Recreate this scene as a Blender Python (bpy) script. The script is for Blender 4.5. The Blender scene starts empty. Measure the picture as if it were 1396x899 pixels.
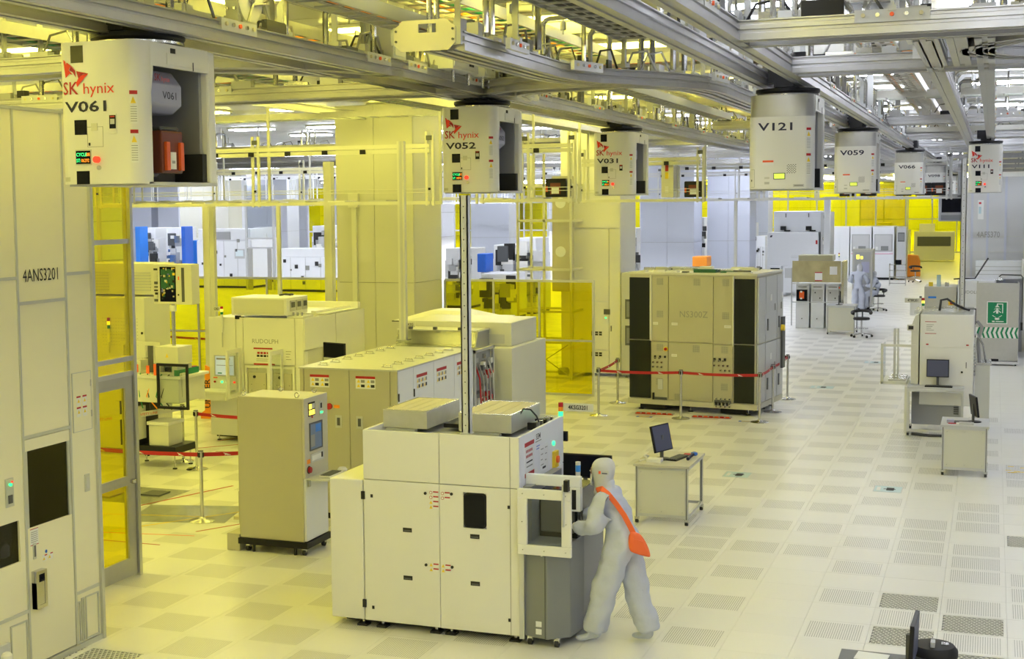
import bpy, bmesh, math, random
from math import sin, cos, pi, radians
from mathutils import Vector, Matrix
random.seed(7)
SC = bpy.context.scene
COL = SC.collection

# ------------------------------------------------------------------ camera
def make_camera():
    f, yaw, pitch, roll = 1913.05, .3719, .0823, -.0109
    F = Vector((-sin(yaw)*cos(pitch), cos(yaw)*cos(pitch), -sin(pitch)))
    R = Vector((cos(yaw), sin(yaw), 0)); U = R.cross(F)
    R2 = R*cos(roll)+U*sin(roll); U2 = R*-sin(roll)+U*cos(roll)
    m = Matrix((R2, U2, -F)).transposed().to_4x4()
    m.translation = Vector((2.8104, -12.3151, 4.0049))
    cd = bpy.data.cameras.new('camera'); co = bpy.data.objects.new('camera', cd)
    COL.objects.link(co); co.matrix_world = m
    cd.sensor_fit = 'HORIZONTAL'; cd.sensor_width = 36
    cd.lens = f/1396*36
    cd.shift_x = 89.54/1396; cd.shift_y = -13.52/1396
    cd.clip_end = 600; cd.clip_start = .1
    SC.camera = co
make_camera()

# ------------------------------------------------------------------ world and exposure
w = bpy.data.worlds.new('world'); SC.world = w; w.use_nodes = True
w.node_tree.nodes['Background'].inputs[0].default_value = (.86, .88, 1, 1)
w.node_tree.nodes['Background'].inputs[1].default_value = .28
SC.view_settings.view_transform = 'Standard'
SC.view_settings.look = 'None'
SC.view_settings.exposure = 0.0
SC.view_settings.gamma = 1
SC.view_settings.use_curve_mapping = False

LAMP_YELLOW = (1.0, .90, .15); LAMP_WHITE = (.87, .90, 1.0)
LAMP_POWER_Y = 31; LAMP_POWER_W = 30

# ------------------------------------------------------------------ materials
M = {}
def mat(name, col, rough=.5, metal=0, spec=.5, bump=0, bscale=40, var=0, vscale=3, coat=0):
    m = bpy.data.materials.new(name); m.use_nodes = True; M[name] = m
    nt = m.node_tree; b = nt.nodes['Principled BSDF']
    b.inputs['Base Color'].default_value = (*col, 1)
    b.inputs['Roughness'].default_value = rough
    b.inputs['Metallic'].default_value = metal
    b.inputs['Specular IOR Level'].default_value = spec
    if coat: b.inputs['Coat Weight'].default_value = coat; b.inputs['Coat Roughness'].default_value = .1
    tc = None
    if bump or var:
        tc = nt.nodes.new('ShaderNodeTexCoord')
    if var:
        n = nt.nodes.new('ShaderNodeTexNoise'); n.inputs['Scale'].default_value = vscale
        n.inputs['Detail'].default_value = 4
        nt.links.new(tc.outputs['Object'], n.inputs['Vector'])
        r = nt.nodes.new('ShaderNodeMapRange'); r.inputs['To Min'].default_value = 1-var; r.inputs['To Max'].default_value = 1+var
        nt.links.new(n.outputs['Fac'], r.inputs['Value'])
        v = nt.nodes.new('ShaderNodeVectorMath'); v.operation = 'SCALE'; v.inputs[0].default_value = col
        nt.links.new(r.outputs['Result'], v.inputs['Scale'])
        nt.links.new(v.outputs['Vector'], b.inputs['Base Color'])
    if bump:
        n = nt.nodes.new('ShaderNodeTexNoise'); n.inputs['Scale'].default_value = bscale; n.inputs['Detail'].default_value = 3
        nt.links.new(tc.outputs['Object'], n.inputs['Vector'])
        bp = nt.nodes.new('ShaderNodeBump'); bp.inputs['Strength'].default_value = bump; bp.inputs['Distance'].default_value = .02
        nt.links.new(n.outputs['Fac'], bp.inputs['Height'])
        nt.links.new(bp.outputs['Normal'], b.inputs['Normal'])
    return m
def emis(name, col, s):
    m = bpy.data.materials.new(name); m.use_nodes = True; M[name] = m
    b = m.node_tree.nodes['Principled BSDF']
    b.inputs['Base Color'].default_value = (*col, 1)
    b.inputs['Emission Color'].default_value = (*col, 1); b.inputs['Emission Strength'].default_value = s
    return m
def glass(name, col, gloss=.06, rough=.05, rise=.35):
    m = bpy.data.materials.new(name); m.use_nodes = True; M[name] = m
    nt = m.node_tree; nt.nodes.remove(nt.nodes['Principled BSDF'])
    t = nt.nodes.new('ShaderNodeBsdfTransparent'); t.inputs[0].default_value = (*col, 1)
    g = nt.nodes.new('ShaderNodeBsdfGlossy'); g.inputs['Roughness'].default_value = rough
    lw = nt.nodes.new('ShaderNodeLayerWeight'); lw.inputs[0].default_value = .2
    mr = nt.nodes.new('ShaderNodeMapRange'); mr.inputs['To Min'].default_value = gloss; mr.inputs['To Max'].default_value = rise
    x = nt.nodes.new('ShaderNodeMixShader')
    nt.links.new(lw.outputs['Facing'], mr.inputs['Value']); nt.links.new(mr.outputs['Result'], x.inputs[0])
    nt.links.new(t.outputs[0], x.inputs[1]); nt.links.new(g.outputs[0], x.inputs[2])
    nt.links.new(x.outputs[0], nt.nodes['Material Output'].inputs[0])
    return m
mat('white', (.80, .80, .77), .38, bump=.02, bscale=60, var=.015)
mat('cool_white', (.78, .80, .84), .4, var=.02)
mat('shell', (.76, .76, .73), .28, coat=.25, var=.01)
mat('cream', (.67, .67, .58), .4, var=.02)
mat('wall_panel', (.80, .77, .56), .42, var=.02, vscale=1.5)
mat('wall_trim', (.56, .57, .54), .35, .4)
mat('beige', (.47, .45, .32), .4, var=.02)
mat('beige_grey', (.54, .52, .42), .38, var=.02)
mat('pillar_paint', (.57, .57, .50), .5, var=.03, vscale=.8)
mat('cool_pillar', (.50, .53, .62), .45, var=.04, vscale=.6)
mat('grey', (.22, .23, .235), .42)
mat('light_grey', (.55, .56, .57), .4)
mat('dark_grey', (.09, .095, .10), .4)
mat('black', (.010, .010, .013), .4, spec=.3)
mat('rubber', (.02, .02, .02), .7)
mat('gloss_black', (.006, .007, .012), .12, spec=.2)
mat('smoke_panel', (.016, .019, .012), .16, spec=.35, var=.2, vscale=3)
mat('aluminium', (.62, .63, .64), .33, .85, bump=.03, bscale=30)
mat('rail_metal', (.44, .44, .45), .32, .7, var=.12, vscale=5)
mat('bracket', (.42, .43, .44), .4, .6)
mat('chrome_dark', (.28, .28, .28), .22, .9)
mat('steel', (.62, .62, .61), .2, 1, bump=.03, bscale=8)
mat('brushed', (.50, .50, .48), .38, .75, var=.06, vscale=12)
mat('galvanised', (.56, .56, .52), .38, .45, var=.08, vscale=14)
mat('red', (.42, .006, .014), .5)
mat('logo_red', (.80, .04, .02), .5)
mat('logo_dark', (.42, .01, .03), .5)
mat('orange_print', (.85, .12, .03), .5)
mat('orange', (.90, .16, .04), .55, bump=.15, bscale=25)
mat('orange_sign', (.95, .32, .02), .5)
mat('navy_print', (.01, .01, .04), .5)
mat('print_black', (.015, .015, .015), .6)
mat('print_grey', (.28, .28, .26), .6)
mat('yellow', (.85, .62, .03), .5)
mat('green', (.0, .22, .09), .45)
mat('blue', (.02, .13, .62), .45)
mat('bright_blue', (.03, .22, .75), .4)
mat('pale_blue', (.45, .62, .66), .3)
mat('pcb', (.02, .12, .06), .4, var=.5, vscale=30)
mat('paper', (.78, .79, .78), .7)
mat('wood_filter', (.62, .57, .36), .7, bump=.2, bscale=80)
mat('pod', (.18, .045, .02), .25, coat=.3)
mat('pod_orange', (.75, .12, .02), .2, coat=.5)
mat('lilac', (.42, .43, .58), .35)
mat('suit', (.55, .585, .68), .8, bump=.55, bscale=9, var=.05, vscale=7)
mat('hood', (.58, .59, .60), .75, bump=.3, bscale=12)
mat('pink_suit', (.72, .38, .52), .75, bump=.4, bscale=9)
mat('glove', (.72, .73, .76), .5)
mat('skin', (.52, .32, .22), .5)
mat('cable', (.03, .03, .035), .5)
mat('hose', (.35, .35, .34), .4)
mat('patterned', (.45, .40, .22), .12, var=.45, vscale=2.2, coat=.5)
mat('ceiling_paint', (.60, .60, .56), .35, var=.02)
mat('ceiling_joint', (.20, .20, .19), .6)
mat('carton', (.35, .30, .22), .8)
emis('lamp_yellow', LAMP_YELLOW, LAMP_POWER_Y)
emis('lamp_white', LAMP_WHITE, LAMP_POWER_W)
emis('lamp_yellow_far', LAMP_YELLOW, 11); emis('lamp_white_far', LAMP_WHITE, 21)
emis('led_green', (.03, .9, .25), 2.2)
emis('led_red', (.9, .04, .02), 1.2)
emis('led_orange', (1, .30, .02), 1.6)
emis('led_yellow', (1, .8, .1), 1.3)
emis('led_blue', (.03, .25, .7), .5)
emis('screen', (.45, .52, .55), .55)
emis('screen_dark', (.05, .055, .09), .35)
emis('screen_line', (.10, .14, .22), .3)
emis('lcd', (.62, .75, .10), .7)
glass('clear_glass', (.90, .92, .93), .02, .05, .25)
glass('dark_glass', (.11, .13, .12), .03, .04, .2)
glass('yellow_film', (.93, .87, .05), .05, .05, .25)
glass('plastic_film', (.88, .89, .88), .08, .15, .35)

def floor_material(name, kind):
    m = bpy.data.materials.new(name); m.use_nodes = True; M[name] = m
    nt = m.node_tree; N = nt.nodes; L = nt.links; b = N['Principled BSDF']
    b.inputs['Roughness'].default_value = .33; b.inputs['Specular IOR Level'].default_value = .45
    tc = N.new('ShaderNodeTexCoord'); gi = N.new('ShaderNodeObjectInfo')
    def math_(op, a, c=None):
        n = N.new('ShaderNodeMath'); n.operation = op
        for i, v in enumerate((a, c)):
            if v is None: continue
            if isinstance(v, (int, float)): n.inputs[i].default_value = v
            else: L.new(v, n.inputs[i])
        return n.outputs[0]
    base = (.76, .755, .72)
    nz = N.new('ShaderNodeTexNoise'); nz.inputs['Scale'].default_value = .35; nz.inputs['Detail'].default_value = 5
    geo = N.new('ShaderNodeNewGeometry'); L.new(geo.outputs['Position'], nz.inputs['Vector'])
    dirt = math_('ADD', math_('MULTIPLY', nz.outputs['Fac'], .05), .975)
    if kind != 'base': dirt = math_('MULTIPLY', dirt, math_('ADD', math_('MULTIPLY', gi.outputs['Random'], .035), .98))
    mix = N.new('ShaderNodeMix'); mix.data_type = 'RGBA'
    mix.inputs[6].default_value = (*base, 1); mix.inputs[7].default_value = (.20, .195, .18, 1)
    fac = 0.0
    if kind == 'perf':
        s = N.new('ShaderNodeSeparateXYZ'); L.new(tc.outputs['Object'], s.inputs[0])
        x, y = s.outputs[0], s.outputs[1]
        sx = math_('ABSOLUTE', math_('SINE', math_('MULTIPLY', x, pi/.0208)))
        sy = math_('ABSOLUTE', math_('SINE', math_('MULTIPLY', y, pi/.0208)))
        dot = math_('GREATER_THAN', math_('MULTIPLY', math_('POWER', sx, 1.0), math_('POWER', sy, .35)), .72)
        inx = math_('LESS_THAN', math_('ABSOLUTE', x), .256); iny = math_('LESS_THAN', math_('ABSOLUTE', y), .256)
        fac = math_('MULTIPLY', math_('MULTIPLY', dot, inx), math_('MULTIPLY', iny, .85))
        L.new(fac, mix.inputs[0])
    elif kind == 'base':
        # the same perforated tiles further off, checkered, too far to pick apart
        ck = N.new('ShaderNodeTexChecker'); ck.inputs['Scale'].default_value = 1/.6
        L.new(geo.outputs['Position'], ck.inputs['Vector'])
        n2 = N.new('ShaderNodeTexNoise'); n2.inputs['Scale'].default_value = .12; L.new(geo.outputs['Position'], n2.inputs['Vector'])
        L.new(math_('MULTIPLY', math_('MULTIPLY', ck.outputs['Fac'], math_('GREATER_THAN', n2.outputs['Fac'], .42)), .13), mix.inputs[0])
    else: mix.inputs[0].default_value = 0
    v = N.new('ShaderNodeVectorMath'); v.operation = 'SCALE'
    L.new(mix.outputs[2], v.inputs[0]); L.new(dirt, v.inputs['Scale']); L.new(v.outputs[0], b.inputs['Base Color'])
    return m
floor_material('floor_plain', 'plain'); floor_material('floor_perf', 'perf'); floor_material('floor_far', 'base')

# ------------------------------------------------------------------ mesh helpers
X_, Y_, Z_ = Vector((1, 0, 0)), Vector((0, 1, 0)), Vector((0, 0, 1))
FRONT = (X_, Z_, -Y_)      # a face looking to -Y : u = x, v = z, n outwards
RIGHT = (Y_, Z_, X_)       # a face looking to +X : u = y
LEFT = (-Y_, Z_, -X_)
TOP = (X_, Y_, Z_)
KIDS = {}
class G:
    def __init__(s): s.v = []; s.f = []; s.m = []; s.mats = []; s.sm = []; s.cur = 0
    def use(s, name):
        if name not in s.mats: s.mats.append(name)
        s.cur = s.mats.index(name); return s
    def add(s, vs, fs, smooth=False):
        k = len(s.v); s.v += [tuple(p) for p in vs]
        for f in fs: s.f.append([k+i for i in f]); s.m.append(s.cur); s.sm.append(smooth)
        return s
    def box(s, x0, x1, y0, y1, z0, z1, m=None):
        if m: s.use(m)
        return s.add([(x0,y0,z0),(x1,y0,z0),(x1,y1,z0),(x0,y1,z0),(x0,y0,z1),(x1,y0,z1),(x1,y1,z1),(x0,y1,z1)],
              [(0,3,2,1),(4,5,6,7),(0,1,5,4),(1,2,6,5),(2,3,7,6),(3,0,4,7)])
    def ob(s, o, fr, u0, u1, v0, v1, n0, n1, m=None):       # box in an oriented frame
        if m: s.use(m)
        U, V, N = fr; o = Vector(o)
        P = [o+U*u+V*v+N*n for n in (n0, n1) for (u, v) in ((u0,v0),(u1,v0),(u1,v1),(u0,v1))]
        return s.add(P, [(0,3,2,1),(4,5,6,7),(0,1,5,4),(1,2,6,5),(2,3,7,6),(3,0,4,7)])
    def poly(s, o, fr, pts, n0, n1, m=None):                  # extruded polygon in a frame
        if m: s.use(m)
        U, V, N = fr; o = Vector(o); k = len(pts)
        P = [o+U*u+V*v+N*n for n in (n0, n1) for (u, v) in pts]
        return s.add(P, [tuple(range(k))[::-1], tuple(range(k, 2*k))]+[(i, (i+1)%k, k+(i+1)%k, k+i) for i in range(k)])
    def frame(s, o, fr, u0, u1, v0, v1, w, n0, n1, m=None):  # rectangular frame of width w
        s.ob(o, fr, u0, u1, v0, v0+w, n0, n1, m); s.ob(o, fr, u0, u1, v1-w, v1, n0, n1)
        s.ob(o, fr, u0, u0+w, v0+w, v1-w, n0, n1); return s.ob(o, fr, u1-w, u1, v0+w, v1-w, n0, n1)
    def cyl(s, p0, p1, r, n=12, m=None, r1=None, caps=True):
        if m: s.use(m)
        p0 = Vector(p0); p1 = Vector(p1); d = (p1-p0).normalized()
        a = d.cross(Z_ if abs(d.z) < .9 else X_).normalized(); b = d.cross(a)
        r1 = r if r1 is None else r1; P = []
        for p, q in ((p0, r), (p1, r1)):
            for i in range(n): P.append(p+(a*cos(2*pi*i/n)+b*sin(2*pi*i/n))*q)
        s.add(P, [(i, (i+1)%n, n+(i+1)%n, n+i) for i in range(n)], True)
        if caps:
            k = len(s.v)-2*n
            s.f.append([k+i for i in range(n)][::-1]); s.m.append(s.cur); s.sm.append(False)
            s.f.append([k+n+i for i in range(n)]); s.m.append(s.cur); s.sm.append(False)
        return s
    def tube(s, pts, r, n=8, m=None):
        if m: s.use(m)
        pts = [Vector(p) for p in pts]; P = []; prev = None
        for i, p in enumerate(pts):
            d = (pts[min(i+1, len(pts)-1)]-pts[max(i-1, 0)]).normalized()
            if prev is None: a = d.cross(Z_ if abs(d.z) < .9 else X_).normalized()
            else: a = (prev-d*prev.dot(d)).normalized()
            prev = a; b = d.cross(a)
            for j in range(n): P.append(p+(a*cos(2*pi*j/n)+b*sin(2*pi*j/n))*r)
        k = len(pts)
        return s.add(P, [(i*n+j, i*n+(j+1)%n, (i+1)*n+(j+1)%n, (i+1)*n+j) for i in range(k-1) for j in range(n)]
                     + [tuple(range(n))[::-1], tuple((k-1)*n+j for j in range(n))], True)
    def lathe(s, c, prof, n=20, m=None):
        if m: s.use(m)
        c = Vector(c); k = len(prof)
        P = [c+Vector((r*cos(2*pi*j/n), r*sin(2*pi*j/n), z)) for r, z in prof for j in range(n)]
        return s.add(P, [(i*n+j, i*n+(j+1)%n, (i+1)*n+(j+1)%n, (i+1)*n+j) for i in range(k-1) for j in range(n)]
                     + [tuple(range(n))[::-1], tuple((k-1)*n+j for j in range(n))], True)
    def sweep(s, path, z, prof, m=None):                      # profile (side, height) along a plan path
        if m: s.use(m)
        n = len(prof); P = []; k = len(path)
        for i, p in enumerate(path):
            a = Vector(path[max(i-1, 0)]); b = Vector(path[min(i+1, k-1)])
            d = (b-a).normalized(); sd = Vector((d.y, -d.x))
            for (u, h) in prof: P.append((p[0]+sd.x*u, p[1]+sd.y*u, z+h))
        return s.add(P, [(i*n+j, (i+1)*n+j, (i+1)*n+(j+1)%n, i*n+(j+1)%n) for i in range(k-1) for j in range(n)]
                     + [tuple(range(n)), tuple((k-1)*n+j for j in range(n))[::-1]])
    def mesh(s, name):
        me = bpy.data.meshes.new(name); me.from_pydata(s.v, [], s.f)
        for q in s.mats: me.materials.append(M[q])
        me.polygons.foreach_set('material_index', s.m); me.polygons.foreach_set('use_smooth', s.sm)
        if any(s.sm): me.set_sharp_from_angle(angle=radians(40))
        me.update(); return me
    def obj(s, name, parent=None, label=None, bevel=0, loc=None, kind=None):
        o = bpy.data.objects.new(name, s.mesh(name)); COL.objects.link(o)
        if parent: o.parent = parent; KIDS.setdefault(parent.name, []).append(o)
        if loc: o.location = loc
        if label: o['label'] = label
        if kind: o['kind'] = kind
        if bevel:
            b = o.modifiers.new('bevel', 'BEVEL'); b.width = bevel; b.segments = 2; b.limit_method = 'ANGLE'
        return o
def thing(name, label, cat, loc=(0,0,0), rz=0, group=None):
    o = bpy.data.objects.new(name, None); COL.objects.link(o); o.empty_display_size = .1
    o.location = loc; o.rotation_euler = (0, 0, rz); o['label'] = label; o['category'] = cat
    if group: o['group'] = group
    return o
def tag(o, label, cat, group=None):
    o['label'] = label; o['category'] = cat
    if group: o['group'] = group
    return o
def dup(root, loc, rz=None, label=None, group=None):
    def rec(o, par):
        c = o.copy(); COL.objects.link(c)
        if par: c.parent = par
        ks = [rec(ch, c) for ch in KIDS.get(o.name, [])]
        if ks: KIDS[c.name] = ks
        return c
    r = rec(root, None); r.location = loc
    if rz is not None: r.rotation_euler = (0, 0, rz)
    if label: r['label'] = label
    if group: r['group'] = group
    return r
_tc = {}
def text(body, size, o, fr, m, parent, name='lettering', sx=1, align='LEFT', bend=None, depth=.001, bold=0, label=None):
    """flat lettering as a mesh lying in a frame; bend(p) may wrap it on a curved shell"""
    key = (body, align, bold)
    if key not in _tc:
        c = bpy.data.curves.new('t', 'FONT'); c.body = body; c.size = 1; c.align_x = align; c.resolution_u = 2; c.offset = bold
        ob = bpy.data.objects.new('t', c); COL.objects.link(ob); bpy.context.view_layer.update()
        me = bpy.data.meshes.new_from_object(ob)
        _tc[key] = ([tuple(v.co) for v in me.vertices], [tuple(p.vertices) for p in me.polygons])
        bpy.data.objects.remove(ob); bpy.data.meshes.remove(me); bpy.data.curves.remove(c)
    vs, fs = _tc[key]; U, V, N = fr; o = Vector(o); g = G().use(m)
    P = []
    for v in vs:
        p = o+U*(v[0]*size*sx)+V*(v[1]*size)+N*depth
        P.append(bend(p) if bend else p)
    g.add(P, fs)
    return g.obj(name, parent, label)
def stanchion_mesh():
    g = G(); g.lathe((0,0,0), [(.17,0),(.175,.006),(.16,.016),(.06,.028),(.03,.05),(.022,.06),(.022,.80)], 24, 'steel'); a = g
    return a
# ------------------------------------------------------------------ the setting
def structure(o): o['kind'] = 'structure'; return o
floor = structure(G().box(-60, 12, -28, 190, -.14, -.024, 'floor_far').obj('floor'))
g = G()                                                          # raised far floor, flush with the tiles
g.box(-60, 12, 30, 190, -.023, 0, 'floor_far'); g.box(-60, -18, -6, 30, -.023, 0); g.box(6, 12, -6, 30, -.023, 0)
g.box(-60, 12, -28, -6, -.023, 0)
g.obj('floor_slab', floor)
CELL = .6
CAM = SC.camera.matrix_world.copy(); CI = CAM.inverted()
def px_area(x, y):
    p = CI @ Vector((x, y, 0))
    if p.z > -.5: return 0
    d = -p.z; u = 698-89.5+1913*p.x/d; v = 449.5-13.5-1913*p.y/d
    if u < -60 or u > 1456 or v > 960 or v < 200: return 0
    return 1e4/d**3
def is_perf(c, r):
    if c == 0: return r >= 0 and r % 2 == 0
    if c == 1: return (r >= 6 and r % 2 == 0)
    if c == 2: return r % 2 == 1 or r in (18, 20)
    if c == 3: return r in (2, 6, 7, 8, 9, 15, 17, 21) or (r > 11 and r % 2 == 1)
    if c == 4: return r in (1, 3, 5, 6, 7, 9, 10, 11, 16, 18, 20, 24)
    if c == 5: return r in (1, 3, 4, 5, 12, 14, 15, 16, 22)
    if c == 6: return r in (0, 2, 10, 12, 17, 19, 30)
    if c == -1: return r in (1, 3, 5, 6, 7) or (r > 8 and r % 2 == 1)
    if c == -2: return r > 0 and r % 2 == 0
    return (c+r) % 2 == 0
GRATES = {(3, 3), (3, 1), (4, 2), (4, 0), (5, 8), (-8, -4), (-9, -4), (5, -1), (3, -1)}
H = CELL/2-.0012
plain_m = G().box(-H, H, -H, H, -.023, 0, 'floor_plain').mesh('plain_tile')
perf_m = G().box(-H, H, -H, H, -.023, 0, 'floor_perf').mesh('perforated_tile')
g = G(); g.box(-H, H, -H, H, -.023, -.006, 'dark_grey')           # cast grate: rim and a lattice of bars over a dark well
g.frame((0,0,0), TOP, -H, H, -H, H, .03, -.006, 0, 'floor_plain')
n = 12; pitch = (2*H-.06)/n
for i in range(n+1):
    for j in range(n):
        y = -H+.03+i*pitch; x = -H+.03+j*pitch+(pitch/2 if i % 2 else 0)
        g.box(x-.004, min(x+.034, H-.02), y-.006, y+.006, -.006, 0)
        g.box(x+.010, x+.017, y-.006, y+pitch*.75, -.006, -.0005)
grate_m = g.mesh('grate_tile')
cells = []
for c in range(-30, 10):
    for r in range(-10, 50):
        x, y = (c+.5)*CELL, (r+.5)*CELL
        cells.append((px_area(x, y), c, r))
cells.sort(reverse=True)
cnt = {'p': 0, 'q': 0}; rest = G()
for a, c, r in cells:
    x, y = (c+.5)*CELL, (r+.5)*CELL
    if (c, r) in GRATES: nm, me, k = 'grate_tile', grate_m, 'q'
    elif is_perf(c, r): nm, me, k = 'perforated_tile', perf_m, 'q'
    else: nm, me, k = 'floor_tile', plain_m, 'p'
    if a > 0 and cnt[k] < 290:
        cnt[k] += 1; o = bpy.data.objects.new(nm, me); COL.objects.link(o); o.parent = floor; o.location = (x, y, 0)
    else:
        if k == 'q': rest.box(x-H, x+H, y-H, y+H, -.023, 0, 'floor_plain'); rest.box(x-.256, x+.256, y-.256, y+.256, -.001, .0006, 'perf_average')
        else: rest.box(x-H, x+H, y-H, y+H, -.023, 0, 'floor_plain')
mat('perf_average', (.56, .555, .53), .3)
rest.obj('tile_field', floor, kind='stuff')

# ceiling: panels with recessed joints
CZ = 6.15
ceil = structure(G().box(-60, 12, -24, 190, CZ+.05, CZ+.2, 'ceiling_joint').obj('ceiling'))
pm = G().box(-1.185, 1.185, -.585, .585, 0, .05, 'ceiling_paint').mesh('ceiling_panel')
k = 0; far = G().use('ceiling_paint')
for j in range(-20, 120):
    for i in range(-20, 4):
        x, y = i*2.4+.6+1.2, j*1.2+.6
        if -17 < x < 7 and -1 < y < 32 and k < 295:
            k += 1; o = bpy.data.objects.new('ceiling_panel', pm); COL.objects.link(o); o.parent = ceil; o.location = (x, y, CZ)
        elif y < 32 or i % 2 == 0:
            if y >= 32 and j % 2: continue
            s = 1 if y < 32 else 2
            far.box(x-1.185, x+1.185+(2.4 if s == 2 else 0), y-.585, y+.585+(1.2 if s == 2 else 0), CZ, CZ+.05)
far.obj('ceiling_field', ceil, kind='stuff')

# ceiling lamps: pairs of strips
def lamp_proto(m, nm, label, group):
    t = thing('ceiling_lamp', label, 'lamp', (0,0,0), 0, group)
    G().box(-.62, .62, -.30, .30, .03, .07, 'white').obj('housing', t)
    for y in (-.2, .1): G().box(-.6, .6, y, y+.11, 0, .03, m).obj('tube', t)
    return t
py_ = lamp_proto('lamp_yellow', 'y', 'yellow-tinted twin-tube lamp on the ceiling of the yellow bay', 'yellow ceiling lamps')
pw_ = lamp_proto('lamp_white', 'w', 'white twin-tube lamp on the ceiling of the white hall', 'white ceiling lamps')
first = {'y': True, 'w': True}
def is_yellow(x, y): return (x < -1.2 and y < 19.5) or (x < 1.0 and y < -5)
def put_lamp(x, y, z=CZ-.075):
    k = 'y' if is_yellow(x, y) or (62 < y < 118 and x > -26) else 'w'; p = py_ if k == 'y' else pw_
    if first[k]: first[k] = False; p.location = (x, y, z)
    else: dup(p, (x, y, z))
for x in (-16.2, -13.8, -11.4, -9, -6.6, -4.2, -1.8, .6, 3.0, 5.4):
    for y in (-21, -17, -13, -9.5, -6, -3, 0, 3, 6, 9, 12, 15, 18, 21.6, 25.2, 28.8):
        put_lamp(x, y+.3)
fl_ = {'w': G(), 'y': G()}
for x in range(-54, 5, 6):
    for y in range(34, 186, 8):
        k = 'y' if (62 < y < 118 and -26 < x) else 'w'
        fl_[k].box(x-1.4, x+1.4, y-.7, y+.2, CZ-.08, CZ-.05, 'lamp_yellow_far' if k == 'y' else 'lamp_white_far')
o = fl_['w'].obj('lamp_field', kind='stuff'); tag(o, 'rows of white strip lamps far down the hall ceiling', 'lamps')
o = fl_['y'].obj('lamp_field', kind='stuff'); tag(o, 'rows of yellow strip lamps over the distant yellow bay', 'lamps')

# far walls
def panel_wall(name, x0, x1, y0, y1, z1, axis, step, m, face):
    b = G().box(x0, x1, y0, y1, 0, z1, 'ceiling_joint').obj(name); structure(b)
    lo, hi = (x0, x1) if axis == 'x' else (y0, y1)
    pg = None; n = int((hi-lo)/step)
    for i in range(n):
        for (za, zb) in ((.02, 2.95), (2.98, z1-.02)):
            a = lo+i*step+.012; c = a+step-.024
            if axis == 'x': G().box(a, c, face-.03, face, za, zb, m).obj('wall_panel', b)
            else: G().box(face-.03, face, a, c, za, zb, m).obj('wall_panel', b)
    return b
panel_wall('wall_back', -60, 12, 180, 180.4, 6.15, 'x', 4.0, 'cool_white', 180)
panel_wall('wall_right', 6.2, 6.5, 20, 180, 6.15, 'y', 4.0, 'cool_white', 6.2)
panel_wall('wall_left', -60.4, -60, -8, 180, 6.15, 'y', 6.0, 'cool_white', -59.97)

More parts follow.
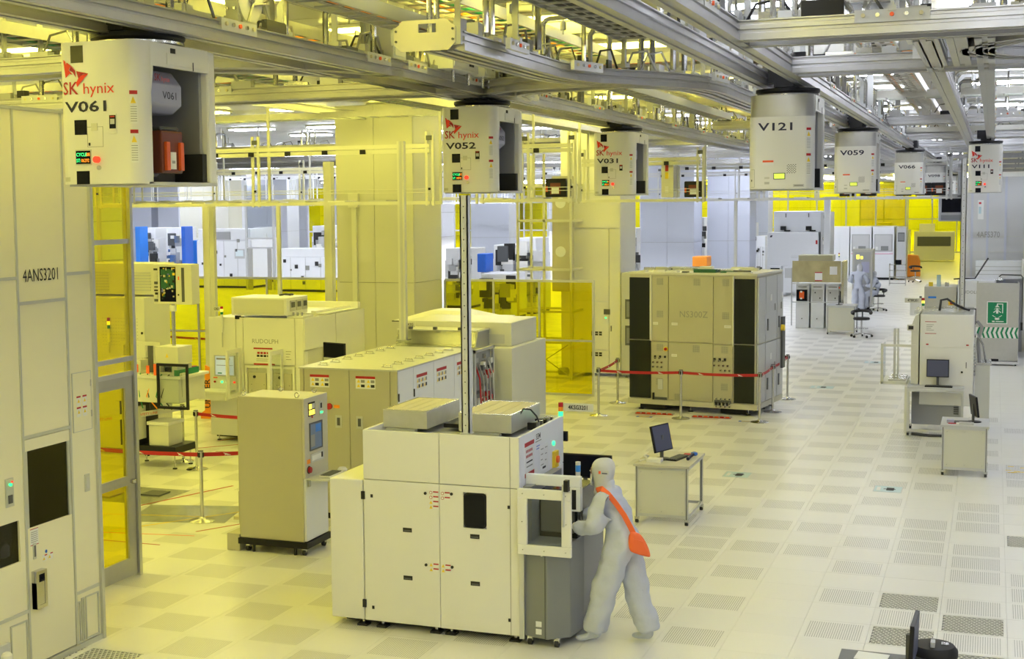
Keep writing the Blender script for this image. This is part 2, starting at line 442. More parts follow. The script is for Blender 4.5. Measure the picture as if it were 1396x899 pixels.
# ------------------------------------------------------------------ enclosure on the left with access doors (number on it)
def enclosure():
    t = thing('stocker_wall', 'tall cream panelled equipment wall numbered 4ANS3201 at the left edge', 'cabinet', (-4.87, -1.55, 0))
    # local: x = 0 is the face (looks to +X), y runs backwards to negative; height 4.87
    Y0, Hh = -6.0, 4.87
    G().box(-1.2, -.035, Y0, -.02, .0, Hh, 'galvanised').obj('body', t)
    def trim(y0, y1, z0, z1, name='trim'):
        return G().box(-.03, .012, y0, y1, z0, z1, 'wall_trim').obj(name, t)
    cols = [(-.02, -.39), (-.39, -1.05), (-1.05, -1.85), (-1.85, -3.0), (-3.0, -4.2), (-4.2, -5.6)]
    # columns: narrow end, the numbered one, then the next
    segs = {0: [(.02, .52), (.52, 3.42), (3.42, 4.85)], 1: [(.02, 2.05), (2.05, 3.20), (3.20, 4.85)], 2: [(.06, .55), (.55, 3.42), (3.42, 4.85)]}
    for i, (a, b) in enumerate(cols):
        a -= .0; 
        for (z0, z1) in segs.get(i, [(.06, 2.2), (2.2, 4.85)]):
            if i == 1 and z0 == .02: continue
            if i == 2 and z0 == .55:                                 # panel with a viewing window: four strips
                for q in ((b+.012, a-.012, z0+.012, 1.0), (b+.012, a-.012, 1.36, z1-.012)):
                    G().box(-.03, 0, q[0], q[1], q[2], q[3], 'wall_panel').obj('wall_panel', t)
                G().box(-.03, 0, b+.012, -1.40, 1.0, 1.36, 'wall_panel').obj('wall_panel', t)
                G().box(-.03, 0, -1.13, a-.012, 1.0, 1.36, 'wall_panel').obj('wall_panel', t)
                continue
            G().box(-.03, 0, b+.012, a-.012, z0+.012, z1-.012, 'wall_panel').obj('wall_panel', t)
        trim(b-.012, b+.012, 0, Hh)
        for (z0, z1) in segs.get(i, [(.06, 2.2), (2.2, 4.85)]):
            trim(b+.012, a-.012, z1-.014, z1+.014)
    G().box(-.06, .03, -.02, .02, 0, Hh, 'wall_trim').obj('corner_post', t)
    G().box(-1.2, .0, -.03, .0, 0, Hh, 'wall_panel').obj('end_panel', t)
    G().box(-1.2, .02, Y0, .02, 0, .05, 'wall_trim').obj('plinth', t)
    # small viewing window with machinery behind
    w_ = G().box(-.035, -.02, -1.40, -1.13, 1.0, 1.36, 'dark_glass').obj('window_pane', t)
    g = G(); g.lathe((-.10, -1.30, 1.06), [(.06, 0), (.10, .02), (.10, .1), (.06, .16)], 16, 'rubber'); g.box(-.12, -.05, -1.38, -1.33, 1.05, 1.3, 'grey'); g.cyl((-.09,-1.3,1.24), (-.05,-1.3,1.24), .03, 12, 'yellow')
    g.obj('robot_part', t)
    # control box on the window column
    g = G(); g.ob((0,0,0), RIGHT, -1.30, -1.20, 1.50, 1.74, 0, .012, 'wall_trim'); g.ob((0,0,0), RIGHT, -1.275, -1.225, 1.53, 1.60, .012, .02, 'dark_grey')
    g.cyl((.012,-1.25,1.69), (.03,-1.25,1.69), .012, 10, 'led_green'); g.cyl((.012,-1.225,1.71), (.025,-1.225,1.71), .008, 8, 'led_red'); g.obj('control_box', t)
    # door in the numbered column
    d = G().box(-.025, .004, -1.035, -.405, .06, 1.26, 'wall_panel').obj('door_leaf', t)
    G().box(-.025, .004, -1.035, -.405, 1.93, 2.03, 'wall_panel').obj('door_head', t)
    g = G(); g.box(-.02, .004, -1.035, -1.00, 1.26, 1.93, 'wall_trim'); g.box(-.02, .004, -.44, -.405, 1.26, 1.93); g.obj('door_stile', t)
    G().box(-.02, -.008, -1.00, -.44, 1.26, 1.93, 'dark_glass').obj('door_window', t)
    g = G(); g.lathe((-.14, -.6, 1.62), [(.03, 0), (.06, .01), (.06, .06), (.03, .08)], 14, 'yellow'); g.box(-.2, -.1, -.75, -.55, 1.5, 1.6, 'dark_grey'); g.box(-.2, -.1, -.7, -.65, 1.6, 1.9, 'galvanised'); g.obj('shuttle_part', t)
    g = G().ob((0,0,0), RIGHT, -.97, -.93, .98, 1.12, .004, .012, 'wall_trim'); g.ob((0,0,0), RIGHT, -.96, -.94, 1.0, 1.1, .012, .014, 'dark_grey'); g.obj('door_handle', t)
    g = G(); g.frame((0,0,0), RIGHT, -1.0, -.86, .55, .88, .03, .004, .06, 'steel'); g.ob((0,0,0), RIGHT, -1.0, -.86, .55, .78, .004, .055, 'steel'); g.ob((0,0,0), RIGHT, -.965, -.895, .72, .86, .0, .02, 'gloss_black'); g.obj('latch_box', t)
    g = G(); g.ob((0,0,0), RIGHT, -1.0, -.89, 1.10, 1.25, .004, .006, 'paper'); g.ob((0,0,0), RIGHT, -1.0, -.89, 1.242, 1.248, .006, .007, 'red'); g.ob((0,0,0), RIGHT, -1.0, -.89, 1.102, 1.108, .006, .007)
    for i in range(6): g.ob((0,0,0), RIGHT, -.99, -.90, 1.13+i*.017, 1.135+i*.017, .006, .0065, 'print_grey')
    g.obj('notice_sheet', t)
    g = G()
    for y in (-.84, -.76):
        g.ob((0,0,0), RIGHT, y, y+.06, .93, .985, .004, .006, 'paper'); g.ob((0,0,0), RIGHT, y+.025, y+.06, .975, .985, .006, .007, 'red'); g.poly((0,y,.94), RIGHT, [(0,0),(.03,0),(.015,.028)], .006, .008, 'yellow')
    g.cyl((.004,-.79,1.01), (.007,-.79,1.01), .015, 14, 'blue'); g.obj('warning_sticker', t)
    # rounded hatch with stickers on the end column, small switch plates
    g = G(); g.ob((0,0,0), RIGHT, -.34, -.07, 1.99, 2.52, 0, .008, 'wall_panel'); g.frame((0,0,0), RIGHT, -.345, -.065, 1.985, 2.525, .006, 0, .010, 'wall_trim')
    for z in (2.1, 2.38): g.ob((0,0,0), RIGHT, -.08, -.07, z, z+.06, .008, .016, 'steel')
    g.obj('hatch', t)
    g = G()
    for y in (-.29, -.20):
        for z in (2.12, 2.22):
            g.ob((0,0,0), RIGHT, y, y+.06, z, z+.09, .008, .0095, 'paper'); g.ob((0,0,0), RIGHT, y, y+.06, z+.075, z+.09, .0095, .0105, 'red'); g.poly((0,y+.012,z+.03), RIGHT, [(0,0),(.036,0),(.018,.034)], .0095, .0105, 'yellow')
    g.obj('warning_sticker', t)
    g = G().ob((0,0,0), RIGHT, -.20, -.13, 1.42, 1.58, 0, .01, 'wall_trim'); g.ob((0,0,0), RIGHT, -.185, -.145, 1.45, 1.55, .01, .014, 'light_grey'); g.obj('switch_plate', t)
    # lower sub panels
    for (a, b, z0, z1) in ((-.38, -.33, .06, .44), (-.31, -.27, .06, .46), (-.25, -.05, .06, .46), (-1.80, -1.50, .08, .50), (-1.30, -1.08, .08, .48)):
        G().frame((0,0,0), RIGHT, a, b, z0, z1, .012, 0, .012, 'wall_trim').obj('sub_panel_frame', t)
    g = G().ob((0,0,0), RIGHT, -1.50, -1.34, .12, .36, 0, .03, 'light_grey'); g.lathe((.05,-1.42,.2), [(.03,0),(.05,.02),(.05,.08),(.03,.1)], 12, 'white'); g.obj('socket_box', t)
    text('4ANS3201', .155, (.004, -.975, 3.38), RIGHT, 'print_black', t, sx=.74, bold=.0)
enclosure()

# ------------------------------------------------------------------ yellow glazed partition with glass door behind the enclosure
def glazed_door():
    t = thing('glazed_door_screen', 'steel-framed screen of yellow glass with a glass door, right of the cream wall', 'door', (-5.85, .53, 0))
    Z = 4.87
    g = G(); g.box(-.05, .05, -.05, .0, 0, Z, 'aluminium'); g.obj('post', t)
    G().box(-.05, .05, -2.1, -2.03, 0, Z, 'aluminium').obj('post', t)
    for z in (2.20, 2.36, 3.62, Z-.05):
        G().box(-.035, .035, -2.03, -.05, z, z+.05, 'aluminium').obj('cross_bar', t)
    for (z0, z1) in ((2.41, 3.62), (3.67, Z-.05)):
        G().box(-.006, .006, -2.03, -.05, z0, z1, 'yellow_film').obj('glass_pane', t)
    G().box(-.006, .006, -2.03, -.05, 2.25, 2.36, 'yellow_film').obj('glass_pane', t)
    d = G(); d.box(-.025, .025, -.20, -.06, .02, 2.2, 'brushed'); d.box(-.025, .025, -1.2, -1.09, .02, 2.2); d.box(-.025, .025, -1.09, -.20, .02, .22); d.box(-.025, .025, -1.09, -.20, 2.08, 2.2); d.box(-.025, .025, -1.09, -.20, 1.02, 1.12)
    dd = d.obj('door_leaf', t)
    for (z0, z1) in ((.22, 1.02), (1.12, 2.08)):
        G().box(-.005, .005, -1.09, -.20, z0, z1, 'yellow_film').obj('door_pane', t)
    h = G(); h.lathe((.05, -.13, 1.03), [(.02,0),(.035,.01),(.035,.04),(.02,.05)], 14, 'steel'); h.cyl((.02,-.13,1.055),(.06,-.13,1.055), .018, 10); h.obj('door_knob', t)
    G().box(-.02, .02, -2.03, -1.2, 0, .2, 'brushed').obj('kick_rail', t)
    G().box(-.006, .006, -2.03, -1.2, .2, 2.2, 'yellow_film').obj('glass_pane', t)
    # tape printed SAFETY LINE stuck across the glass
glazed_door()

# ------------------------------------------------------------------ transverse partition of clear and yellow film
PY = 15.6
def partition(x0, x1, posts, label, lowmid):
    t = thing('film_partition', label, 'partition', (x0, PY, 0))
    W = x1-x0
    for u in posts: G().box(u-x0-.022, u-x0+.022, -.022, .022, 0, 2.38, 'aluminium').obj('post', t)
    G().box(0, W, -.025, .025, 2.36, 2.41, 'aluminium').obj('top_rail', t)
    G().box(0, W, -.02, .02, 0, .05, 'aluminium').obj('bottom_rail', t)
    if lowmid: G().box(0, W, -.02, .02, 1.13, 1.17, 'aluminium').obj('middle_rail', t)
    for a, b in zip(posts[:-1], posts[1:]):
        for z0, z1 in (((.05, 1.13), (1.17, 2.36)) if lowmid else ((.05, 2.36),)):
            G().box(a-x0+.022, b-x0-.022, -.003, .003, z0, z1, 'yellow_film').obj('film_pane', t)
    return t
partition(-16.2, -10.6, [-16.2, -14.19, -12.4, -10.62], 'long aluminium partition with yellow film behind the left machines', True)
partition(-8.1, -4.81, [-8.1, -7.0, -5.99, -4.83], 'yellow film partition ending beside the rope barrier, left of the large box machine', True)

# ------------------------------------------------------------------ pillars and big cabinets beyond
def pillar(x0, x1, y0, y1, m, label, group=None, seams=3, z1=6.03):
    t = thing('pillar', label, 'pillar', ((x0+x1)/2, (y0+y1)/2, 0), 0, group)
    hx, hy = (x1-x0)/2, (y1-y0)/2
    G().box(-hx+.03, hx-.03, -hy+.03, hy-.03, 0, z1, 'ceiling_joint').obj('core', t)
    for i in range(seams):
        a = -hx+i*2*hx/seams+.004; b = -hx+(i+1)*2*hx/seams-.004
        for z0, zz in ((.03, 2.405), (2.415, z1)): G().box(a, b, -hy, -hy+.04, z0, zz, m).obj('panel', t)
    for z0, zz in ((.03, 2.405), (2.415, z1)):
        G().box(hx-.04, hx, -hy+.045, hy, z0, zz, m).obj('side_panel', t)
        G().box(-hx, -hx+.04, -hy+.045, hy, z0, zz, m).obj('side_panel', t)
    return t
p = pillar(-9.85, -8.13, 13.96, 15.5, 'pillar_paint', 'broad plain beige pillar behind the white scanner with red-barred notice', seams=2)
G().box(-.55, -.33, -.86, -.77, 3.95, 4.25, 'cream').obj('junction_box', p)
G().box(-.49, -.39, -.83, -.77, 0, 3.95, 'cream').obj('conduit', p)
def cream_column():
    t = thing('column_cabinet', 'cream service column with a small status panel behind the yellow film partition', 'cabinet', (-6.5, 18.9, 0))
    G().box(0.02, 1.38, .03, 1.45, .08, 6.03, 'cool_white').obj('core', t)
    for (a, b, z0, z1) in ((0, .28, .08, 2.4), (.30, 1.13, .62, 1.72), (.30, 1.13, .08, .60), (.30, 1.13, 1.74, 3.4), (1.15, 1.4, .08, 3.4), (0, .28, 2.42, 6.03), (.30, 1.4, 3.42, 6.03)):
        G().box(a, b, 0, .04, z0, z1, 'white').obj('panel', t)
    G().box(1.37, 1.405, .045, 1.45, .08, 2.0, 'white').obj('side_panel', t)
    G().box(1.37, 1.405, .045, 1.45, 2.02, 6.03, 'white').obj('side_panel', t)
    for z in (1.0, 1.0-.48):
        g = G()
        for i in range(3):
            for j in range(2): g.ob((0,0,0), FRONT, .72+i*.09, .79+i*.09, z-j*.05, z+.04-j*.05, 0, .003, 'print_black')
        g.obj('label_plate', t)
    g = G(); g.ob((0,0,0), FRONT, 1.02, 1.16, 1.44, 1.56, 0, .03, 'dark_grey'); g.cyl((1.06,-.002,1.36), (1.06,-.015,1.36), .018, 10, 'led_green'); g.obj('status_panel', t)
    g = G(); g.ob((0,0,0), FRONT, 1.18, 1.20, 1.05, 1.18, 0, .02, 'dark_grey'); g.obj('door_handle', t)
    g = G(); [g.cyl((x, y, 0), (x, y, .08), .03, 8, 'black') for x in (.1, 1.3) for y in (.1, 1.3)]; g.obj('foot', t)
cream_column()
# ------------------------------------------------------------------ overhead tracks
RZ = 5.2
RAIL = [(-.075,0), (-.02,0), (-.02,.012), (.02,.012), (.02,0), (.075,0), (.075,.05), (.060,.055), (.060,.075), (.075,.08), (.075,.11), (.055,.115), (.055,.135), (.075,.14),
        (.075,.150), (-.075,.150), (-.075,.14), (-.055,.135), (-.055,.115), (-.075,.11), (-.075,.08), (-.060,.075), (-.060,.055), (-.075,.05)]
def arc(cx, cy, r, a0, a1, n=8): return [(cx+r*cos(radians(a0+(a1-a0)*i/n)), cy+r*sin(radians(a0+(a1-a0)*i/n))) for i in range(n+1)]
def offset_path(path, off):
    out = []
    for i, p in enumerate(path):
        a = Vector(path[max(i-1, 0)]); b = Vector(path[min(i+1, len(path)-1)]); d = (b-a).normalized()
        out.append((p[0]+d.y*off, p[1]-d.x*off))
    return out
def hoop(r=.024, w=.24, h=.46, rc=.07, m='steel', n=8):          # inverted U over the pair of rails
    pts = [(-w, 0, 0), (-w, 0, h-rc)]+[(-w+rc-rc*cos(a), 0, h-rc+rc*sin(a)) for a in (pi/6, pi/3, pi/2)]
    pts += [(w-rc+rc*sin(a), 0, h-rc+rc*cos(a)) for a in (0, pi/6, pi/3, pi/2)]+[(w, 0, 0)]
    return G().tube(pts, r, n, m)
hoop_m = hoop().mesh('hoop'); hoop2_m = hoop(.030, m='chrome_dark').mesh('hoop')
g = G()                                                            # chamfered flat bracket, like a portal
for s in (-1, 1):
    g.box(s*.26-.025, s*.26+.025, -.012, .012, 0, .36, 'bracket')
    g.box(s*.26-.05, s*.26+.05, -.03, .03, -.01, .03)
    g.poly((0,-.012,0), (X_, Z_, Y_), [(s*.285, .36), (s*.235, .36), (s*.12, .46), (s*.17, .50)], 0, .024)
g.box(-.17, .17, -.012, .012, .45, .50)
portal_m = g.mesh('portal')
g = G(); g.box(-.05, .05, -.008, .008, -.02, .62, 'bracket'); g.box(-.06, .06, -.02, .02, .0, .05); [g.cyl((x,-.012,z), (x,-.03,z), .012, 6, 'steel') for x in (-.03,.03) for z in (.0,.1)]
plate_m = g.mesh('plate')
rod_m = G().cyl((0,0,.46), (0,0,.93), .009, 6, 'galvanised').cyl((0,0,.50), (0,0,.58), .03, 8, 'bracket').mesh('rod')
g = G()                                                            # connector block with coloured studs
g.box(-.02, .02, -.26, .26, 0, .09, 'light_grey')
for i in range(5): g.cyl((.02,-.2+i*.1,.05), (.035,-.2+i*.1,.05), .016, 8, ['wood_filter','steel','orange_print','steel','wood_filter'][i])
block_m = g.mesh('block')
def track(path, name_label, hang=.85, near=22, start=0.0, rails=(-.22, .22), z=RZ, group=None, guard=True):
    x0, y0 = path[0]
    t = thing('transport_track', name_label, 'track', (x0, y0, z), 0, group)
    P = [(p[0]-x0, p[1]-y0) for p in path]
    for s in rails:
        G().sweep(offset_path(P, s), 0, RAIL, 'rail_metal').obj('rail', t)
    # length walk
    pts = []; d0 = start
    L = 0
    for a, b in zip(P[:-1], P[1:]):
        a = Vector(a); b = Vector(b); sl = (b-a).length
        while d0 <= L+sl and sl > 0:
            q = a+(b-a)*((d0-L)/sl); pts.append((q.x, q.y, math.atan2((b-a).y, (b-a).x)-pi/2)); d0 += hang
        L += sl
    k = 0; far = G(); rnd = random.Random(len(P)*31+int(x0*10))
    kinds = [(hoop_m, 'hoop_hanger'), (portal_m, 'bracket_hanger'), (hoop2_m, 'hoop_hanger'), (plate_m, 'plate_hanger')]
    for i, (x, y, a) in enumerate(pts):
        if y+y0 < near:
            me, nm = kinds[i % 4]
            for dd in ((0, .16) if nm == 'hoop_hanger' and i % 3 == 0 else (0,)):
                o = bpy.data.objects.new(nm, me); COL.objects.link(o); o.parent = t
                ox = (.24 if rnd.random() > .5 else -.24) if nm == 'plate_hanger' else 0
                o.location = (x-sin(a)*dd+cos(a)*ox, y+cos(a)*dd+sin(a)*ox, .165); o.rotation_euler = (0, 0, a)
            if i % 2 == 0:
                o = bpy.data.objects.new('hanger_rod', rod_m); COL.objects.link(o); o.parent = t; o.location = (x, y, .0)
            if i % 3 == 1:
                for sx in (-1, 1):
                    o = bpy.data.objects.new('terminal_block', block_m); COL.objects.link(o); o.parent = t
                    o.location = (x+cos(a)*sx*.28, y+sin(a)*sx*.28, .08); o.rotation_euler = (0, 0, a if sx > 0 else a+pi)
        elif y+y0 < 80 and (i % 2 == 0):
            c, s_ = cos(a), sin(a)
            for sx in (-.25, .25): far.box(x+c*sx-.03, x+c*sx+.03, y+s_*sx-.03, y+s_*sx+.03, .16, .62, 'bracket')
            far.box(x-.25*abs(c)-.03, x+.25*abs(c)+.03, y-.25*abs(s_)-.03, y+.25*abs(s_)+.03, .56, .62)
            if i % 4 == 0: far.box(x-.012, x+.012, y-.012, y+.012, .6, .95)
    if far.v: far.obj('hanger_row', t, kind='stuff')
    cl = G(); dd = 0.0; L = 0                                       # small connectors, hoses and clips lying along the rails
    for a, b in zip(P[:-1], P[1:]):
        a = Vector(a); b = Vector(b); sl = (b-a).length
        if sl < .01: continue
        u = (b-a)/sl; sd = Vector((u.y, -u.x))
        while dd <= L+sl:
            q = a+u*(dd-L)
            if q.y+y0 < 26:
                s = rnd.choice(rails)+rnd.uniform(-.03, .03); c = q+sd*s; w_ = rnd.uniform(.01, .05); l_ = rnd.uniform(.02, .16); h_ = rnd.uniform(.02, .12)
                wx, wy = (w_, l_) if abs(u.y) > abs(u.x) else (l_, w_)
                cl.box(c.x-wx, c.x+wx, c.y-wy, c.y+wy, .15, .15+h_, rnd.choice(['bracket', 'dark_grey', 'steel', 'chrome_dark', 'light_grey', 'black', 'bracket']))
                if rnd.random() < .35: cl.tube([(c.x, c.y, .15), (c.x+u.x*.1, c.y+u.y*.1, .33), (c.x+u.x*.3, c.y+u.y*.3, .36), (c.x+u.x*.42, c.y+u.y*.42, .17)], .012, 5, rnd.choice(['cable', 'hose', 'hose', 'wood_filter', 'chrome_dark', 'steel']))
            dd += .22
        L += sl
    if cl.v: cl.obj('connectors', t, kind='stuff')
    return t
T1 = track([(-2.72, -9), (-2.72, 70)], 'long straight track carrying the three labelled vehicles of the yellow side')
T3 = track([(.72, -9), (.72, -2.6), (.72, 2), (.72, 70)], 'long straight track carrying the banded vehicle at centre right', start=.3)
S = [(-1.24, -1.92), (-1.24, .7), (-1.19, 1.15), (-1.05, 1.6), (-.75, 2.05), (-.45, 2.5), (-.24, 3.0), (-.17, 3.6), (-.17, 70)]
T2 = track(S, 'track between the two long ones that bends sideways once', start=.3, rails=(-.10, .10), hang=.7)
T5 = track([(2.5, -.9), (2.5, 70)], 'right-hand track carrying the farthest red-lettered vehicle', start=.2)
TA = track([(.95, -1.32)]+[(9, -1.32)], 'nearest crosswise track at the top right corner', near=50, start=.3)
TB = track([(1.0, 1.62)]+[(9, 1.62)], 'second crosswise track from the top right corner', near=50, start=.5)
TS = track([(2.42, -1.05), (2.42, 1.4)], 'short stub of wide track joining the two crosswise tracks', near=0, rails=(-.1, .1))
# branch curves
c1 = [(-2.5, 3.6)]+[(-2.42+.02, 3.1)]+arc(-1.55, 3.05, .85, 180, 262, 8)+[(-1.2, 2.12), (-.75, 2.05)]
track(c1, 'curved branch leaving the long left track toward the bent one', near=50, hang=.8)
c2 = [(-9.5, -1.6), (-5.2, -1.6)]+arc(-4.6, .3, 1.95, 262, 350, 10)+[(-2.74, 1.6)]
track(c2, 'track coming in from the left above the cream wall and curving into the long one', near=50, hang=.8)
track([(-16, 2.2), (-3.3, 2.2)]+arc(-3.3, 3.0, .8, 270, 350, 8), 'crosswise track behind the red-lettered vehicle at far left', near=50, hang=.8)
track([(3.6, -1.1)]+arc(3.6, .1, 1.0, 262, 98, 14)+[(3.7, 1.5)], 'curved guide loop at the right edge under the ceiling', near=50, hang=.9, rails=(0, .12))
# far crosswise tracks, two heights
rnd = random.Random(3)
ys = (14.8, 21.6, 26.5, 32.0, 39.0, 47.0, 56.0, 66.0)
words = ('first', 'second', 'third', 'fourth', 'fifth', 'sixth', 'seventh', 'eighth and farthest')
for i, y in enumerate(ys):
    track([(-30 if y > 20 else -2.2, y), (5.8, y)], words[i]+' crosswise track behind the front vehicle, counted away from the viewer', near=26, hang=1.3, z=RZ+.155)
# cable trays and service runs above the tracks
def tray(p0, p1, z, w, label, m='galvanised', n=4):
    t = thing('cable_tray', label, 'cable tray', (p0[0], p0[1], z))
    dx, dy = p1[0]-p0[0], p1[1]-p0[1]; L = math.hypot(dx, dy); a = math.atan2(dy, dx); t.rotation_euler = (0, 0, a)
    for s in (-1, 1): G().box(0, L, s*w/2-.012, s*w/2+.012, 0, .11, m).obj('side_rail', t)
    g = G().use(m)
    for i in range(int(L/.3)): g.box(i*.3, i*.3+.03, -w/2, w/2, 0, .015)
    g.obj('rungs', t, kind='stuff')
    rn = random.Random(int(p0[0]*7+p0[1]))
    for k in range(n):
        y = -w/2+.05+k*(w-.1)/max(n-1, 1)
        pts = [(x, y+rn.uniform(-.02, .02), .035+rn.uniform(0, .02)) for x in [j*L/max(int(L/1.5), 1) for j in range(int(L/1.5)+1)]]
        G().tube(pts, rn.uniform(.012, .022), 6, rn.choice(['cable', 'cable', 'green', 'orange_sign', 'hose', 'light_grey'])).obj('cable', t)
    return t
tray((-3.6, -8), (-3.6, 40), 5.62, .45, 'ladder tray with cables above the left side of the long left track')
tray((-1.9, -8), (-1.9, 40), 5.78, .5, 'ladder tray with cables between the left and the bent track')
tray((-5.6, -3), (-5.6, 30), 5.55, .45, 'ladder tray with cables far left above the cream wall', n=6)
tray((-1.9, -8), (-1.9, 14), 5.50, .28, 'narrow tray with many cables beside the long left track', 'bracket', n=6)
tray((-.55, -6), (-.55, 1.8), 5.62, .35, 'short tray with many cables left of the centre track', 'bracket', n=6)
tray((1.5, -2), (9, -2), 5.62, .4, 'crosswise tray at the top right corner', 'light_grey', n=6)
tray((1.55, 2.4), (1.55, 40), 5.72, .4, 'ladder tray with cables between the centre and the right track')
tray((-16, 5), (5.8, 5), 5.70, .5, 'crosswise ladder tray nearest the viewer')
tray((-16, 12.2), (5.8, 12.2), 5.66, .5, 'crosswise ladder tray at middle distance')
tray((-28, 21.5), (5.8, 21.5), 5.5, .6, 'crosswise ladder tray far down the hall')
tray((-28, 33.5), (5.8, 33.5), 5.5, .6, 'farthest crosswise ladder tray')
def beam(p0, p1, w, h, label, m='bracket'):
    t = G(); x0, y0, z0 = p0; x1, y1, z1 = p1
    if abs(x1-x0) > abs(y1-y0):
        t.box(0, x1-x0, -w/2, w/2, 0, .012, m); t.box(0, x1-x0, -w/2, w/2, h-.012, h); t.box(0, x1-x0, -.008, .008, .012, h-.012)
    else:
        t.box(-w/2, w/2, 0, y1-y0, 0, .012, m); t.box(-w/2, w/2, 0, y1-y0, h-.012, h); t.box(-.008, .008, 0, y1-y0, .012, h-.012)
    o = t.obj('ceiling_beam', loc=p0); tag(o, label, 'beam', 'carrier beams'); return o
for i, y in enumerate((-4.5, -1.0, 3.4, 8.6, 16.6, 27)):
    beam((-17, y, 5.93), (5.9, y, 5.93), .12, .16, 'grey steel carrier beam under the ceiling running across the hall', 'ceiling_paint' if i % 2 else 'bracket')
for i, x in enumerate((-9.2, -4.3, -.5, 3.4)):
    o = beam((x, -8, 5.74), (x, 60, 5.74), .12, .15, 'grey steel carrier beam under the ceiling running along the hall', 'galvanised')
    o['label'] = 'grey steel carrier beam running along the hall under the ceiling'; o['group'] = 'lengthwise carrier beams'
# boxes riding on the tracks
def ctrl_box(x, y, z, w, d, h, label, m='light_grey', win=True):
    t = thing('control_box', label, 'box', (x, y, z))
    G().box(-w/2, w/2, -d/2, d/2, 0, h, m).obj('housing', t, bevel=.008)
    G().ob((w/2,0,0), RIGHT, -d/2+.03, d/2-.03, .03, h-.03, 0, .006, m).obj('cover', t)
    if win: G().ob((w/2+.006,0,0), RIGHT, d*.1, d*.18, h*.35, h*.6, 0, .004, 'print_black').ob((w/2+.006,0,0), RIGHT, d*.2, d*.28, h*.35, h*.6, 0, .004).obj('switch', t)
    g = G(); [g.cyl((sx*w*.3, sy*d*.3, -.12), (sx*w*.3, sy*d*.3, 0), .018, 8, 'steel') for sx in (-1, 1) for sy in (-1, 1)]; g.obj('stud', t)
    return t
ctrl_box(-2.58, -.05, 5.36, .34, .30, .34, 'pale box with chamfered front on the left track, left of the flat octagonal plate', 'light_grey')
ctrl_box(-2.42, 1.35, 5.36, .30, .75, .16, 'long grey box with two dark slots on the left track under the flat octagonal plate')
ctrl_box(-2.42, 2.15, 5.36, .26, .35, .22, 'small grey box on the left track above the second vehicle')
ctrl_box(-.25, 7.5, 5.42, .25, .35, .3, 'small cream box with red mark on the bent track at centre', 'cream')
# reels on the left track
for x, y, lb in ((-2.55, -2.75, 'round white cable reel above the front vehicle'), (-2.60, 3.6, 'dark cable reel on the left track above the second vehicle')):
    g = G(); g.cyl((-.06, 0, 0), (-.04, 0, 0), .19, 24, 'light_grey' if y < 0 else 'dark_grey'); g.cyl((.04, 0, 0), (.06, 0, 0), .19, 24); g.cyl((-.04, 0, 0), (.04, 0, 0), .10, 16, 'cable'); g.cyl((.06,0,0), (.08,0,0), .04, 12, 'steel')
    o = g.obj('cable_reel', loc=(x, y, 5.58)); tag(o, lb, 'reel')
# flat octagonal plate
g = G(); pts = [(-.29,-.06), (-.23,-.12), (.20,-.12), (.29,-.05), (.29,.05), (.24,.11), (-.24,.11), (-.29,.05)]
def ring_plate():
    t = thing('track_end_plate', 'flat cream octagonal plate with a rectangular hole at the end of the bent track', 'plate', (-1.38, -1.97, 5.325))
    g = G().poly((0,0,0), FRONT, [(-.26,-.06), (-.20,-.12), (.20,-.12), (.26,-.06), (.26,.02), (-.26,.02)], 0, .012, 'beige_grey')
    g.poly((0,0,0), FRONT, [(-.26,.02), (-.05,.02), (-.05,.09), (-.215,.09), (-.26,.06)], 0, .012); g.poly((0,0,0), FRONT, [(.10,.02), (.26,.02), (.26,.06), (.215,.09), (.10,.09)], 0, .012); g.poly((0,0,0), FRONT, [(-.215,.09), (.215,.09), (.19,.12), (-.19,.12)], 0, .012); g.obj('plate', t)
    g = G(); [g.cyl((x, -.012, z), (x, -.022, z), .01, 8, 'dark_grey') for x in (-.24, .24) for z in (-.04, .04)]; g.obj('bolt', t)
    G().box(-.29, -.2, 0, .04, -.06, .06, 'bracket').box(.24, .30, 0, .14, -.08, .12).obj('mount', t)
ring_plate()

# ------------------------------------------------------------------ overhead vehicles
W2, L2, HB = .325, .50, .96
def shell_outline(n=7, r=.085, bulge=.03, depth=.15):
    pts = []
    for i in range(n+1):
        a = pi/2*i/n; pts.append((-W2+r-r*cos(a), -L2+r-r*sin(a)))
    for i in range(n+1):
        a = pi/2*i/n; pts.append((W2-r+r*sin(a), -L2+r-r*cos(a)))
    out = []
    for x, y in pts:
        out.append((x, y-bulge*(1-(x/W2)**2) if y < -L2+.1 else y))
    return [(-W2, -L2+depth)]+out+[(W2, -L2+depth)]
OUT = shell_outline()
def shell_y(x):
    best = None
    for a, b in zip(OUT[:-1], OUT[1:]):
        if (a[0]-1e-6 <= x <= b[0]+1e-6) and b[0] > a[0]:
            t = (x-a[0])/(b[0]-a[0]); y = a[1]+(b[1]-a[1])*t
            best = y if best is None else min(best, y)
    return best if best is not None else -L2+.2
def wrap(p):
    q = Vector(p); q.y = shell_y(max(-W2+.002, min(W2-.002, q.x)))-.003-(0 if p.y > -10 else 0); return q
def patch(g, x0, x1, z0, z1, t=.003, m=None):                   # a thin plate following the curved front
    if m: g.use(m)
    n = max(2, int((x1-x0)/.02)+1); xs = [x0+(x1-x0)*i/n for i in range(n+1)]
    P = []
    for x in xs:
        y = shell_y(x); P += [(x, y-t, z0), (x, y-t, z1), (x, y+.002, z0), (x, y+.002, z1)]
    F = []
    for i in range(n):
        k = 4*i; F += [(k, k+4, k+5, k+1), (k+1, k+5, k+7, k+3), (k, k+2, k+6, k+4)]
    F += [(0, 1, 3, 2), (4*n, 4*n+2, 4*n+3, 4*n+1)]
    g.add(P, F)
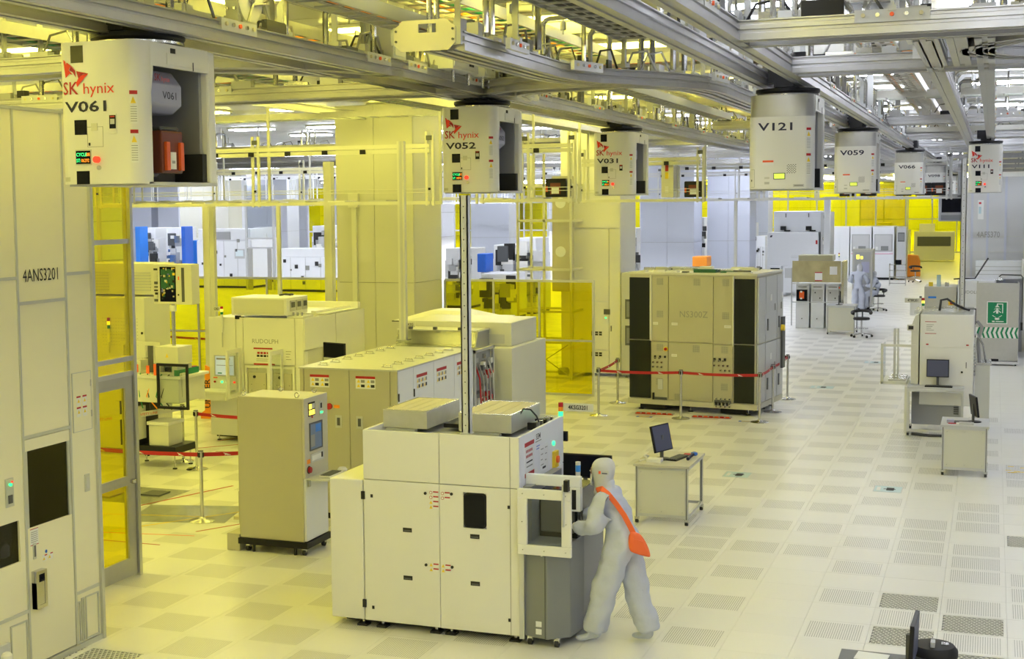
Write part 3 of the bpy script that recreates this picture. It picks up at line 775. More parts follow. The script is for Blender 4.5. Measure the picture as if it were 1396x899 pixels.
def emblem(t, cx, cz, s):
    g = G().use('logo_red')
    def fl(pts, m):
        g.use(m); P = [wrap(Vector((cx+u*s, -1, cz+v*s)))+Vector((0, -.001, 0)) for u, v in pts]; g.add(P, [tuple(range(len(P)))])
    fl([(-.52,.50), (-.42,-.12), (-.25,.02), (-.12,-.02), (-.28,.14), (-.2,.3)], 'logo_red')
    fl([(-.20,.26), (-.02,.12), (.0,-.12), (-.12,.06), (-.26,.14)], 'logo_dark')
    fl([(-.52,.50), (-.20,.30), (-.02,.14), (-.20,.26)], 'logo_red')
    fl([(.02,.10), (.50,.0), (.28,-.02), (.10,-.16)], 'logo_dark')
    fl([(.0,-.30), (.10,-.14), (.26,-.04), (.50,.0), (.20,-.28), (.04,-.44)], 'logo_red')
    g.obj('emblem', t)
def vehicle(kind, num, y, x, label, cyc=None, z=4.12):
    t = thing('overhead_vehicle', label, 'vehicle', (x, y+L2+.0, z))
    g = G().use('shell'); n = len(OUT)
    top = HB if kind == 'logo' else .74
    P = [(a, b, 0) for a, b in OUT]+[(a, b, top) for a, b in OUT]
    inn = [(a*.94, b+.03) for a, b in OUT]
    P += [(a, b, 0) for a, b in inn]+[(a, b, top) for a, b in inn]
    F = [(i, i+1, n+i+1, n+i) for i in range(n-1)]+[(2*n+i+1, 2*n+i, 3*n+i, 3*n+i+1) for i in range(n-1)]
    F += [(i+1, i, 2*n+i, 2*n+i+1) for i in range(n-1)]+[(n+i, n+i+1, 3*n+i+1, 3*n+i) for i in range(n-1)]
    F += [(0, n, 3*n, 2*n), (n-1, 3*n-1, 4*n-1, 2*n-1)]
    g.add(P, F, True); fs = g.obj('front_shell', t)
    if kind != 'logo':
        g = G().use('brushed'); P = [(a*.985, b+.004, .735) for a, b in OUT]+[(a*.985, b+.004, HB) for a, b in OUT]
        g.add(P, [(i, i+1, n+i+1, n+i) for i in range(n-1)], True); g.obj('metal_band', t)
    # frame
    yb = L2
    G().box(-W2, -W2+.02, -L2+.15, yb-.02, 0, HB, 'shell').obj('left_side_panel', t)
    G().box(-W2, W2, -L2+.1, yb, -.012, .012, 'light_grey').obj('floor_plate', t)
    G().box(-W2+.02, W2-.02, -L2+.14, yb-.06, HB-.02, HB, 'shell').obj('roof_plate', t)
    G().box(-W2, W2, yb-.10, yb, 0, HB, 'shell').obj('rear_shell', t, bevel=.02)
    g = G(); g.box(W2-.025, W2, -L2+.15, yb-.10, .80, HB, 'shell'); g.poly((W2-.025,0,0), (Y_, Z_, X_), [(-L2+.15, .8), (-L2+.15, .62), (-L2+.175, .74), (-L2+.18, .8)], 0, .025); g.box(W2, W2+.006, -L2+.35, yb-.2, .82, .90); g.obj('side_header', t)
    g = G(); g.box(W2, W2+.004, -L2+.4, yb-.25, .845, .85, 'print_black'); g.box(W2, W2+.004, -L2+.40, -L2+.46, .90, .935); g.box(W2+.006, W2+.01, yb-.32, yb-.315, .80, .86); g.obj('latch', t)
    G().box(-W2+.05, W2-.06, -L2+.135, -L2+.15, .02, HB-.03, 'lilac').obj('inner_bulkhead', t)
    G().box(-W2+.05, W2-.06, yb-.14, yb-.105, .02, HB-.03, 'bracket').obj('rear_bulkhead', t)
    # hoist: rounded lilac housing with lettering
    g = G(); g.poly((0, -.16, 0), (X_, Z_, Y_), [(-.2,.58), (-.12,.50), (.12,.50), (.2,.56), (.2,.70), (.12,.80), (-.2,.80)], 0, .40, 'lilac'); ho = g.obj('hoist', t, bevel=.015)
    if kind == 'logo':
        text(num, .075, (.202, -.02, .60), RIGHT, 'navy_print', ho, sx=1.25, name='lettering')
        text('SK', .07, (.202, -.12, .72), RIGHT, 'logo_dark', ho, name='lettering'); text('hynix', .05, (.202, -.03, .72), RIGHT, 'logo_red', ho, name='lettering')
    G().box(.06, W2-.03, yb-.16, yb-.10, .02, .22, 'print_black').obj('corner_block', t)
    # turntable, neck and running gear
    g = G(); g.lathe((0, 0, HB), [(.30, 0), (.325, .012), (.325, .03), (.29, .04)], 36, 'steel'); g.obj('silver_ring', t)
    g = G(); g.lathe((0, 0, HB+.035), [(.31, 0), (.33, .02), (.33, .05), (.2, .06)], 36, 'black'); g.obj('turntable', t)
    g = G(); g.box(-.10, .10, -.34, .34, HB+.09, HB+.20, 'black'); g.box(-.17, .17, -.28, -.16, HB+.14, HB+.30); g.box(-.17, .17, .16, .28, HB+.14, HB+.30)
    for sx in (-1, 1):
        for sy in (-1, 1): g.cyl((sx*.12, sy*.22, HB+.24), (sx*.16, sy*.22, HB+.24), .05, 14, 'rubber')
    g.obj('running_gear', t)
    # warning labels at the right corner
    fr = FRONT
    for z0 in (.14, .40):
        g = G(); patch(g, .258, .300, z0, z0+.22, .002, 'paper'); patch(g, .258, .300, z0+.195, z0+.22, .003, 'red')
        P = [wrap(Vector(q))-Vector((-.001,.002,0)) for q in ((.264,-1,z0+.135), (.294,-1,z0+.135), (.279,-1,z0+.182))]; g.use('yellow').add(P, [(0,1,2)])
        for i in range(7): patch(g, .262, .296, z0+.015+i*.016, z0+.019+i*.016, .0028, 'print_grey')
        g.obj('warning_label', t)
    if kind == 'logo':
        text('SK', .12, (-.275, -1, .61), fr, 'logo_dark', t, sx=.95, bend=wrap, bold=.012)
        text('hynix', .105, (-.11, -1, .61), fr, 'logo_red', t, sx=1.12, bend=wrap)
        emblem(t, -.16, .745, .20)
        text(num, .100, (-.255, -1, .49), fr, 'navy_print', t, sx=1.72, bend=wrap, bold=.02)
        for (a, b, c, d) in ((-.20, -.10, .82, .935), (-.185, -.085, .335, .435), (-.18, -.075, .0, .09)):
            g = G(); patch(g, a, b, c, d, .002, 'gloss_black'); g.obj('sensor_window', t)
        g = G(); patch(g, -.185, -.055, .13, .235, .004, 'galvanised'); patch(g, -.178, -.062, .138, .227, .006, 'gloss_black'); dsp = g.obj('display', t)
        text('CYCLE', .033, (-.174, -1, .190), fr, 'led_green', dsp, sx=.86, bend=lambda p: wrap(p)-Vector((0,.005,0)))
        text(':'+(cyc or '08/06292').split('/')[0], .033, (-.098, -1, .190), fr, 'led_orange', dsp, sx=.86, bend=lambda p: wrap(p)-Vector((0,.005,0)))
        text('ST:', .033, (-.174, -1, .150), fr, 'led_green', dsp, sx=.86, bend=lambda p: wrap(p)-Vector((0,.005,0)))
        text((cyc or '08/06292').split('/')[1], .033, (-.135, -1, .150), fr, 'led_orange', dsp, sx=.80, bend=lambda p: wrap(p)-Vector((0,.005,0)))
        g = G()
        for (a, b, c, d) in ((-.085, .04, .384, .387), (.04, .043, .25, .387), (-.085, .04, .25, .253), (-.085, -.082, .25, .34)): patch(g, a, b, c, d, .001, 'print_grey')
        patch(g, -.05, .0, .36, .41, .003, 'galvanised'); patch(g, -.075, -.062, .26, .28, .003, 'print_black'); g.obj('access_hatch', t)
        g = G(); y = shell_y(.0); g.cyl((-.005, y-.002, .165), (-.005, y-.03, .165), .022, 16, 'led_red'); g.cyl((.005, y, .11), (.005, y-.01, .11), .016, 14, 'steel'); g.obj('stop_button', t)
        g = G(); patch(g, .075, .155, .335, .47, .006, 'shell'); patch(g, .10, .15, .37, .46, .008, 'gloss_black'); patch(g, .108, .142, .40, .435, .010, 'light_grey'); patch(g, .108, .142, .445, .455, .010, 'red'); g.obj('handle_recess', t)
        g = G(); patch(g, -.29, -.235, .02, .05, .002, 'galvanised'); g.obj('name_plate', t)
    else:
        text(num, .11, (-.225, -1, .60), fr, 'navy_print', t, sx=1.62, bend=wrap, bold=.018)
        g = G(); patch(g, -.18, -.07, .275, .295, .003, 'orange_print'); patch(g, -.18, -.07, .245, .275, .002, 'paper'); g.obj('caution_label', t)
        g = G(); patch(g, -.07, .05, .10, .165, .004, 'dark_grey'); patch(g, -.062, .042, .107, .158, .006, 'lcd'); g.obj('status_display', t)
        g = G()
        for i in range(8):
            for j in range(8):
                if (i+j) % 2 == 0: patch(g, .065+i*.012, .074+i*.012, .16+j*.012, .167+j*.012, .0015, 'print_black')
        g.obj('vent_holes', t)
        g = G(); patch(g, -.16, -.11, .105, .125, .004, 'galvanised'); patch(g, -.16, -.11, .05, .075, .004, 'brushed'); patch(g, .13, .24, .02, .048, .002, 'light_grey'); patch(g, .14, .23, .028, .040, .003, 'print_grey'); g.obj('badge', t)
        g = G()
        for (a, b, c, d) in ((-.31, -.265, .20, .203), (-.265, -.262, .02, .203), (-.31, -.265, .02, .023)): patch(g, a, b, c, d, .001, 'print_grey')
        patch(g, -.30, -.29, .08, .10, .002, 'print_black'); g.obj('access_hatch', t)
    return t
def pod(x, y, z, label, rz=0):
    t = thing('wafer_pod', label, 'wafer carrier', (x, y, z), rz)
    g = G(); g.box(-.20, .20, -.14, .14, .0, .30, 'pod'); g.box(-.18, .18, -.12, .12, .30, .33, 'dark_grey'); g.obj('body', t, bevel=.02)
    for s in (-1, 1): G().box(.20, .225, s*.09-.022, s*.09+.022, .02, .22, 'pod_orange').obj('handle', t, bevel=.004)
    G().ob((.201,0,0), RIGHT, -.035, .035, .03, .15, 0, .004, 'paper').ob((.205,0,0), RIGHT, -.02, .02, .07, .09, 0, .001, 'print_grey').obj('label_card', t)
    G().lathe((0, 0, -.02), [(.05, 0), (.07, .02)], 12, 'light_grey').obj('foot', t)
    return t
vehicle('logo', 'V061', -4.24, -2.85, 'nearest overhead vehicle, numbered V061, with red lettering and open side', '08/06292', z=4.165)
vehicle('logo', 'V052', 2.66, -2.75, 'overhead vehicle numbered V052 above the beige cabinets', '02/10002', z=4.135)
vehicle('logo', 'V031', 9.05, -2.71, 'overhead vehicle numbered V031 left of the banded vehicles', '03/08210')
vehicle('logo', 'V111', 18.2, 2.63, 'overhead vehicle numbered V111 hanging above the green shower sign', '01/08111')
vehicle('band', 'V121', 2.43, .76, 'large overhead vehicle numbered V121 with brushed metal band')
vehicle('band', 'V059', 11.3, .70, 'overhead vehicle numbered V059 behind V121')
vehicle('band', 'V066', 22.6, .92, 'overhead vehicle numbered V066 behind V059')
vehicle('band', 'V098', 37.0, .98, 'overhead vehicle numbered V098 behind V066')
vehicle('band', 'V083', 60.0, .82, 'most distant overhead vehicle, half hidden behind V098')
pod(-2.80, -3.72, 4.24, 'orange-brown wafer carrier held inside the nearest vehicle')
# ------------------------------------------------------------------ small shared builders
def warn(g, o, fr, u, v, w, h, cols=2):
    g.ob(o, fr, u, u+w, v, v+h, 0, .002, 'paper')
    g.ob(o, fr, u, u+w, v+h*.80, v+h, .002, .003, 'red')
    for i in range(cols):
        a = u+w*(i+.12)/cols
        for r in range(2):
            g.poly((Vector(o)+fr[0]*a+fr[1]*(v+h*(.12+.36*r))), fr, [(0,0), (w/cols*.36,0), (w/cols*.18, h*.26)], .002, .003, 'yellow')
            g.ob(o, fr, a+w/cols*.42, a+w/cols*.80, v+h*(.12+.36*r), v+h*(.34+.36*r), .002, .003, 'print_black' if r == 0 else 'print_grey')
def notice(g, o, fr, u, v, w, h, m='paper'):
    g.ob(o, fr, u, u+w, v, v+h, 0, .002, m)
    g.ob(o, fr, u, u+w, v, v+h*.12, .002, .003, 'red'); g.ob(o, fr, u, u+w, v+h*.88, v+h, .002, .003, 'red')
    for i, (a, mm) in enumerate(((.70, 'red'), (.55, 'red'), (.40, 'print_black'), (.27, 'print_grey'))):
        for k in range(5 if i < 2 else 1):
            c0 = u+w*(.15+.14*k) if i < 2 else u+w*.18
            g.ob(o, fr, c0, c0+(w*.09 if i < 2 else w*.64), v+h*a, v+h*(a+(.08 if i < 2 else .04)), .002, .003, mm)
def tower(parent, x, y, z, pole=.3, sign=None, lit='green', side=-1):
    g = G().cyl((x,y,z), (x,y,z+pole), .010, 8, 'light_grey').cyl((x,y,z+pole*.45), (x,y,z+pole), .022, 10, 'white'); g.obj('tower_pole', parent)
    cols = {'green': ('led_green', 'orange_sign', 'red'), 'yellow': ('green', 'led_yellow', 'red'), 'off': ('green', 'orange', 'red')}[lit]
    for i, c in enumerate(cols): G().cyl((x,y,z+pole+.045*i), (x,y,z+pole+.045*i+.042), .024, 12, c).obj('signal_lamp', parent)
    if sign:
        w = .055*len(sign)*.62+.03; a, b = (x-.03-w, x-.03) if side < 0 else (x+.03, x+.03+w)
        s = G().box(a, b, y-.006, y+.006, z+pole+.05, z+pole+.13, 'cream').obj('sign_plate', parent)
        text(sign, .06, ((a+b)/2, y-.007, z+pole+.07), FRONT, 'print_black', s, align='CENTER', sx=.78, bold=.02)
def casters(g, xs, ys, r=.035, z=0):
    for x in xs:
        for y in ys:
            g.cyl((x-.018, y, z+r), (x+.018, y, z+r), r, 14, 'rubber'); g.box(x-.026, x+.026, y-.02, y+.03, z+r+.01, z+2*r+.02, 'steel')
def feet(g, xs, ys, h=.06, r=.035):
    for x in xs:
        for y in ys: g.cyl((x,y,0), (x,y,.012), r, 12, 'rubber'); g.cyl((x,y,.012), (x,y,h), .012, 8, 'steel')
def monitor(x, y, z, rz, label, w=.40, h=.26, scr='screen_dark', tilt=0, pole=.14, thin=.03, base=True):
    t = thing('monitor', label, 'monitor', (x, y, z), rz)
    g = G()
    if base: g.lathe((0, 0, 0), [(.10, 0), (.105, .008), (.09, .016), (.02, .02)], 20, 'black')
    g.box(-.02, .02, .0, .03, .01, pole+h*.6, 'dark_grey'); g.obj('stand', t)
    s = G().box(-w/2, w/2, -.03, -.03+thin, 0, h, 'black').obj('display_body', t, bevel=.004); s.location = (0, 0, pole); s.rotation_euler = (tilt, 0, 0)
    G().ob((0,-.03,0), FRONT, -w/2+.015, w/2-.015, .015, h-.015, .0, .002, scr).obj('screen', s)
    return t
def keyboard(x, y, z, rz, label, w=.42, m='black'):
    t = G(); t.box(-w/2, w/2, -.07, .07, 0, .018, m)
    for r in range(4):
        for c in range(14): t.box(-w/2+.012+c*(w-.024)/14, -w/2+.010+(c+.86)*(w-.024)/14, -.058+r*.031, -.058+r*.031+.024, .018, .026, 'dark_grey')
    o = t.obj('keyboard', loc=(x, y, z)); o.rotation_euler = (0, 0, rz); return tag(o, label, 'keyboard')
def lines(g, o, fr, u, v, w, n, dv, m='print_grey', th=.008):
    for i in range(n): g.ob(o, fr, u, u+w*(1-.18*(i % 3)), v-i*dv, v-i*dv+th, 0, .0015, m)

# ------------------------------------------------------------------ foreground white machine
def front_machine():
    t = thing('inspection_machine', 'large white box machine with two filter units on its top, in front', 'machine', (-3.03, -.45, 0))
    W, D = 1.90, 1.40
    g = G(); g.box(.03, W-.03, .03, D-.03, .07, 1.38, 'light_grey'); g.box(.38, W-.03, .03, D-.03, 1.38, 1.80); g.obj('frame', t)
    G().box(0, .345, 0, D, .075, 1.42, 'shell').obj('side_cabinet', t, bevel=.012)
    d1 = G().box(.355, 1.122, 0, .03, .075, 1.428, 'shell').obj('door', t, bevel=.006)
    g = G(); g.ob((0,0,0), FRONT, 1.128, W, .075, 1.04, -.03, 0, 'shell'); g.ob((0,0,0), FRONT, 1.128, W, 1.37, 1.428, -.03, 0); g.ob((0,0,0), FRONT, 1.128, 1.36, 1.04, 1.37, -.03, 0); g.ob((0,0,0), FRONT, 1.585, W, 1.04, 1.37, -.03, 0)
    d2 = g.obj('door', t)
    rr = .03; w0, w1, z0, z1 = 1.365, 1.58, 1.045, 1.365
    pts = [(w0+rr-rr*cos(a), z0+rr-rr*sin(a)) for a in (0, pi/4, pi/2)]+[(w1-rr+rr*sin(a), z0+rr-rr*cos(a)) for a in (0, pi/4, pi/2)]+[(w1-rr+rr*cos(a), z1-rr+rr*sin(a)) for a in (0, pi/4, pi/2)]+[(w0+rr-rr*sin(a), z1-rr+rr*cos(a)) for a in (0, pi/4, pi/2)]
    G().poly((0,0,0), FRONT, pts, -.02, .006, 'black').poly((0,0,0), FRONT, [(a+(.012 if a < 1.47 else -.012), b+(.012 if b < 1.2 else -.012)) for a, b in pts], .006, .008, 'gloss_black').obj('window', d2)
    for (u, v) in ((.80, .955), (.80, .50)):
        G().ob((0,0,0), FRONT, u-.045, u+.045, v, v+.04, .0, .003, 'print_black').ob((0,0,0), FRONT, u-.035, u+.035, v+.008, v+.02, .003, .005, 'dark_grey').obj('pull_handle', d1)
    for (u, v) in ((1.47, .945), (1.47, .505)):
        G().ob((0,0,0), FRONT, u-.045, u+.045, v, v+.04, .0, .003, 'print_black').ob((0,0,0), FRONT, u-.035, u+.035, v+.008, v+.02, .003, .005, 'dark_grey').obj('pull_handle', d2)
    for (u, v) in ((.352, 1.24), (.352, .20)): G().ob((0,0,0), FRONT, u-.018, u+.018, v, v+.075, -.005, .014, 'print_black').obj('hinge', t)
    for (u, v) in ((.44, 1.26), (.44, .19)): G().ob((0,0,0), FRONT, u-.011, u+.011, v, v+.03, 0, .006, 'print_black').obj('latch', d1)
    for (u, v) in ((1.80, 1.245), (1.80, .20)): G().ob((0,0,0), FRONT, u-.011, u+.011, v, v+.03, 0, .006, 'print_black').obj('latch', d2)
    for u, v, d in ((.985, 1.335, d1), (.985, .66, d1), (1.245, 1.345, d2), (1.245, .66, d2)): G().cyl((u, 0, v), (u, -.008, v), .014, 14, 'print_black').obj('lock', d)
    for u, v, n, d in ((1.025, 1.36, 4, d1), (1.02, .68, 2, d1), (1.14, 1.36, 2, d2), (1.14, .68, 2, d2)):
        g = G()
        for i in range(n):
            z = v-i*.045
            if n == 2 and v < 1 or i > 1: g.poly((u, 0, z-.03), FRONT, [(0,0), (.03,0), (.015,.03)], 0, .002, 'yellow')
            else: g.cyl((u+.015, 0, z-.015), (u+.015, -.002, z-.015), .015, 14, 'red'); g.cyl((u+.015, -.002, z-.015), (u+.015, -.003, z-.015), .011, 14, 'paper')
            g.ob((0,0,0), FRONT, u+.038, u+.09, z-.03, z, 0, .0015, 'paper'); g.ob((0,0,0), FRONT, u+.038, u+.09, z-.012, z, .0015, .0025, 'red')
        g.obj('warning_label', d)
    # upper casing, open at the top
    G().box(.355, 1.122, 0, .03, 1.434, 1.90, 'shell').obj('upper_panel', t, bevel=.005)
    G().box(1.128, W, 0, .03, 1.434, 1.90, 'shell').obj('upper_panel', t, bevel=.005)
    G().box(.355, .385, .032, D, 1.43, 1.90, 'shell').obj('upper_side', t)
    G().box(.387, W-.03, D-.03, D, 1.43, 1.90, 'shell').obj('upper_side', t)
    G().box(W-.03, W+.0, .032, D, 1.434, 1.90, 'cool_white').obj('upper_side', t, bevel=.004)
    G().box(W-.03, W+.0, .032, D, .075, 1.428, 'cool_white').obj('lower_side', t, bevel=.004)
    G().box(W-.09, W-.084, -.001, .0, .08, 1.9, 'print_grey').obj('seam', t)
    # right-hand side: notices and controls
    R = (W, 0, 0)
    g = G(); notice(g, R, RIGHT, .16, 1.50, .28, .32); g.obj('notice_board', t)
    g = G(); g.ob(R, RIGHT, .62, .88, 1.44, 1.72, 0, .002, 'paper'); lines(g, (W+.002,0,0), RIGHT, .65, 1.68, .08, 4, .05); lines(g, (W+.002,0,0), RIGHT, .78, 1.68, .07, 3, .06); g.ob(R, RIGHT, .70, .80, 1.49, 1.51, .002, .003, 'print_black'); g.obj('data_sheet', t)
    text('SEM', .075, (W+.001, .50, 1.80), RIGHT, 'navy_print', t, sx=1.1, bold=.01)
    g = G(); lines(g, R, RIGHT, .49, 1.775, .18, 1, .03); lines(g, R, RIGHT, .52, 1.73, .10, 2, .025, 'blue'); g.obj('small_print', t)
    g = G(); g.ob(R, RIGHT, 1.02, 1.14, 1.44, 1.60, 0, .03, 'yellow'); g.cyl((W+.03, 1.08, 1.52), (W+.05, 1.08, 1.52), .035, 14, 'orange'); g.ob(R, RIGHT, 1.0, 1.08, 1.32, 1.40, 0, .03, 'orange_sign'); g.cyl((W+.03,1.04,1.36), (W+.05,1.04,1.36), .02, 12, 'red'); g.obj('main_switch', t)
    G().cyl((W, 1.05, 1.68), (W+.015, 1.05, 1.68), .022, 14, 'led_green').obj('power_lamp', t)
    tower(t, W-.02, D-.02, 1.62, .28, '4KSG3201', 'green', 1)
    # filter units on the top
    for k, (u0, u1, ns) in enumerate(((.38, .84, 4), (1.16, 1.69, 4))):
        f = G().box(u0, u1, .42, 1.30, 1.86, 2.03, 'galvanised').obj('filter_unit', t, bevel=.006)
        G().frame((0,0,2.03), TOP, u0, u1, .42, 1.30, .018, 0, .006, 'steel').obj('rim', f)
        wv = (u1-u0-.036)/ns
        for i in range(ns): G().box(u0+.018+i*wv+.004, u0+.018+(i+1)*wv-.004, .44, 1.28, 2.03, 2.034, 'wood_filter').obj('filter_slat', f)
        G().box(u0+.05, u1-.1, .36, .42, 1.84, 1.86, 'bracket').obj('bracket', f)
    g = G(); g.tube([(1.68, .75, 1.90), (1.68, .70, 2.00), (1.72, .68, 2.06), (1.78, .72, 2.05), (1.82, .78, 1.98), (1.83, .82, 1.92)], .008, 8, 'cable'); g.obj('hose', t)
    g = G(); 
    for i in range(6): g.box(1.72+.02*(i % 3), 1.80+.01*i, .8+i*.08, .84+i*.08, 1.84, 1.91, ['black', 'bracket', 'steel'][i % 3])
    g.box(.90, 1.12, .7, 1.1, 1.84, 1.88, 'black'); g.obj('fittings', t, kind='stuff')
    # feet
    for u in (.30, .50, 1.05, 1.20, 1.83):
        for v in (.09, D-.1):
            g = G(); g.box(u-.05, u+.05, v-.05, v+.05, 0, .02, 'rubber'); g.cyl((u,v,.02), (u,v,.08), .016, 8, 'steel'); g.obj('foot', t)
    G().box(.1, W-.1, .12, D-.1, .03, .07, 'black').obj('base_plate', t)
    # aluminium edge post and cable beside the door
    G().box(W+.002, W+.05, -.03, .03, .06, 1.0, 'aluminium').obj('edge_post', t)
    G().tube([(W+.02, -.04, 1.42), (W+.03, -.06, 1.35), (W+.03, -.05, .95), (W+.01, -.04, .86)], .005, 6, 'cable').obj('cable', t)
    # load port: grey body
    lp = G().poly((W+.03, 0, 0), TOP, [(0, .02), (.24, -.05), (.42, .10), (.46, .40), (.46, 1.1), (0, 1.1)], .08, .95, 'grey').obj('load_port_body', t, bevel=.01)
    G().ob((W+.03,0,0), FRONT, .22, .228, .09, .94, .0, .052, 'dark_grey').obj('seam', lp)
    g = G(); g.box(W+.21, W+.27, -.038, -.03, .84, .92, 'paper'); g.box(W+.22, W+.26, -.040, -.038, .85, .875, 'print_black'); g.box(W+.215, W+.265, -.040, -.038, .905, .915, 'red'); g.obj('sticker', lp)
    g = G(); g.box(W+.16, W+.22, -.034, -.028, .12, .17, 'paper'); g.box(W+.16, W+.22, -.034, -.028, .19, .24); g.obj('sticker', lp)
    g = G(); casters(g, (W+.09, W+.34), (.03, .95), .035); g.obj('caster', lp)
    # arch frame above the port
    g = G(); g.box(W, W+.52, .18, .24, 1.44, 1.54, 'cool_white'); g.box(W+.42, W+.52, .18, .26, 1.22, 1.44, 'cool_white'); g.box(W, W+.06, .18, .24, 1.0, 1.44, 'cool_white'); g.obj('port_arch', t, bevel=.008)
    g = G(); g.box(W+.02, W+.10, .05, 1.0, .95, 1.45, 'grey'); g.obj('port_wall', t)
    g = G(); g.box(W+.44, W+.48, .175, .18, 1.24, 1.42, 'black'); g.box(W+.51, W+.515, .19, .25, 1.0, 1.46); g.obj('slot', t)
    # open window door
    g = G(); o = (W+.01, -.07, .86); g.frame(o, FRONT, 0, .50, 0, .60, .09, -.012, .022, 'shell'); d = g.obj('window_door', t, bevel=.006)
    G().ob(o, FRONT, .088, .412, .088, .512, .0, .005, 'clear_glass').obj('door_pane', d)
    g = G(); [g.cyl((o[0]+u, o[1]-.022, o[2]+v), (o[0]+u, o[1]-.026, o[2]+v), .006, 8, 'steel') for u in (.05, .25, .45) for v in (.045, .555)]; [g.cyl((o[0]+u, o[1]-.022, o[2]+.3), (o[0]+u, o[1]-.026, o[2]+.3), .006, 8) for u in (.045, .455)]; g.obj('screw', d)
    g = G().cyl((W+.44, -.10, 1.14), (W+.44, -.10, 1.52), .012, 8, 'light_grey').box(W+.45, W+.49, -.12, -.06, 1.46, 1.56, 'black'); g.obj('stay_arm', d)
    # blue topped indicator
    G().cyl((W+.47, .28, 1.40), (W+.47, .28, 1.57), .022, 14, 'light_grey').cyl((W+.47, .28, 1.57), (W+.47, .28, 1.63), .023, 14, 'bright_blue').cyl((W+.47, .28, 1.63), (W+.47, .28, 1.66), .023, 14, 'light_grey').obj('indicator', t)
    # black carrier opener
    g = G(); g.poly((W+.10, 0, 0), (Y_, Z_, X_), [(.28, .92), (.95, .92), (.95, 1.34), (.85, 1.38), (.34, 1.38), (.28, 1.30)], 0, .36, 'gloss_black'); g.box(W+.12, W+.44, .25, .30, 1.0, 1.3, 'dark_grey'); g.obj('port_box', t, bevel=.012)
front_machine()
monitor(-1.165, .985, 1.64, 0, 'small black screen hung on the back edge of the front machine', .15, .10, 'gloss_black', base=False, pole=0)
monitor(-.95, 1.10, 0, 0, 'wide black screen on a stand behind the front machine, left of the suited person', .56, .24, 'gloss_black', pole=1.26)
g = G().cyl((0,0,0), (0,0,.012), .07, 14, 'rubber').cyl((0,0,.012), (0,0,2.26), .035, 4, 'galvanised')
def channel(x, y, z0, z1, label, w=.075):
    t = G(); t.box(-w/2, w/2, -w/2, -w/2+.012, 0, z1-z0, 'light_grey'); t.box(-w/2, -w/2+.012, -w/2, w/2, 0, z1-z0); t.box(w/2-.012, w/2, -w/2, w/2, 0, z1-z0); t.box(-w*.7, w*.7, -w*.6, w*.6, 0, .012)
    for i in range(int((z1-z0)/.1)): t.cyl((0, -w/2-.001, .08+i*.1), (0, -w/2-.002, .08+i*.1), .007, 6, 'dark_grey')
    o = t.obj('cable_post', loc=(x, y, z0)); return tag(o, label, 'post')
channel(-1.66, -.36, 1.90, 4.08, 'perforated grey steel post rising from the front machine')
def post_(x, y, z0, z1, w, label, m='cream'):
    o = G().box(-w/2, w/2, -w/2, w/2, 0, z1-z0, m).box(-w/2-.004, -w/2, -w*.15, w*.15, 0, z1-z0, 'light_grey').box(-w*.8, w*.8, -w*.8, w*.8, 0, .01).obj('post', loc=(x, y, z0)); return tag(o, label, 'post')

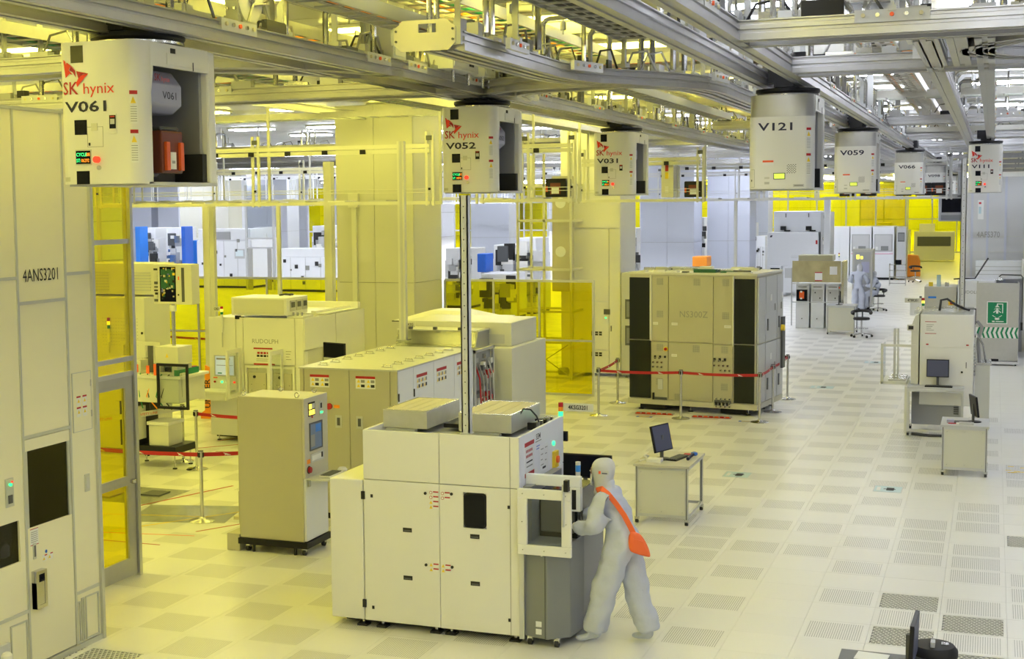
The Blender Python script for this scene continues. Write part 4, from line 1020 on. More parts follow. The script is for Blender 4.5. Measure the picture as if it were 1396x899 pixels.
# ------------------------------------------------------------------ grey-beige control cabinet on casters
def control_cabinet():
    t = thing('control_cabinet', 'tall beige control cabinet on black caster base with a built-in screen', 'cabinet', (-5.29, 1.78, 0))
    W, D, Z = .86, .60, 1.82
    G().box(0, W-.03, 0, D, .16, Z, 'beige').obj('body', t, bevel=.012)
    G().box(-.015, -.004, .02, D-.02, .2, Z-.03, 'beige').obj('side_panel', t)
    G().box(W-.03, W, 0, D, .90, Z, 'beige_grey').obj('front_bezel', t, bevel=.006)
    G().box(W-.03, W-.005, .02, D-.02, .17, .89, 'cool_white').obj('front_lower_panel', t)
    R = (W, 0, 0)
    g = G(); g.ob(R, RIGHT, .10, .27, 1.60, 1.76, 0, .004, 'print_black')
    for i in range(2):
        for j in range(2): g.ob(R, RIGHT, .115+i*.075, .175+i*.075, 1.615+j*.07, 1.67+j*.07, .004, .010, 'led_yellow' if (i, j) != (1, 1) else 'light_grey')
    g.cyl((W+.004, .185, 1.588), (W+.012, .185, 1.588), .012, 10, 'red'); g.obj('button_panel', t)
    G().ob(R, RIGHT, .38, .46, 1.58, 1.74, 0, .008, 'light_grey').ob(R, RIGHT, .40, .44, 1.66, 1.72, .008, .010, 'print_black').ob(R, RIGHT, .39, .46, 1.60, 1.62, .008, .010, 'led_green').obj('switch_plate', t)
    sc = G().frame(R, RIGHT, .12, .44, 1.20, 1.52, .016, 0, .012, 'dark_grey').obj('screen_frame', t)
    G().ob(R, RIGHT, .136, .424, 1.216, 1.504, .0, .006, 'screen_line').ob(R, RIGHT, .15, .25, 1.24, 1.38, .006, .0065, 'print_grey').ob(R, RIGHT, .27, .41, 1.40, 1.49, .006, .0065, 'bright_blue').obj('screen', sc)
    G().ob(R, RIGHT, .14, .46, 1.06, 1.16, 0, .012, 'light_grey').ob(R, RIGHT, .16, .42, 1.08, 1.14, .012, .014, 'paper').ob(R, RIGHT, .39, .42, 1.09, 1.15, .014, .02, 'print_black').obj('drive_slot', t)
    G().cyl((W, .09, .99), (W+.03, .09, .99), .035, 16, 'red').cyl((W, .09, .99), (W+.008, .09, .99), .045, 16, 'print_black').ob(R, RIGHT, .05, .13, 1.06, 1.11, 0, .003, 'orange_sign').obj('stop_button', t)
    g = G(); g.box(W, W+.28, .02, D-.02, .885, .90, 'light_grey'); g.box(W, W+.02, .05, .1, .80, .885, 'bracket'); g.obj('shelf', t)
    G().box(-.02, W+.02, -.02, D+.02, .09, .16, 'black').obj('base_plate', t)
    g = G(); casters(g, (.08, W-.05), (.05, D-.06), .036); g.obj('caster', t)
    g = G(); [g.cyl((x, .03, 0), (x, .03, .09), .018, 8, 'rubber') for x in (.16, W-.16)]; g.obj('leveller', t)
    for x, y in ((.05, .06), (.30, .5), (W-.12, .06), (W-.12, .5)):
        g = G(); g.tube([(x+.028*cos(a), y, Z+.03+.028*sin(a)) for a in [i*pi/5 for i in range(11)]], .006, 6, 'steel'); g.cyl((x,y,Z), (x,y,Z+.012), .018, 10); g.obj('lifting_eye', t)
    G().box(-.18, -.01, .0, .30, .0, .20, 'beige').obj('side_box', t, bevel=.006)
    G().box(-.07, -.016, .1, .5, .30, .68, 'beige').obj('side_duct', t)
control_cabinet()
keyboard(-4.25, 2.08, .905, pi/2, 'white keyboard on the shelf of the beige control cabinet', .34, 'white')
o = G().lathe((0,0,0), [(.05, 0), (.06, .02), (.04, .045), (.01, .05)], 14, 'white').obj('mouse', loc=(-4.23, 2.34, .905)); tag(o, 'white mouse on the cabinet shelf beside the keyboard', 'mouse')

# ------------------------------------------------------------------ large beige cabinet row
def cabinet_row():
    t = thing('process_cabinet', 'wide beige steel cabinet with doors, stickers and a galvanised top', 'cabinet', (-5.42, 3.6, 0))
    W, D, Z = 1.36, 2.72, 1.95
    G().box(.02, W-.02, .02, D, .08, Z-.02, 'beige').obj('body', t)
    xs = (0, .06, .70, 1.26, W)
    for i, (a, b) in enumerate(zip(xs[:-1], xs[1:])):
        d = G().box(a+.004, b-.004, 0, .022, .10, Z-.02, 'beige').obj('door' if i in (1, 2) else 'edge_panel', t)
        if i in (1, 2):
            u = b-.20 if i == 1 else a+.09
            G().ob((0,0,0), FRONT, u, u+.09, 1.19, 1.35, 0, .005, 'wall_trim').ob((0,0,0), FRONT, u+.025, u+.065, 1.22, 1.32, .005, .009, 'dark_grey').obj('door_handle', d)
            g = G(); warn(g, (0,0,0), FRONT, a+.09, 1.70, .27, .16, 2); g.obj('warning_label', d)
    g = G(); g.cyl((.42, 0, 1.46), (.42, -.03, 1.46), .04, 16, 'red'); g.ob((0,0,0), FRONT, .48, .56, 1.44, 1.48, 0, .003, 'orange_sign'); g.obj('stop_button', t)
    R = (W, 0, 0); ys = (.02, .52, 1.22, 1.98, D)
    for i, (a, b) in enumerate(zip(ys[:-1], ys[1:])):
        d = G().box(W-.022, W, a+.004, b-.004, .10, Z-.02, 'cool_white').obj('side_door', t)
        g = G(); 
        if i == 0: warn(g, R, RIGHT, .15, 1.22, .22, .20, 2)
        else: warn(g, R, RIGHT, a+.1, 1.62-.0*i, .36, .20, 3)
        g.obj('warning_label', d)
        if i in (1, 2): G().ob(R, RIGHT, b-.12 if i == 1 else a+.05, b-.06 if i == 1 else a+.11, 1.02, 1.22, 0, .005, 'wall_trim').ob(R, RIGHT, b-.10 if i == 1 else a+.07, b-.08 if i == 1 else a+.09, 1.05, 1.19, .005, .01, 'dark_grey').obj('door_handle', d)
        if i < 2: g = G(); [g.ob(R, RIGHT, a-.0, a+.02, z, z+.10, 0, .012, 'print_black') for z in (.4, 1.55)]; g.obj('hinge', d)
    G().box(-.01, W+.01, -.01, D+.01, Z-.02, Z, 'galvanised').obj('top_sheet', t)
    g = G()
    for i in range(7):
        for x in (.22, W-.25):
            y = .25+i*.36; g.tube([(x-.05, y, Z), (x-.05, y, Z+.03), (x+.05, y, Z+.03), (x+.05, y, Z)], .006, 6, 'steel'); g.box(x-.07, x+.07, y-.02, y+.02, Z, Z+.006, 'bracket')
    g.obj('lift_handle', t)
    G().box(.05, W-.05, .05, D-.05, 0, .08, 'black').obj('base', t)
    # open end bay with cables
    e = G(); e.box(.1, W-.02, D+.02, D+.80, .08, 1.88, 'grey'); eb = e.obj('end_bay', t)
    g = G(); rn = random.Random(5)
    for i in range(26):
        z = .9+rn.random()*.9; y = D+.06+rn.random()*.62; g.ob(R, RIGHT, y, y+.05+rn.random()*.1, z, z+.03+rn.random()*.1, -.02, rn.random()*.05, rn.choice(['paper', 'dark_grey', 'steel', 'light_grey', 'red', 'bracket']))
    g.obj('valve_block', eb, kind='stuff')
    for i in range(5):
        y = D+.1+i*.14; G().tube([(W, y, 1.7), (W+.06, y+.02, 1.5), (W+.05, y+.08, 1.25), (W+.08, y+.04, 1.0), (W, y, .8)], .012, 6, rn.choice(['red', 'cable', 'hose', 'light_grey'])).obj('hose', eb)
    g = G(); [g.box(W-.01, W+.03, y, y+.04, .08, 1.92, 'aluminium') for y in (D+.02, D+.80)]; g.box(W-.01, W+.03, D+.02, D+.84, 1.88, 1.92); g.obj('bay_frame', eb)
cabinet_row()
def hood_unit():
    t = thing('hooded_machine', 'long cream machine with a sloping see-through hood behind the beige cabinet', 'machine', (-5.62, 7.5, 0))
    G().box(-.2, 1.75, 0, 1.7, .0, 1.84, 'cream').obj('body', t, bevel=.01)
    g = G(); g.poly((0, 0, 0), (Y_, Z_, X_), [(-.35, 1.84), (.25, 1.84), (.25, 2.10), (-.22, 2.10)], 0, 1.28, 'plastic_film'); g.obj('hood', t)
    g = G(); g.box(-.02, 1.32, -.37, -.30, 1.82, 1.86, 'aluminium'); g.box(-.02, 1.32, -.23, .30, 2.095, 2.115, 'cream'); g.poly((1.28,0,0), (Y_, Z_, X_), [(-.36, 1.84), (.27, 1.84), (.27, 2.12), (-.24, 2.12)], 0, .02, 'bracket'); g.obj('hood_frame', t)
    G().box(-.1, 1.66, .25, 1.5, 1.84, 2.20, 'cream').obj('upper_body', t, bevel=.01)
    G().ob((0,.25,0), FRONT, .9, 1.55, 1.88, 2.02, 0, .01, 'light_grey').obj('grille', t)
    g = G(); [g.box(x, x+.05, -.30, -.24, 2.12, 2.16, 'dark_grey') for x in (.2, .6, 1.0)]; g.obj('clip', t)
    tower(t, -.03, .05, 1.95, .12, '4KSG', 'off', 1)
hood_unit()
def pale_unit():
    t = thing('white_cabinet', 'white cabinet with a peaked cover behind the hooded machine', 'cabinet', (-7.0, 10.6, 0))
    G().box(0, 1.35, 0, 1.4, .0, 1.95, 'cream').obj('body', t, bevel=.01)
    G().box(1.36, 1.75, .2, 1.2, .0, 1.98, 'white').obj('side_cabinet', t, bevel=.01)
    g = G(); P = [(-.1,-.1,1.95), (1.4,-.1,1.95), (1.4,1.45,1.95), (-.1,1.45,1.95), (.4,.4,2.10), (.95,.4,2.10), (.95,1.0,2.10), (.4,1.0,2.10)]
    g.use('white').add(P, [(0,1,5,4), (1,2,6,5), (2,3,7,6), (3,0,4,7), (4,5,6,7), (0,3,2,1)]); g.obj('cover', t)
    G().box(-.12, 1.42, -.12, 1.47, 1.93, 1.95, 'dark_grey').obj('seal', t)
pale_unit()
monitor(-5.95, 5.75, 0, radians(-18), 'black screen on a tall stand behind the left end of the wide beige cabinet', .42, .22, 'gloss_black', pole=1.82)
o = G().box(-.055, .055, -.04, .04, 0, 3.0, 'cream').box(-.02, .02, -.045, -.04, 0, 3.0, 'light_grey').box(-.09, .09, -.08, .08, 0, .012, 'bracket').obj('cable_post', loc=(-5.50, 7.2, 1.95)); tag(o, 'pale post rising behind the wide beige cabinet', 'post')

# ------------------------------------------------------------------ white scanner with lettering
def scanner():
    t = thing('wafer_scanner', 'white machine lettered RUDOLPH with red-barred notice and two load ports', 'machine', (-9.64, 8.44, 0))
    W, D, Z = 1.80, 2.4, 2.13
    G().box(.02, W-.02, .03, D, .1, Z-.01, 'cream').obj('body', t, bevel=.01)
    for (a, b, z0, z1, nm) in ((0, .52, .10, Z, 'left_panel'), (.53, .66, .1, Z, 'slim_panel'), (.67, 1.64, 1.34, Z, 'upper_panel'), (1.65, W, .1, Z, 'corner_panel')):
        G().box(a, b, 0, .03, z0, z1, 'white').obj(nm, t, bevel=.004)
    for i, a in enumerate((.69, 1.17)):
        p = G().frame((0,0,0), FRONT, a, a+.46, .60, 1.32, .04, -.02, .012, 'white').ob((0,0,0), FRONT, a, a+.46, .1, .6, -.03, 0).obj('load_port', t)
        G().ob((0,0,0), FRONT, a+.06, a+.40, .70, 1.20, -.02, .004, 'beige_grey').obj('port_door', p)
        g = G(); g.cyl((a+.18, -.004, 1.13), (a+.18, -.02, 1.13), .025, 14, 'black'); g.cyl((a+.32, -.004, .80), (a+.32, -.02, .80), .025, 14); [g.cyl((a+u, -.004, v), (a+u, -.01, v), .006, 6) for u in (.12, .36) for v in (1.0, .9)]; g.obj('plug', p)
        text(str(i+1), .06, (a+.22, -.013, 1.25), FRONT, 'print_grey', p)
    R0 = (0, 0, 0)
    text('RUDOLPH', .105, (.83, -.001, 1.70), FRONT, 'print_grey', t, sx=1.05)
    g = G(); g.ob(R0, FRONT, .86, 1.22, 1.60, 1.625, 0, .003, 'red'); g.ob(R0, FRONT, .86, 1.26, 1.335, 1.36, 0, .003)
    for k in range(4): g.ob(R0, FRONT, .93+k*.06, .975+k*.06, 1.52, 1.555, 0, .002, 'red'); g.ob(R0, FRONT, .92+k*.065, .97+k*.065, 1.47, 1.505, 0, .002, 'print_black')
    lines(g, R0, FRONT, .91, 1.43, .26, 2, .03); g.obj('notice_board', t)
    g = G(); lines(g, R0, FRONT, 1.36, 1.57, .06, 4, .06, 'print_black'); lines(g, R0, FRONT, 1.47, 1.57, .10, 4, .045, 'print_grey'); g.obj('small_print', t)
    s = G().frame(R0, FRONT, .10, .50, 1.12, 1.48, .02, 0, .02, 'light_grey').obj('screen_frame', t)
    G().ob(R0, FRONT, .12, .48, 1.14, 1.46, 0, .006, 'screen').ob(R0, FRONT, .14, .40, 1.40, 1.43, .006, .007, 'print_grey').ob(R0, FRONT, .14, .46, 1.30, 1.31, .006, .007).ob(R0, FRONT, .16, .24, 1.16, 1.18, .006, .007, 'green').obj('screen', s)
    g = G(); [g.cyl((u, 0, 1.02), (u, -.02, 1.02), .018, 12, m) for u, m in ((.10, 'red'), (.24, 'led_green'), (.30, 'paper'), (.35, 'led_green'), (.40, 'paper'), (.48, 'led_red'))]; g.ob(R0, FRONT, .07, .15, 1.08, 1.10, 0, .003, 'orange'); g.obj('button', t)
    G().box(-.05, .50, -.35, 0, .86, .90, 'white').obj('shelf', t, bevel=.005)
    G().box(-.03, .48, -.33, -.28, .75, .86, 'white').obj('shelf_lip', t)
    # open window doors standing out from the front
    for u, nm in ((.62, 'a'), (1.42, 'b')):
        d = G().frame((u, 0, 0), LEFT, .03, .50, .80, 1.62, .07, -.015, .015, 'white').obj('window_door', t)
        G().ob((u, 0, 0), LEFT, .09, .44, .86, 1.56, -.003, .003, 'clear_glass').obj('door_pane', d)
        G().ob((u, 0, 0), LEFT, .44, .47, .82, 1.6, .015, .03, 'print_grey').obj('edge_strip', d)
    tower(t, .28, -.03, 1.62, .56, 'CRD', 'yellow', -1)
    g = G(); g.box(.52, .60, -.01, .06, 2.10, 2.16, 'black'); g.box(.60, .66, .03, .07, 2.02, 2.14); g.obj('camera_bracket', t)
    f = G().box(.45, 1.50, .0, .78, 2.17, 2.47, 'white').obj('fan_unit', t, bevel=.012)
    G().ob(R0, FRONT, .50, 1.45, 2.20, 2.44, 0, .008, 'cream').obj('cover', f)
    for k in range(3):
        G().ob((1.50,0,0), RIGHT, .12+k*.22, .30+k*.22, 2.24, 2.42, 0, .015, 'galvanised').ob((1.515,0,0), RIGHT, .15+k*.22, .27+k*.22, 2.30, 2.39, 0, .006, 'dark_grey').obj('connector_panel', f)
    g = G(); g.tube([(1.1, .5, 2.48), (1.2, .55, 2.50), (1.32, .5, 2.49), (1.3, .62, 2.49), (1.15, .62, 2.49)], .018, 6, 'cable'); g.obj('cable_coil', f)
    g = G(); g.box(1.45, 1.75, .1, .5, 2.13, 2.16, 'white'); [g.cyl((1.52+k*.08, .2, 2.13), (1.52+k*.08, .2, 2.22), .02, 8, 'steel') for k in range(3)]; g.obj('bracket', t)
    # long side with recessed bay
    R = (W, 0, 0)
    G().ob(R, RIGHT, .02, 1.2, 1.60, Z, 0, .02, 'white').obj('side_panel', t)
    G().ob(R, RIGHT, 1.22, D, .1, Z, 0, .02, 'white').obj('side_panel', t)
    G().ob(R, RIGHT, .75, 1.20, .1, 1.58, -.01, .006, 'cream').obj('recess_panel', t)
    G().ob(R, RIGHT, .02, .12, .1, 1.58, 0, .02, 'white').obj('side_panel', t)
    g = G(); g.box(.1, W-.05, .9, D-.05, Z, Z+.02, 'white'); g.box(.1, W-.05, D-.12, D-.02, Z, Z+.12); g.box(1.5, 1.6, .9, D, Z+.02, Z+.06); g.obj('roof', t)
    g = G(); feet(g, (.1, .5, W-.1), (.1, D-.1), .1); g.box(.05, W-.05, .1, D-.1, .06, .1, 'black'); g.obj('foot', t)
scanner()

# ------------------------------------------------------------------ left robotic equipment behind the glass door
def opened_machine():
    t = thing('opened_machine', 'opened-up cream machine with exposed wiring and a circuit-board box on a pole', 'machine', (-10.75, 6.0, 0)); t.scale = (1, 1, 1.33)
    # tall body behind (seen over the bench) with louvres
    G().box(-.9, .95, .75, 1.5, .08, 1.93, 'cream').obj('tall_body', t, bevel=.012)
    up = G().box(-.9, 1.0, 1.0, 1.6, 1.95, 2.33, 'cream').obj('upper_body', t, bevel=.01)
    for k in range(2):
        g = G(); [g.ob((0,1.0,0), FRONT, .02+k*.55-.45*(1-k), .42+k*.50-.30*(1-k), 2.0+i*.035, 2.015+i*.035, 0, .012, 'light_grey') for i in range(7)]; g.obj('louvre', up)
    g = G()
    for i in range(14):
        for j in range(9): g.ob((0,.75,0), FRONT, .15+i*.05, .17+i*.05, 1.35+j*.04, 1.355+j*.04, 0, .002, 'print_grey')
    g.obj('vent_holes', t)
    tower(t, .30, .70, 1.25, .30, None, 'yellow')
    G().cyl((.90, .75, 1.5), (.90, .73, 1.5), .015, 8, 'print_black').obj('latch', t)
    # bench front
    b = G().box(1.0, 2.15, -.2, .55, .78, 1.06, 'cream').obj('bench', t, bevel=.01)
    G().box(1.0, 2.2, -.22, .6, 1.06, 1.09, 'white').obj('bench_top', b)
    g = G(); g.box(1.1, 2.0, -.1, .5, .18, .26, 'black'); g.box(1.05, 1.35, -.15, .45, .26, .78, 'black'); g.box(1.28, 1.42, -.2, .0, .34, .72, 'cream'); g.box(1.12, 1.2, -.16, -.1, .3, .7, 'pcb'); g.obj('chassis', t)
    g = G(); g.box(1.5, 1.85, -.05, .35, .26, .52, 'cream'); g.box(1.48, 1.87, -.08, .38, .50, .54, 'white'); g.obj('pump_box', t, bevel=.006)
    rn = random.Random(9); g = G()
    for i in range(30):
        x = 1.1+rn.random()*.95; z = 1.09; g.box(x, x+.03+rn.random()*.09, -.15+rn.random()*.5, .2+rn.random()*.3, z, z+.02+rn.random()*.14, rn.choice(['black', 'steel', 'cream', 'dark_grey', 'red', 'bracket', 'green', 'cream']))
    g.obj('wiring_parts', b, kind='stuff')
    for i in range(7):
        x = 1.15+i*.13; G().tube([(x, -.1, 1.1), (x+.02, -.18, 1.0+rn.random()*.1), (x+rn.uniform(-.1,.1), -.2, .85), (x+.04, -.12, .7)], .010, 6, rn.choice(['cable', 'orange_sign', 'cable', 'green'])).obj('cable', b)
    # tilted framed window
    w_ = G().frame((2.12,-.24,0), FRONT, -.32, .22, .72, 1.24, .03, -.02, .02, 'black').obj('window_frame', t)
    G().ob((2.12,-.24,0), FRONT, -.29, .19, .75, 1.21, -.005, .005, 'clear_glass').obj('window_pane', w_)
    G().box(1.78, 2.16, -.12, .0, .85, 1.12, 'cream').box(1.8, 1.95, -.16, -.12, .95, 1.05, 'steel').obj('arm_head', t)
    # tall frame with upright strip of terminals
    g = G(); g.box(1.02, 1.72, -.02, .03, 1.42, 1.46, 'cream'); g.box(1.02, 1.06, -.02, .03, 1.09, 1.42); g.box(1.68, 1.72, -.02, .03, 1.09, 1.42); g.box(1.52, 1.60, -.05, -.02, 1.1, 1.42, 'dark_grey'); g.obj('gantry', t)
    G().box(1.72, 2.12, -.15, .25, 1.22, 1.42, 'cream').poly((1.9,-.15,1.30), FRONT, [(0,0),(.05,0),(.025,.05)], 0, .002, 'yellow').obj('junction_box', t, bevel=.006)
    G().cyl((1.93, .05, 1.42), (1.93, .05, 1.9), .03, 12, 'steel').cyl((1.93, .05, 1.82), (1.93, .05, 1.89), .05, 12, 'white').obj('pole', t)
    # circuit-board box
    B = 1.90
    e = G().box(1.62, 2.30, 0, .22, B, B+.46, 'cream').obj('electronics_box', t, bevel=.008)
    G().box(1.74, 2.02, -.004, .0, B+.03, B+.43, 'gloss_black').box(1.76, 2.0, -.008, -.004, B+.18, B+.40, 'pcb').obj('circuit_board', e)
    g = G()
    for i in range(40):
        x = 1.76+rn.random()*.22; z = B+.05+rn.random()*.36; g.box(x, x+.012+rn.random()*.03, -.02, -.008, z, z+.01+rn.random()*.02, rn.choice(['black', 'steel', 'yellow', 'cream', 'wood_filter', 'pcb']))
    g.obj('components', e, kind='stuff')
    g = G()
    for i in range(10): z = B+.03+i*.04; g.box(1.64+rn.random()*.02, 1.70, -.02, 0, z, z+.015+rn.random()*.015, rn.choice(['dark_grey', 'print_black', 'cream']))
    g.obj('terminal_strip', e, kind='stuff')
    g = G(); g.box(2.12, 2.17, -.003, .0, B+.03, B+.42, 'dark_grey'); g.box(2.06, 2.08, -.003, 0, B+.28, B+.32, 'orange'); g.box(2.05, 2.075, -.003, 0, B+.1, B+.12, 'print_black'); g.obj('slot', e)
    g = G(); feet(g, (1.15, 1.95), (-.05, .4), .18); feet(g, (-.8, .9), (.8, 1.4), .1); g.obj('foot', t)
    for x, z in ((1.62, 1.12), (1.75, 1.10), (1.42, 1.13)):
        G().box(x, x+.05, -.26, -.24, z, z+.13 if x > 1.7 else z+.09, 'orange').obj('red_tag', t)
opened_machine()
# ------------------------------------------------------------------ large box machine on blocks (NS300Z)
def box_machine():
    a = math.atan2(13.80-14.12, 2.5)
    t = thing('crated_machine', 'huge beige box machine marked NS300Z with dark side panels, inside the red rope', 'machine', (-3.72, 14.12, 0), a)
    W, D, Z = 2.52, 1.75, 2.66
    G().box(.02, W-.02, .02, D, .14, Z-.04, 'beige_grey').obj('body', t)
    G().box(-.01, W+.01, -.01, D, .12, .22, 'beige_grey').obj('base_frame', t)
    for (u0, u1, z0, z1, m) in ((.02, .45, .24, 1.35, 'smoke_panel'), (.02, .45, 1.37, Z-.10, 'smoke_panel'), (2.09, W-.05, .24, 1.33, 'smoke_panel'), (2.09, W-.05, 1.35, Z-.10, 'smoke_panel'),
                         (.47, .80, .24, 1.33, 'beige'), (.47, .80, 1.35, Z-.07, 'beige'), (.815, 1.68, .24, 1.33, 'beige'), (.815, 1.68, 1.35, Z-.07, 'beige'),
                         (1.695, 2.06, .24, 1.31, 'beige'), (1.695, 2.06, 1.33, Z-.07, 'beige')):
        G().box(u0, u1, -.012, .02, z0, z1, m).obj('front_panel', t)
    for (u, v) in ((.57, 2.42), (1.30, 2.42), (1.86, 2.42), (.57, 1.80), (1.86, 1.80), (.57, 1.16), (1.29, 1.16), (1.84, 1.16), (.56, .50), (.93, .22), (1.84, .46)):
        g = G().ob((0,-.012,0), FRONT, u, u+.13, v, v+.13, 0, .002, 'print_grey')
        for i in range(6):
            g.ob((0,-.012,0), FRONT, u+.004+i*.022, u+.010+i*.022, v, v+.13, .002, .004, 'beige'); g.ob((0,-.012,0), FRONT, u, u+.13, v+.004+i*.022, v+.010+i*.022, .002, .004)
        g.obj('vent_grille', t)
    text('NS300Z', .17, (1.02, -.013, 1.82), FRONT, 'print_grey', t, sx=.98)
    for (u, v, w) in ((.50, 1.66, .1), (.87, 1.66, .12), (1.90, 1.64, .13), (.87, 1.06, .11)): G().ob((0,-.012,0), FRONT, u, u+w, v, v+.05, 0, .002, 'paper').ob((0,-.012,0), FRONT, u+.01, u+w-.01, v+.02, v+.03, .002, .003, 'wood_filter').obj('sticker', t)
    G().cyl((.76, -.012, 1.20), (.76, -.03, 1.20), .045, 16, 'yellow').cyl((.76, -.03, 1.20), (.76, -.05, 1.20), .028, 16, 'red').obj('stop_button', t)
    g = G()
    for (u, v, n) in ((.55, 1.02, 2), (.51, .94, 3), (.51, .85, 3), (1.72, 1.02, 3), (1.72, .93, 4), (1.84, .84, 3), (1.76, .30, 4), (1.76, .22, 4), (1.76, .16, 4)):
        for i in range(n): g.cyl((u+i*.085, -.012, v), (u+i*.085, -.045, v), .022, 10, 'steel'); g.cyl((u+i*.085, -.045, v), (u+i*.085, -.05, v), .012, 8, 'black')
        if n == 3 and v > 1 or v == .55: pass
    for i in range(3): g.box(.53+i*.1, .56+i*.1, -.04, -.012, 1.03, 1.07, 'black'); g.box(1.70+i*.1, 1.74+i*.1, -.04, -.012, 1.02, 1.07)
    g.obj('port', t, kind='stuff')
    g = G(); g.box(.50, .78, -.03, .0, .22, .27, 'dark_grey'); g.box(.50, .53, -.05, 0, .22, .35, 'black'); g.box(1.72, 2.04, -.03, 0, .22, .28, 'dark_grey'); g.box(.60, .70, -.02, -.01, .42, .62, 'light_grey'); [g.box(1.74+i*.07, 1.78+i*.07, -.05, -.02, .18, .24, 'black') for i in range(4)]; g.obj('cable_outlet', t, kind='stuff')
    G().box(.44, .475, -.04, .0, 1.35, Z-.05, 'cream').box(2.06, 2.085, -.04, 0, 1.30, Z-.05).obj('edge_strip', t)
    G().box(0, W, 0, D, Z-.04, Z, 'cream').obj('top_frame', t)
    g = G(); rn = random.Random(2)
    for i in range(34): x = rn.random()*(W-.5); y = rn.random()*(D-.3); g.box(x, x+.1+rn.random()*.4, y, y+.04+rn.random()*.15, Z, Z+.02+rn.random()*.05, rn.choice(['cream', 'pcb', 'light_grey', 'cream', 'white', 'dark_grey', 'steel']))
    g.obj('roof_parts', t, kind='stuff')
    R = (W, 0, 0)
    for (a0, a1) in ((.04, .50), (.53, 1.28), (1.31, D-.03)):
        for (z0, z1) in ((.24, 1.33), (1.36, Z-.08)):
            p = G().ob(R, RIGHT, a0, a1, z0, z1, -.01, .015, 'light_grey').obj('side_panel', t)
            if a0 > .1: G().ob(R, RIGHT, a0+.08, a0+.14, z0+.2, z0+.42, .015, .03, 'dark_grey').ob(R, RIGHT, a1-.16, a1-.10, z0+.55, z0+.68, .015, .02, 'print_grey').ob(R, RIGHT, a0+.3, a0+.4, z0+.75, z0+.87, .015, .02, 'paper').obj('side_fitting', p)
    G().ob(R, RIGHT, D-.2, D-.02, .75, 1.75, .02, .06, 'dark_grey').cyl((W+.06, D-.3, 1.55), (W+.12, D-.3, 1.55), .06, 14, 'yellow').obj('side_console', t)
    g = G(); feet(g, (.2, 1.2, W-.2), (.15, 1.1, D-.2), .12, .05); [g.box(x, x+.5, .1, D-.1, .02, .12, 'black') for x in (.2, 1.8)]; g.obj('foot', t)
box_machine()
for x, lb in ((-3.45, 'red and grey lifting plate under the left foot of the huge box machine'), (-2.35, 'red and grey lifting plate under the middle of the huge box machine')):
    g = G(); g.box(0, .72, 0, .14, 0, .02, 'bracket'); [g.box(.02+i*.1, .09+i*.1, -.015, .0, 0, .03, 'red' if i % 2 else 'orange') for i in range(7)]; g.box(0, .72, -.03, -.015, 0, .012, 'red')
    o = g.obj('floor_plate', loc=(x, 13.55-.1*(x+3.4), 0.003)); tag(o, lb, 'plate')
# door-like service wall right behind the box machine, left
def service_cabinet(x, y, w, d, h, label, m='cool_white', win=None, name='service_cabinet'):
    t = thing(name, label, 'cabinet', (x, y, 0))
    G().box(0, w, .02, d, .06, h, m).obj('body', t)
    G().box(0, w/2-.005, 0, .02, .08, h-.02, m).obj('door', t); G().box(w/2+.005, w, 0, .02, .08, h-.02, m).obj('door', t)
    if win: 
        for z in win: G().ob((0,0,0), FRONT, w*.15, w*.85, z, z+.45, 0, .01, 'dark_grey').ob((0,0,0), FRONT, w*.2, w*.8, z+.05, z+.4, .01, .014, 'grey').obj('gauge_panel', t)
    g = G(); feet(g, (.1, w-.1), (.1, d-.1), .06); g.obj('foot', t)
    return t
service_cabinet(-5.05, 18.8, .62, .8, 2.4, 'narrow grey cabinet with gauge panels, between cream column and huge box machine', 'light_grey', (1.35, .75))

# ------------------------------------------------------------------ rope barriers
st_m = stanchion_mesh()
BARS = {}
def stanchion_proto():
    t = thing('rope_stanchion', 'polished steel stanchion', 'stanchion', (0,0,0), 0, None)
    G().lathe((0,0,0), [(.165,0),(.17,.006),(.155,.014),(.06,.024),(.03,.045),(.024,.055)], 28, 'steel').obj('base', t)
    G().cyl((0,0,.05), (0,0,.82), .023, 14, 'steel').obj('post', t)
    g = G().cyl((0,0,.81), (0,0,.90), .034, 14, 'steel').cyl((0,0,.90), (0,0,.91), .036, 14, 'dark_grey'); [g.ob((0,0,0), (X_*c+Y_*s, Z_, Y_*c-X_*s), -.012, .012, .825, .885, .03, .042, 'black') for c, s in ((1,0),(0,1),(-1,0),(0,-1))]; g.obj('head', t)
    return t
sp = None
def stanchion(x, y, label, h=1.0):
    global sp
    if sp is None: sp = stanchion_proto(); sp.location = (x, y, 0); sp['label'] = label; return sp
    return dup(sp, (x, y, 0), label=label)
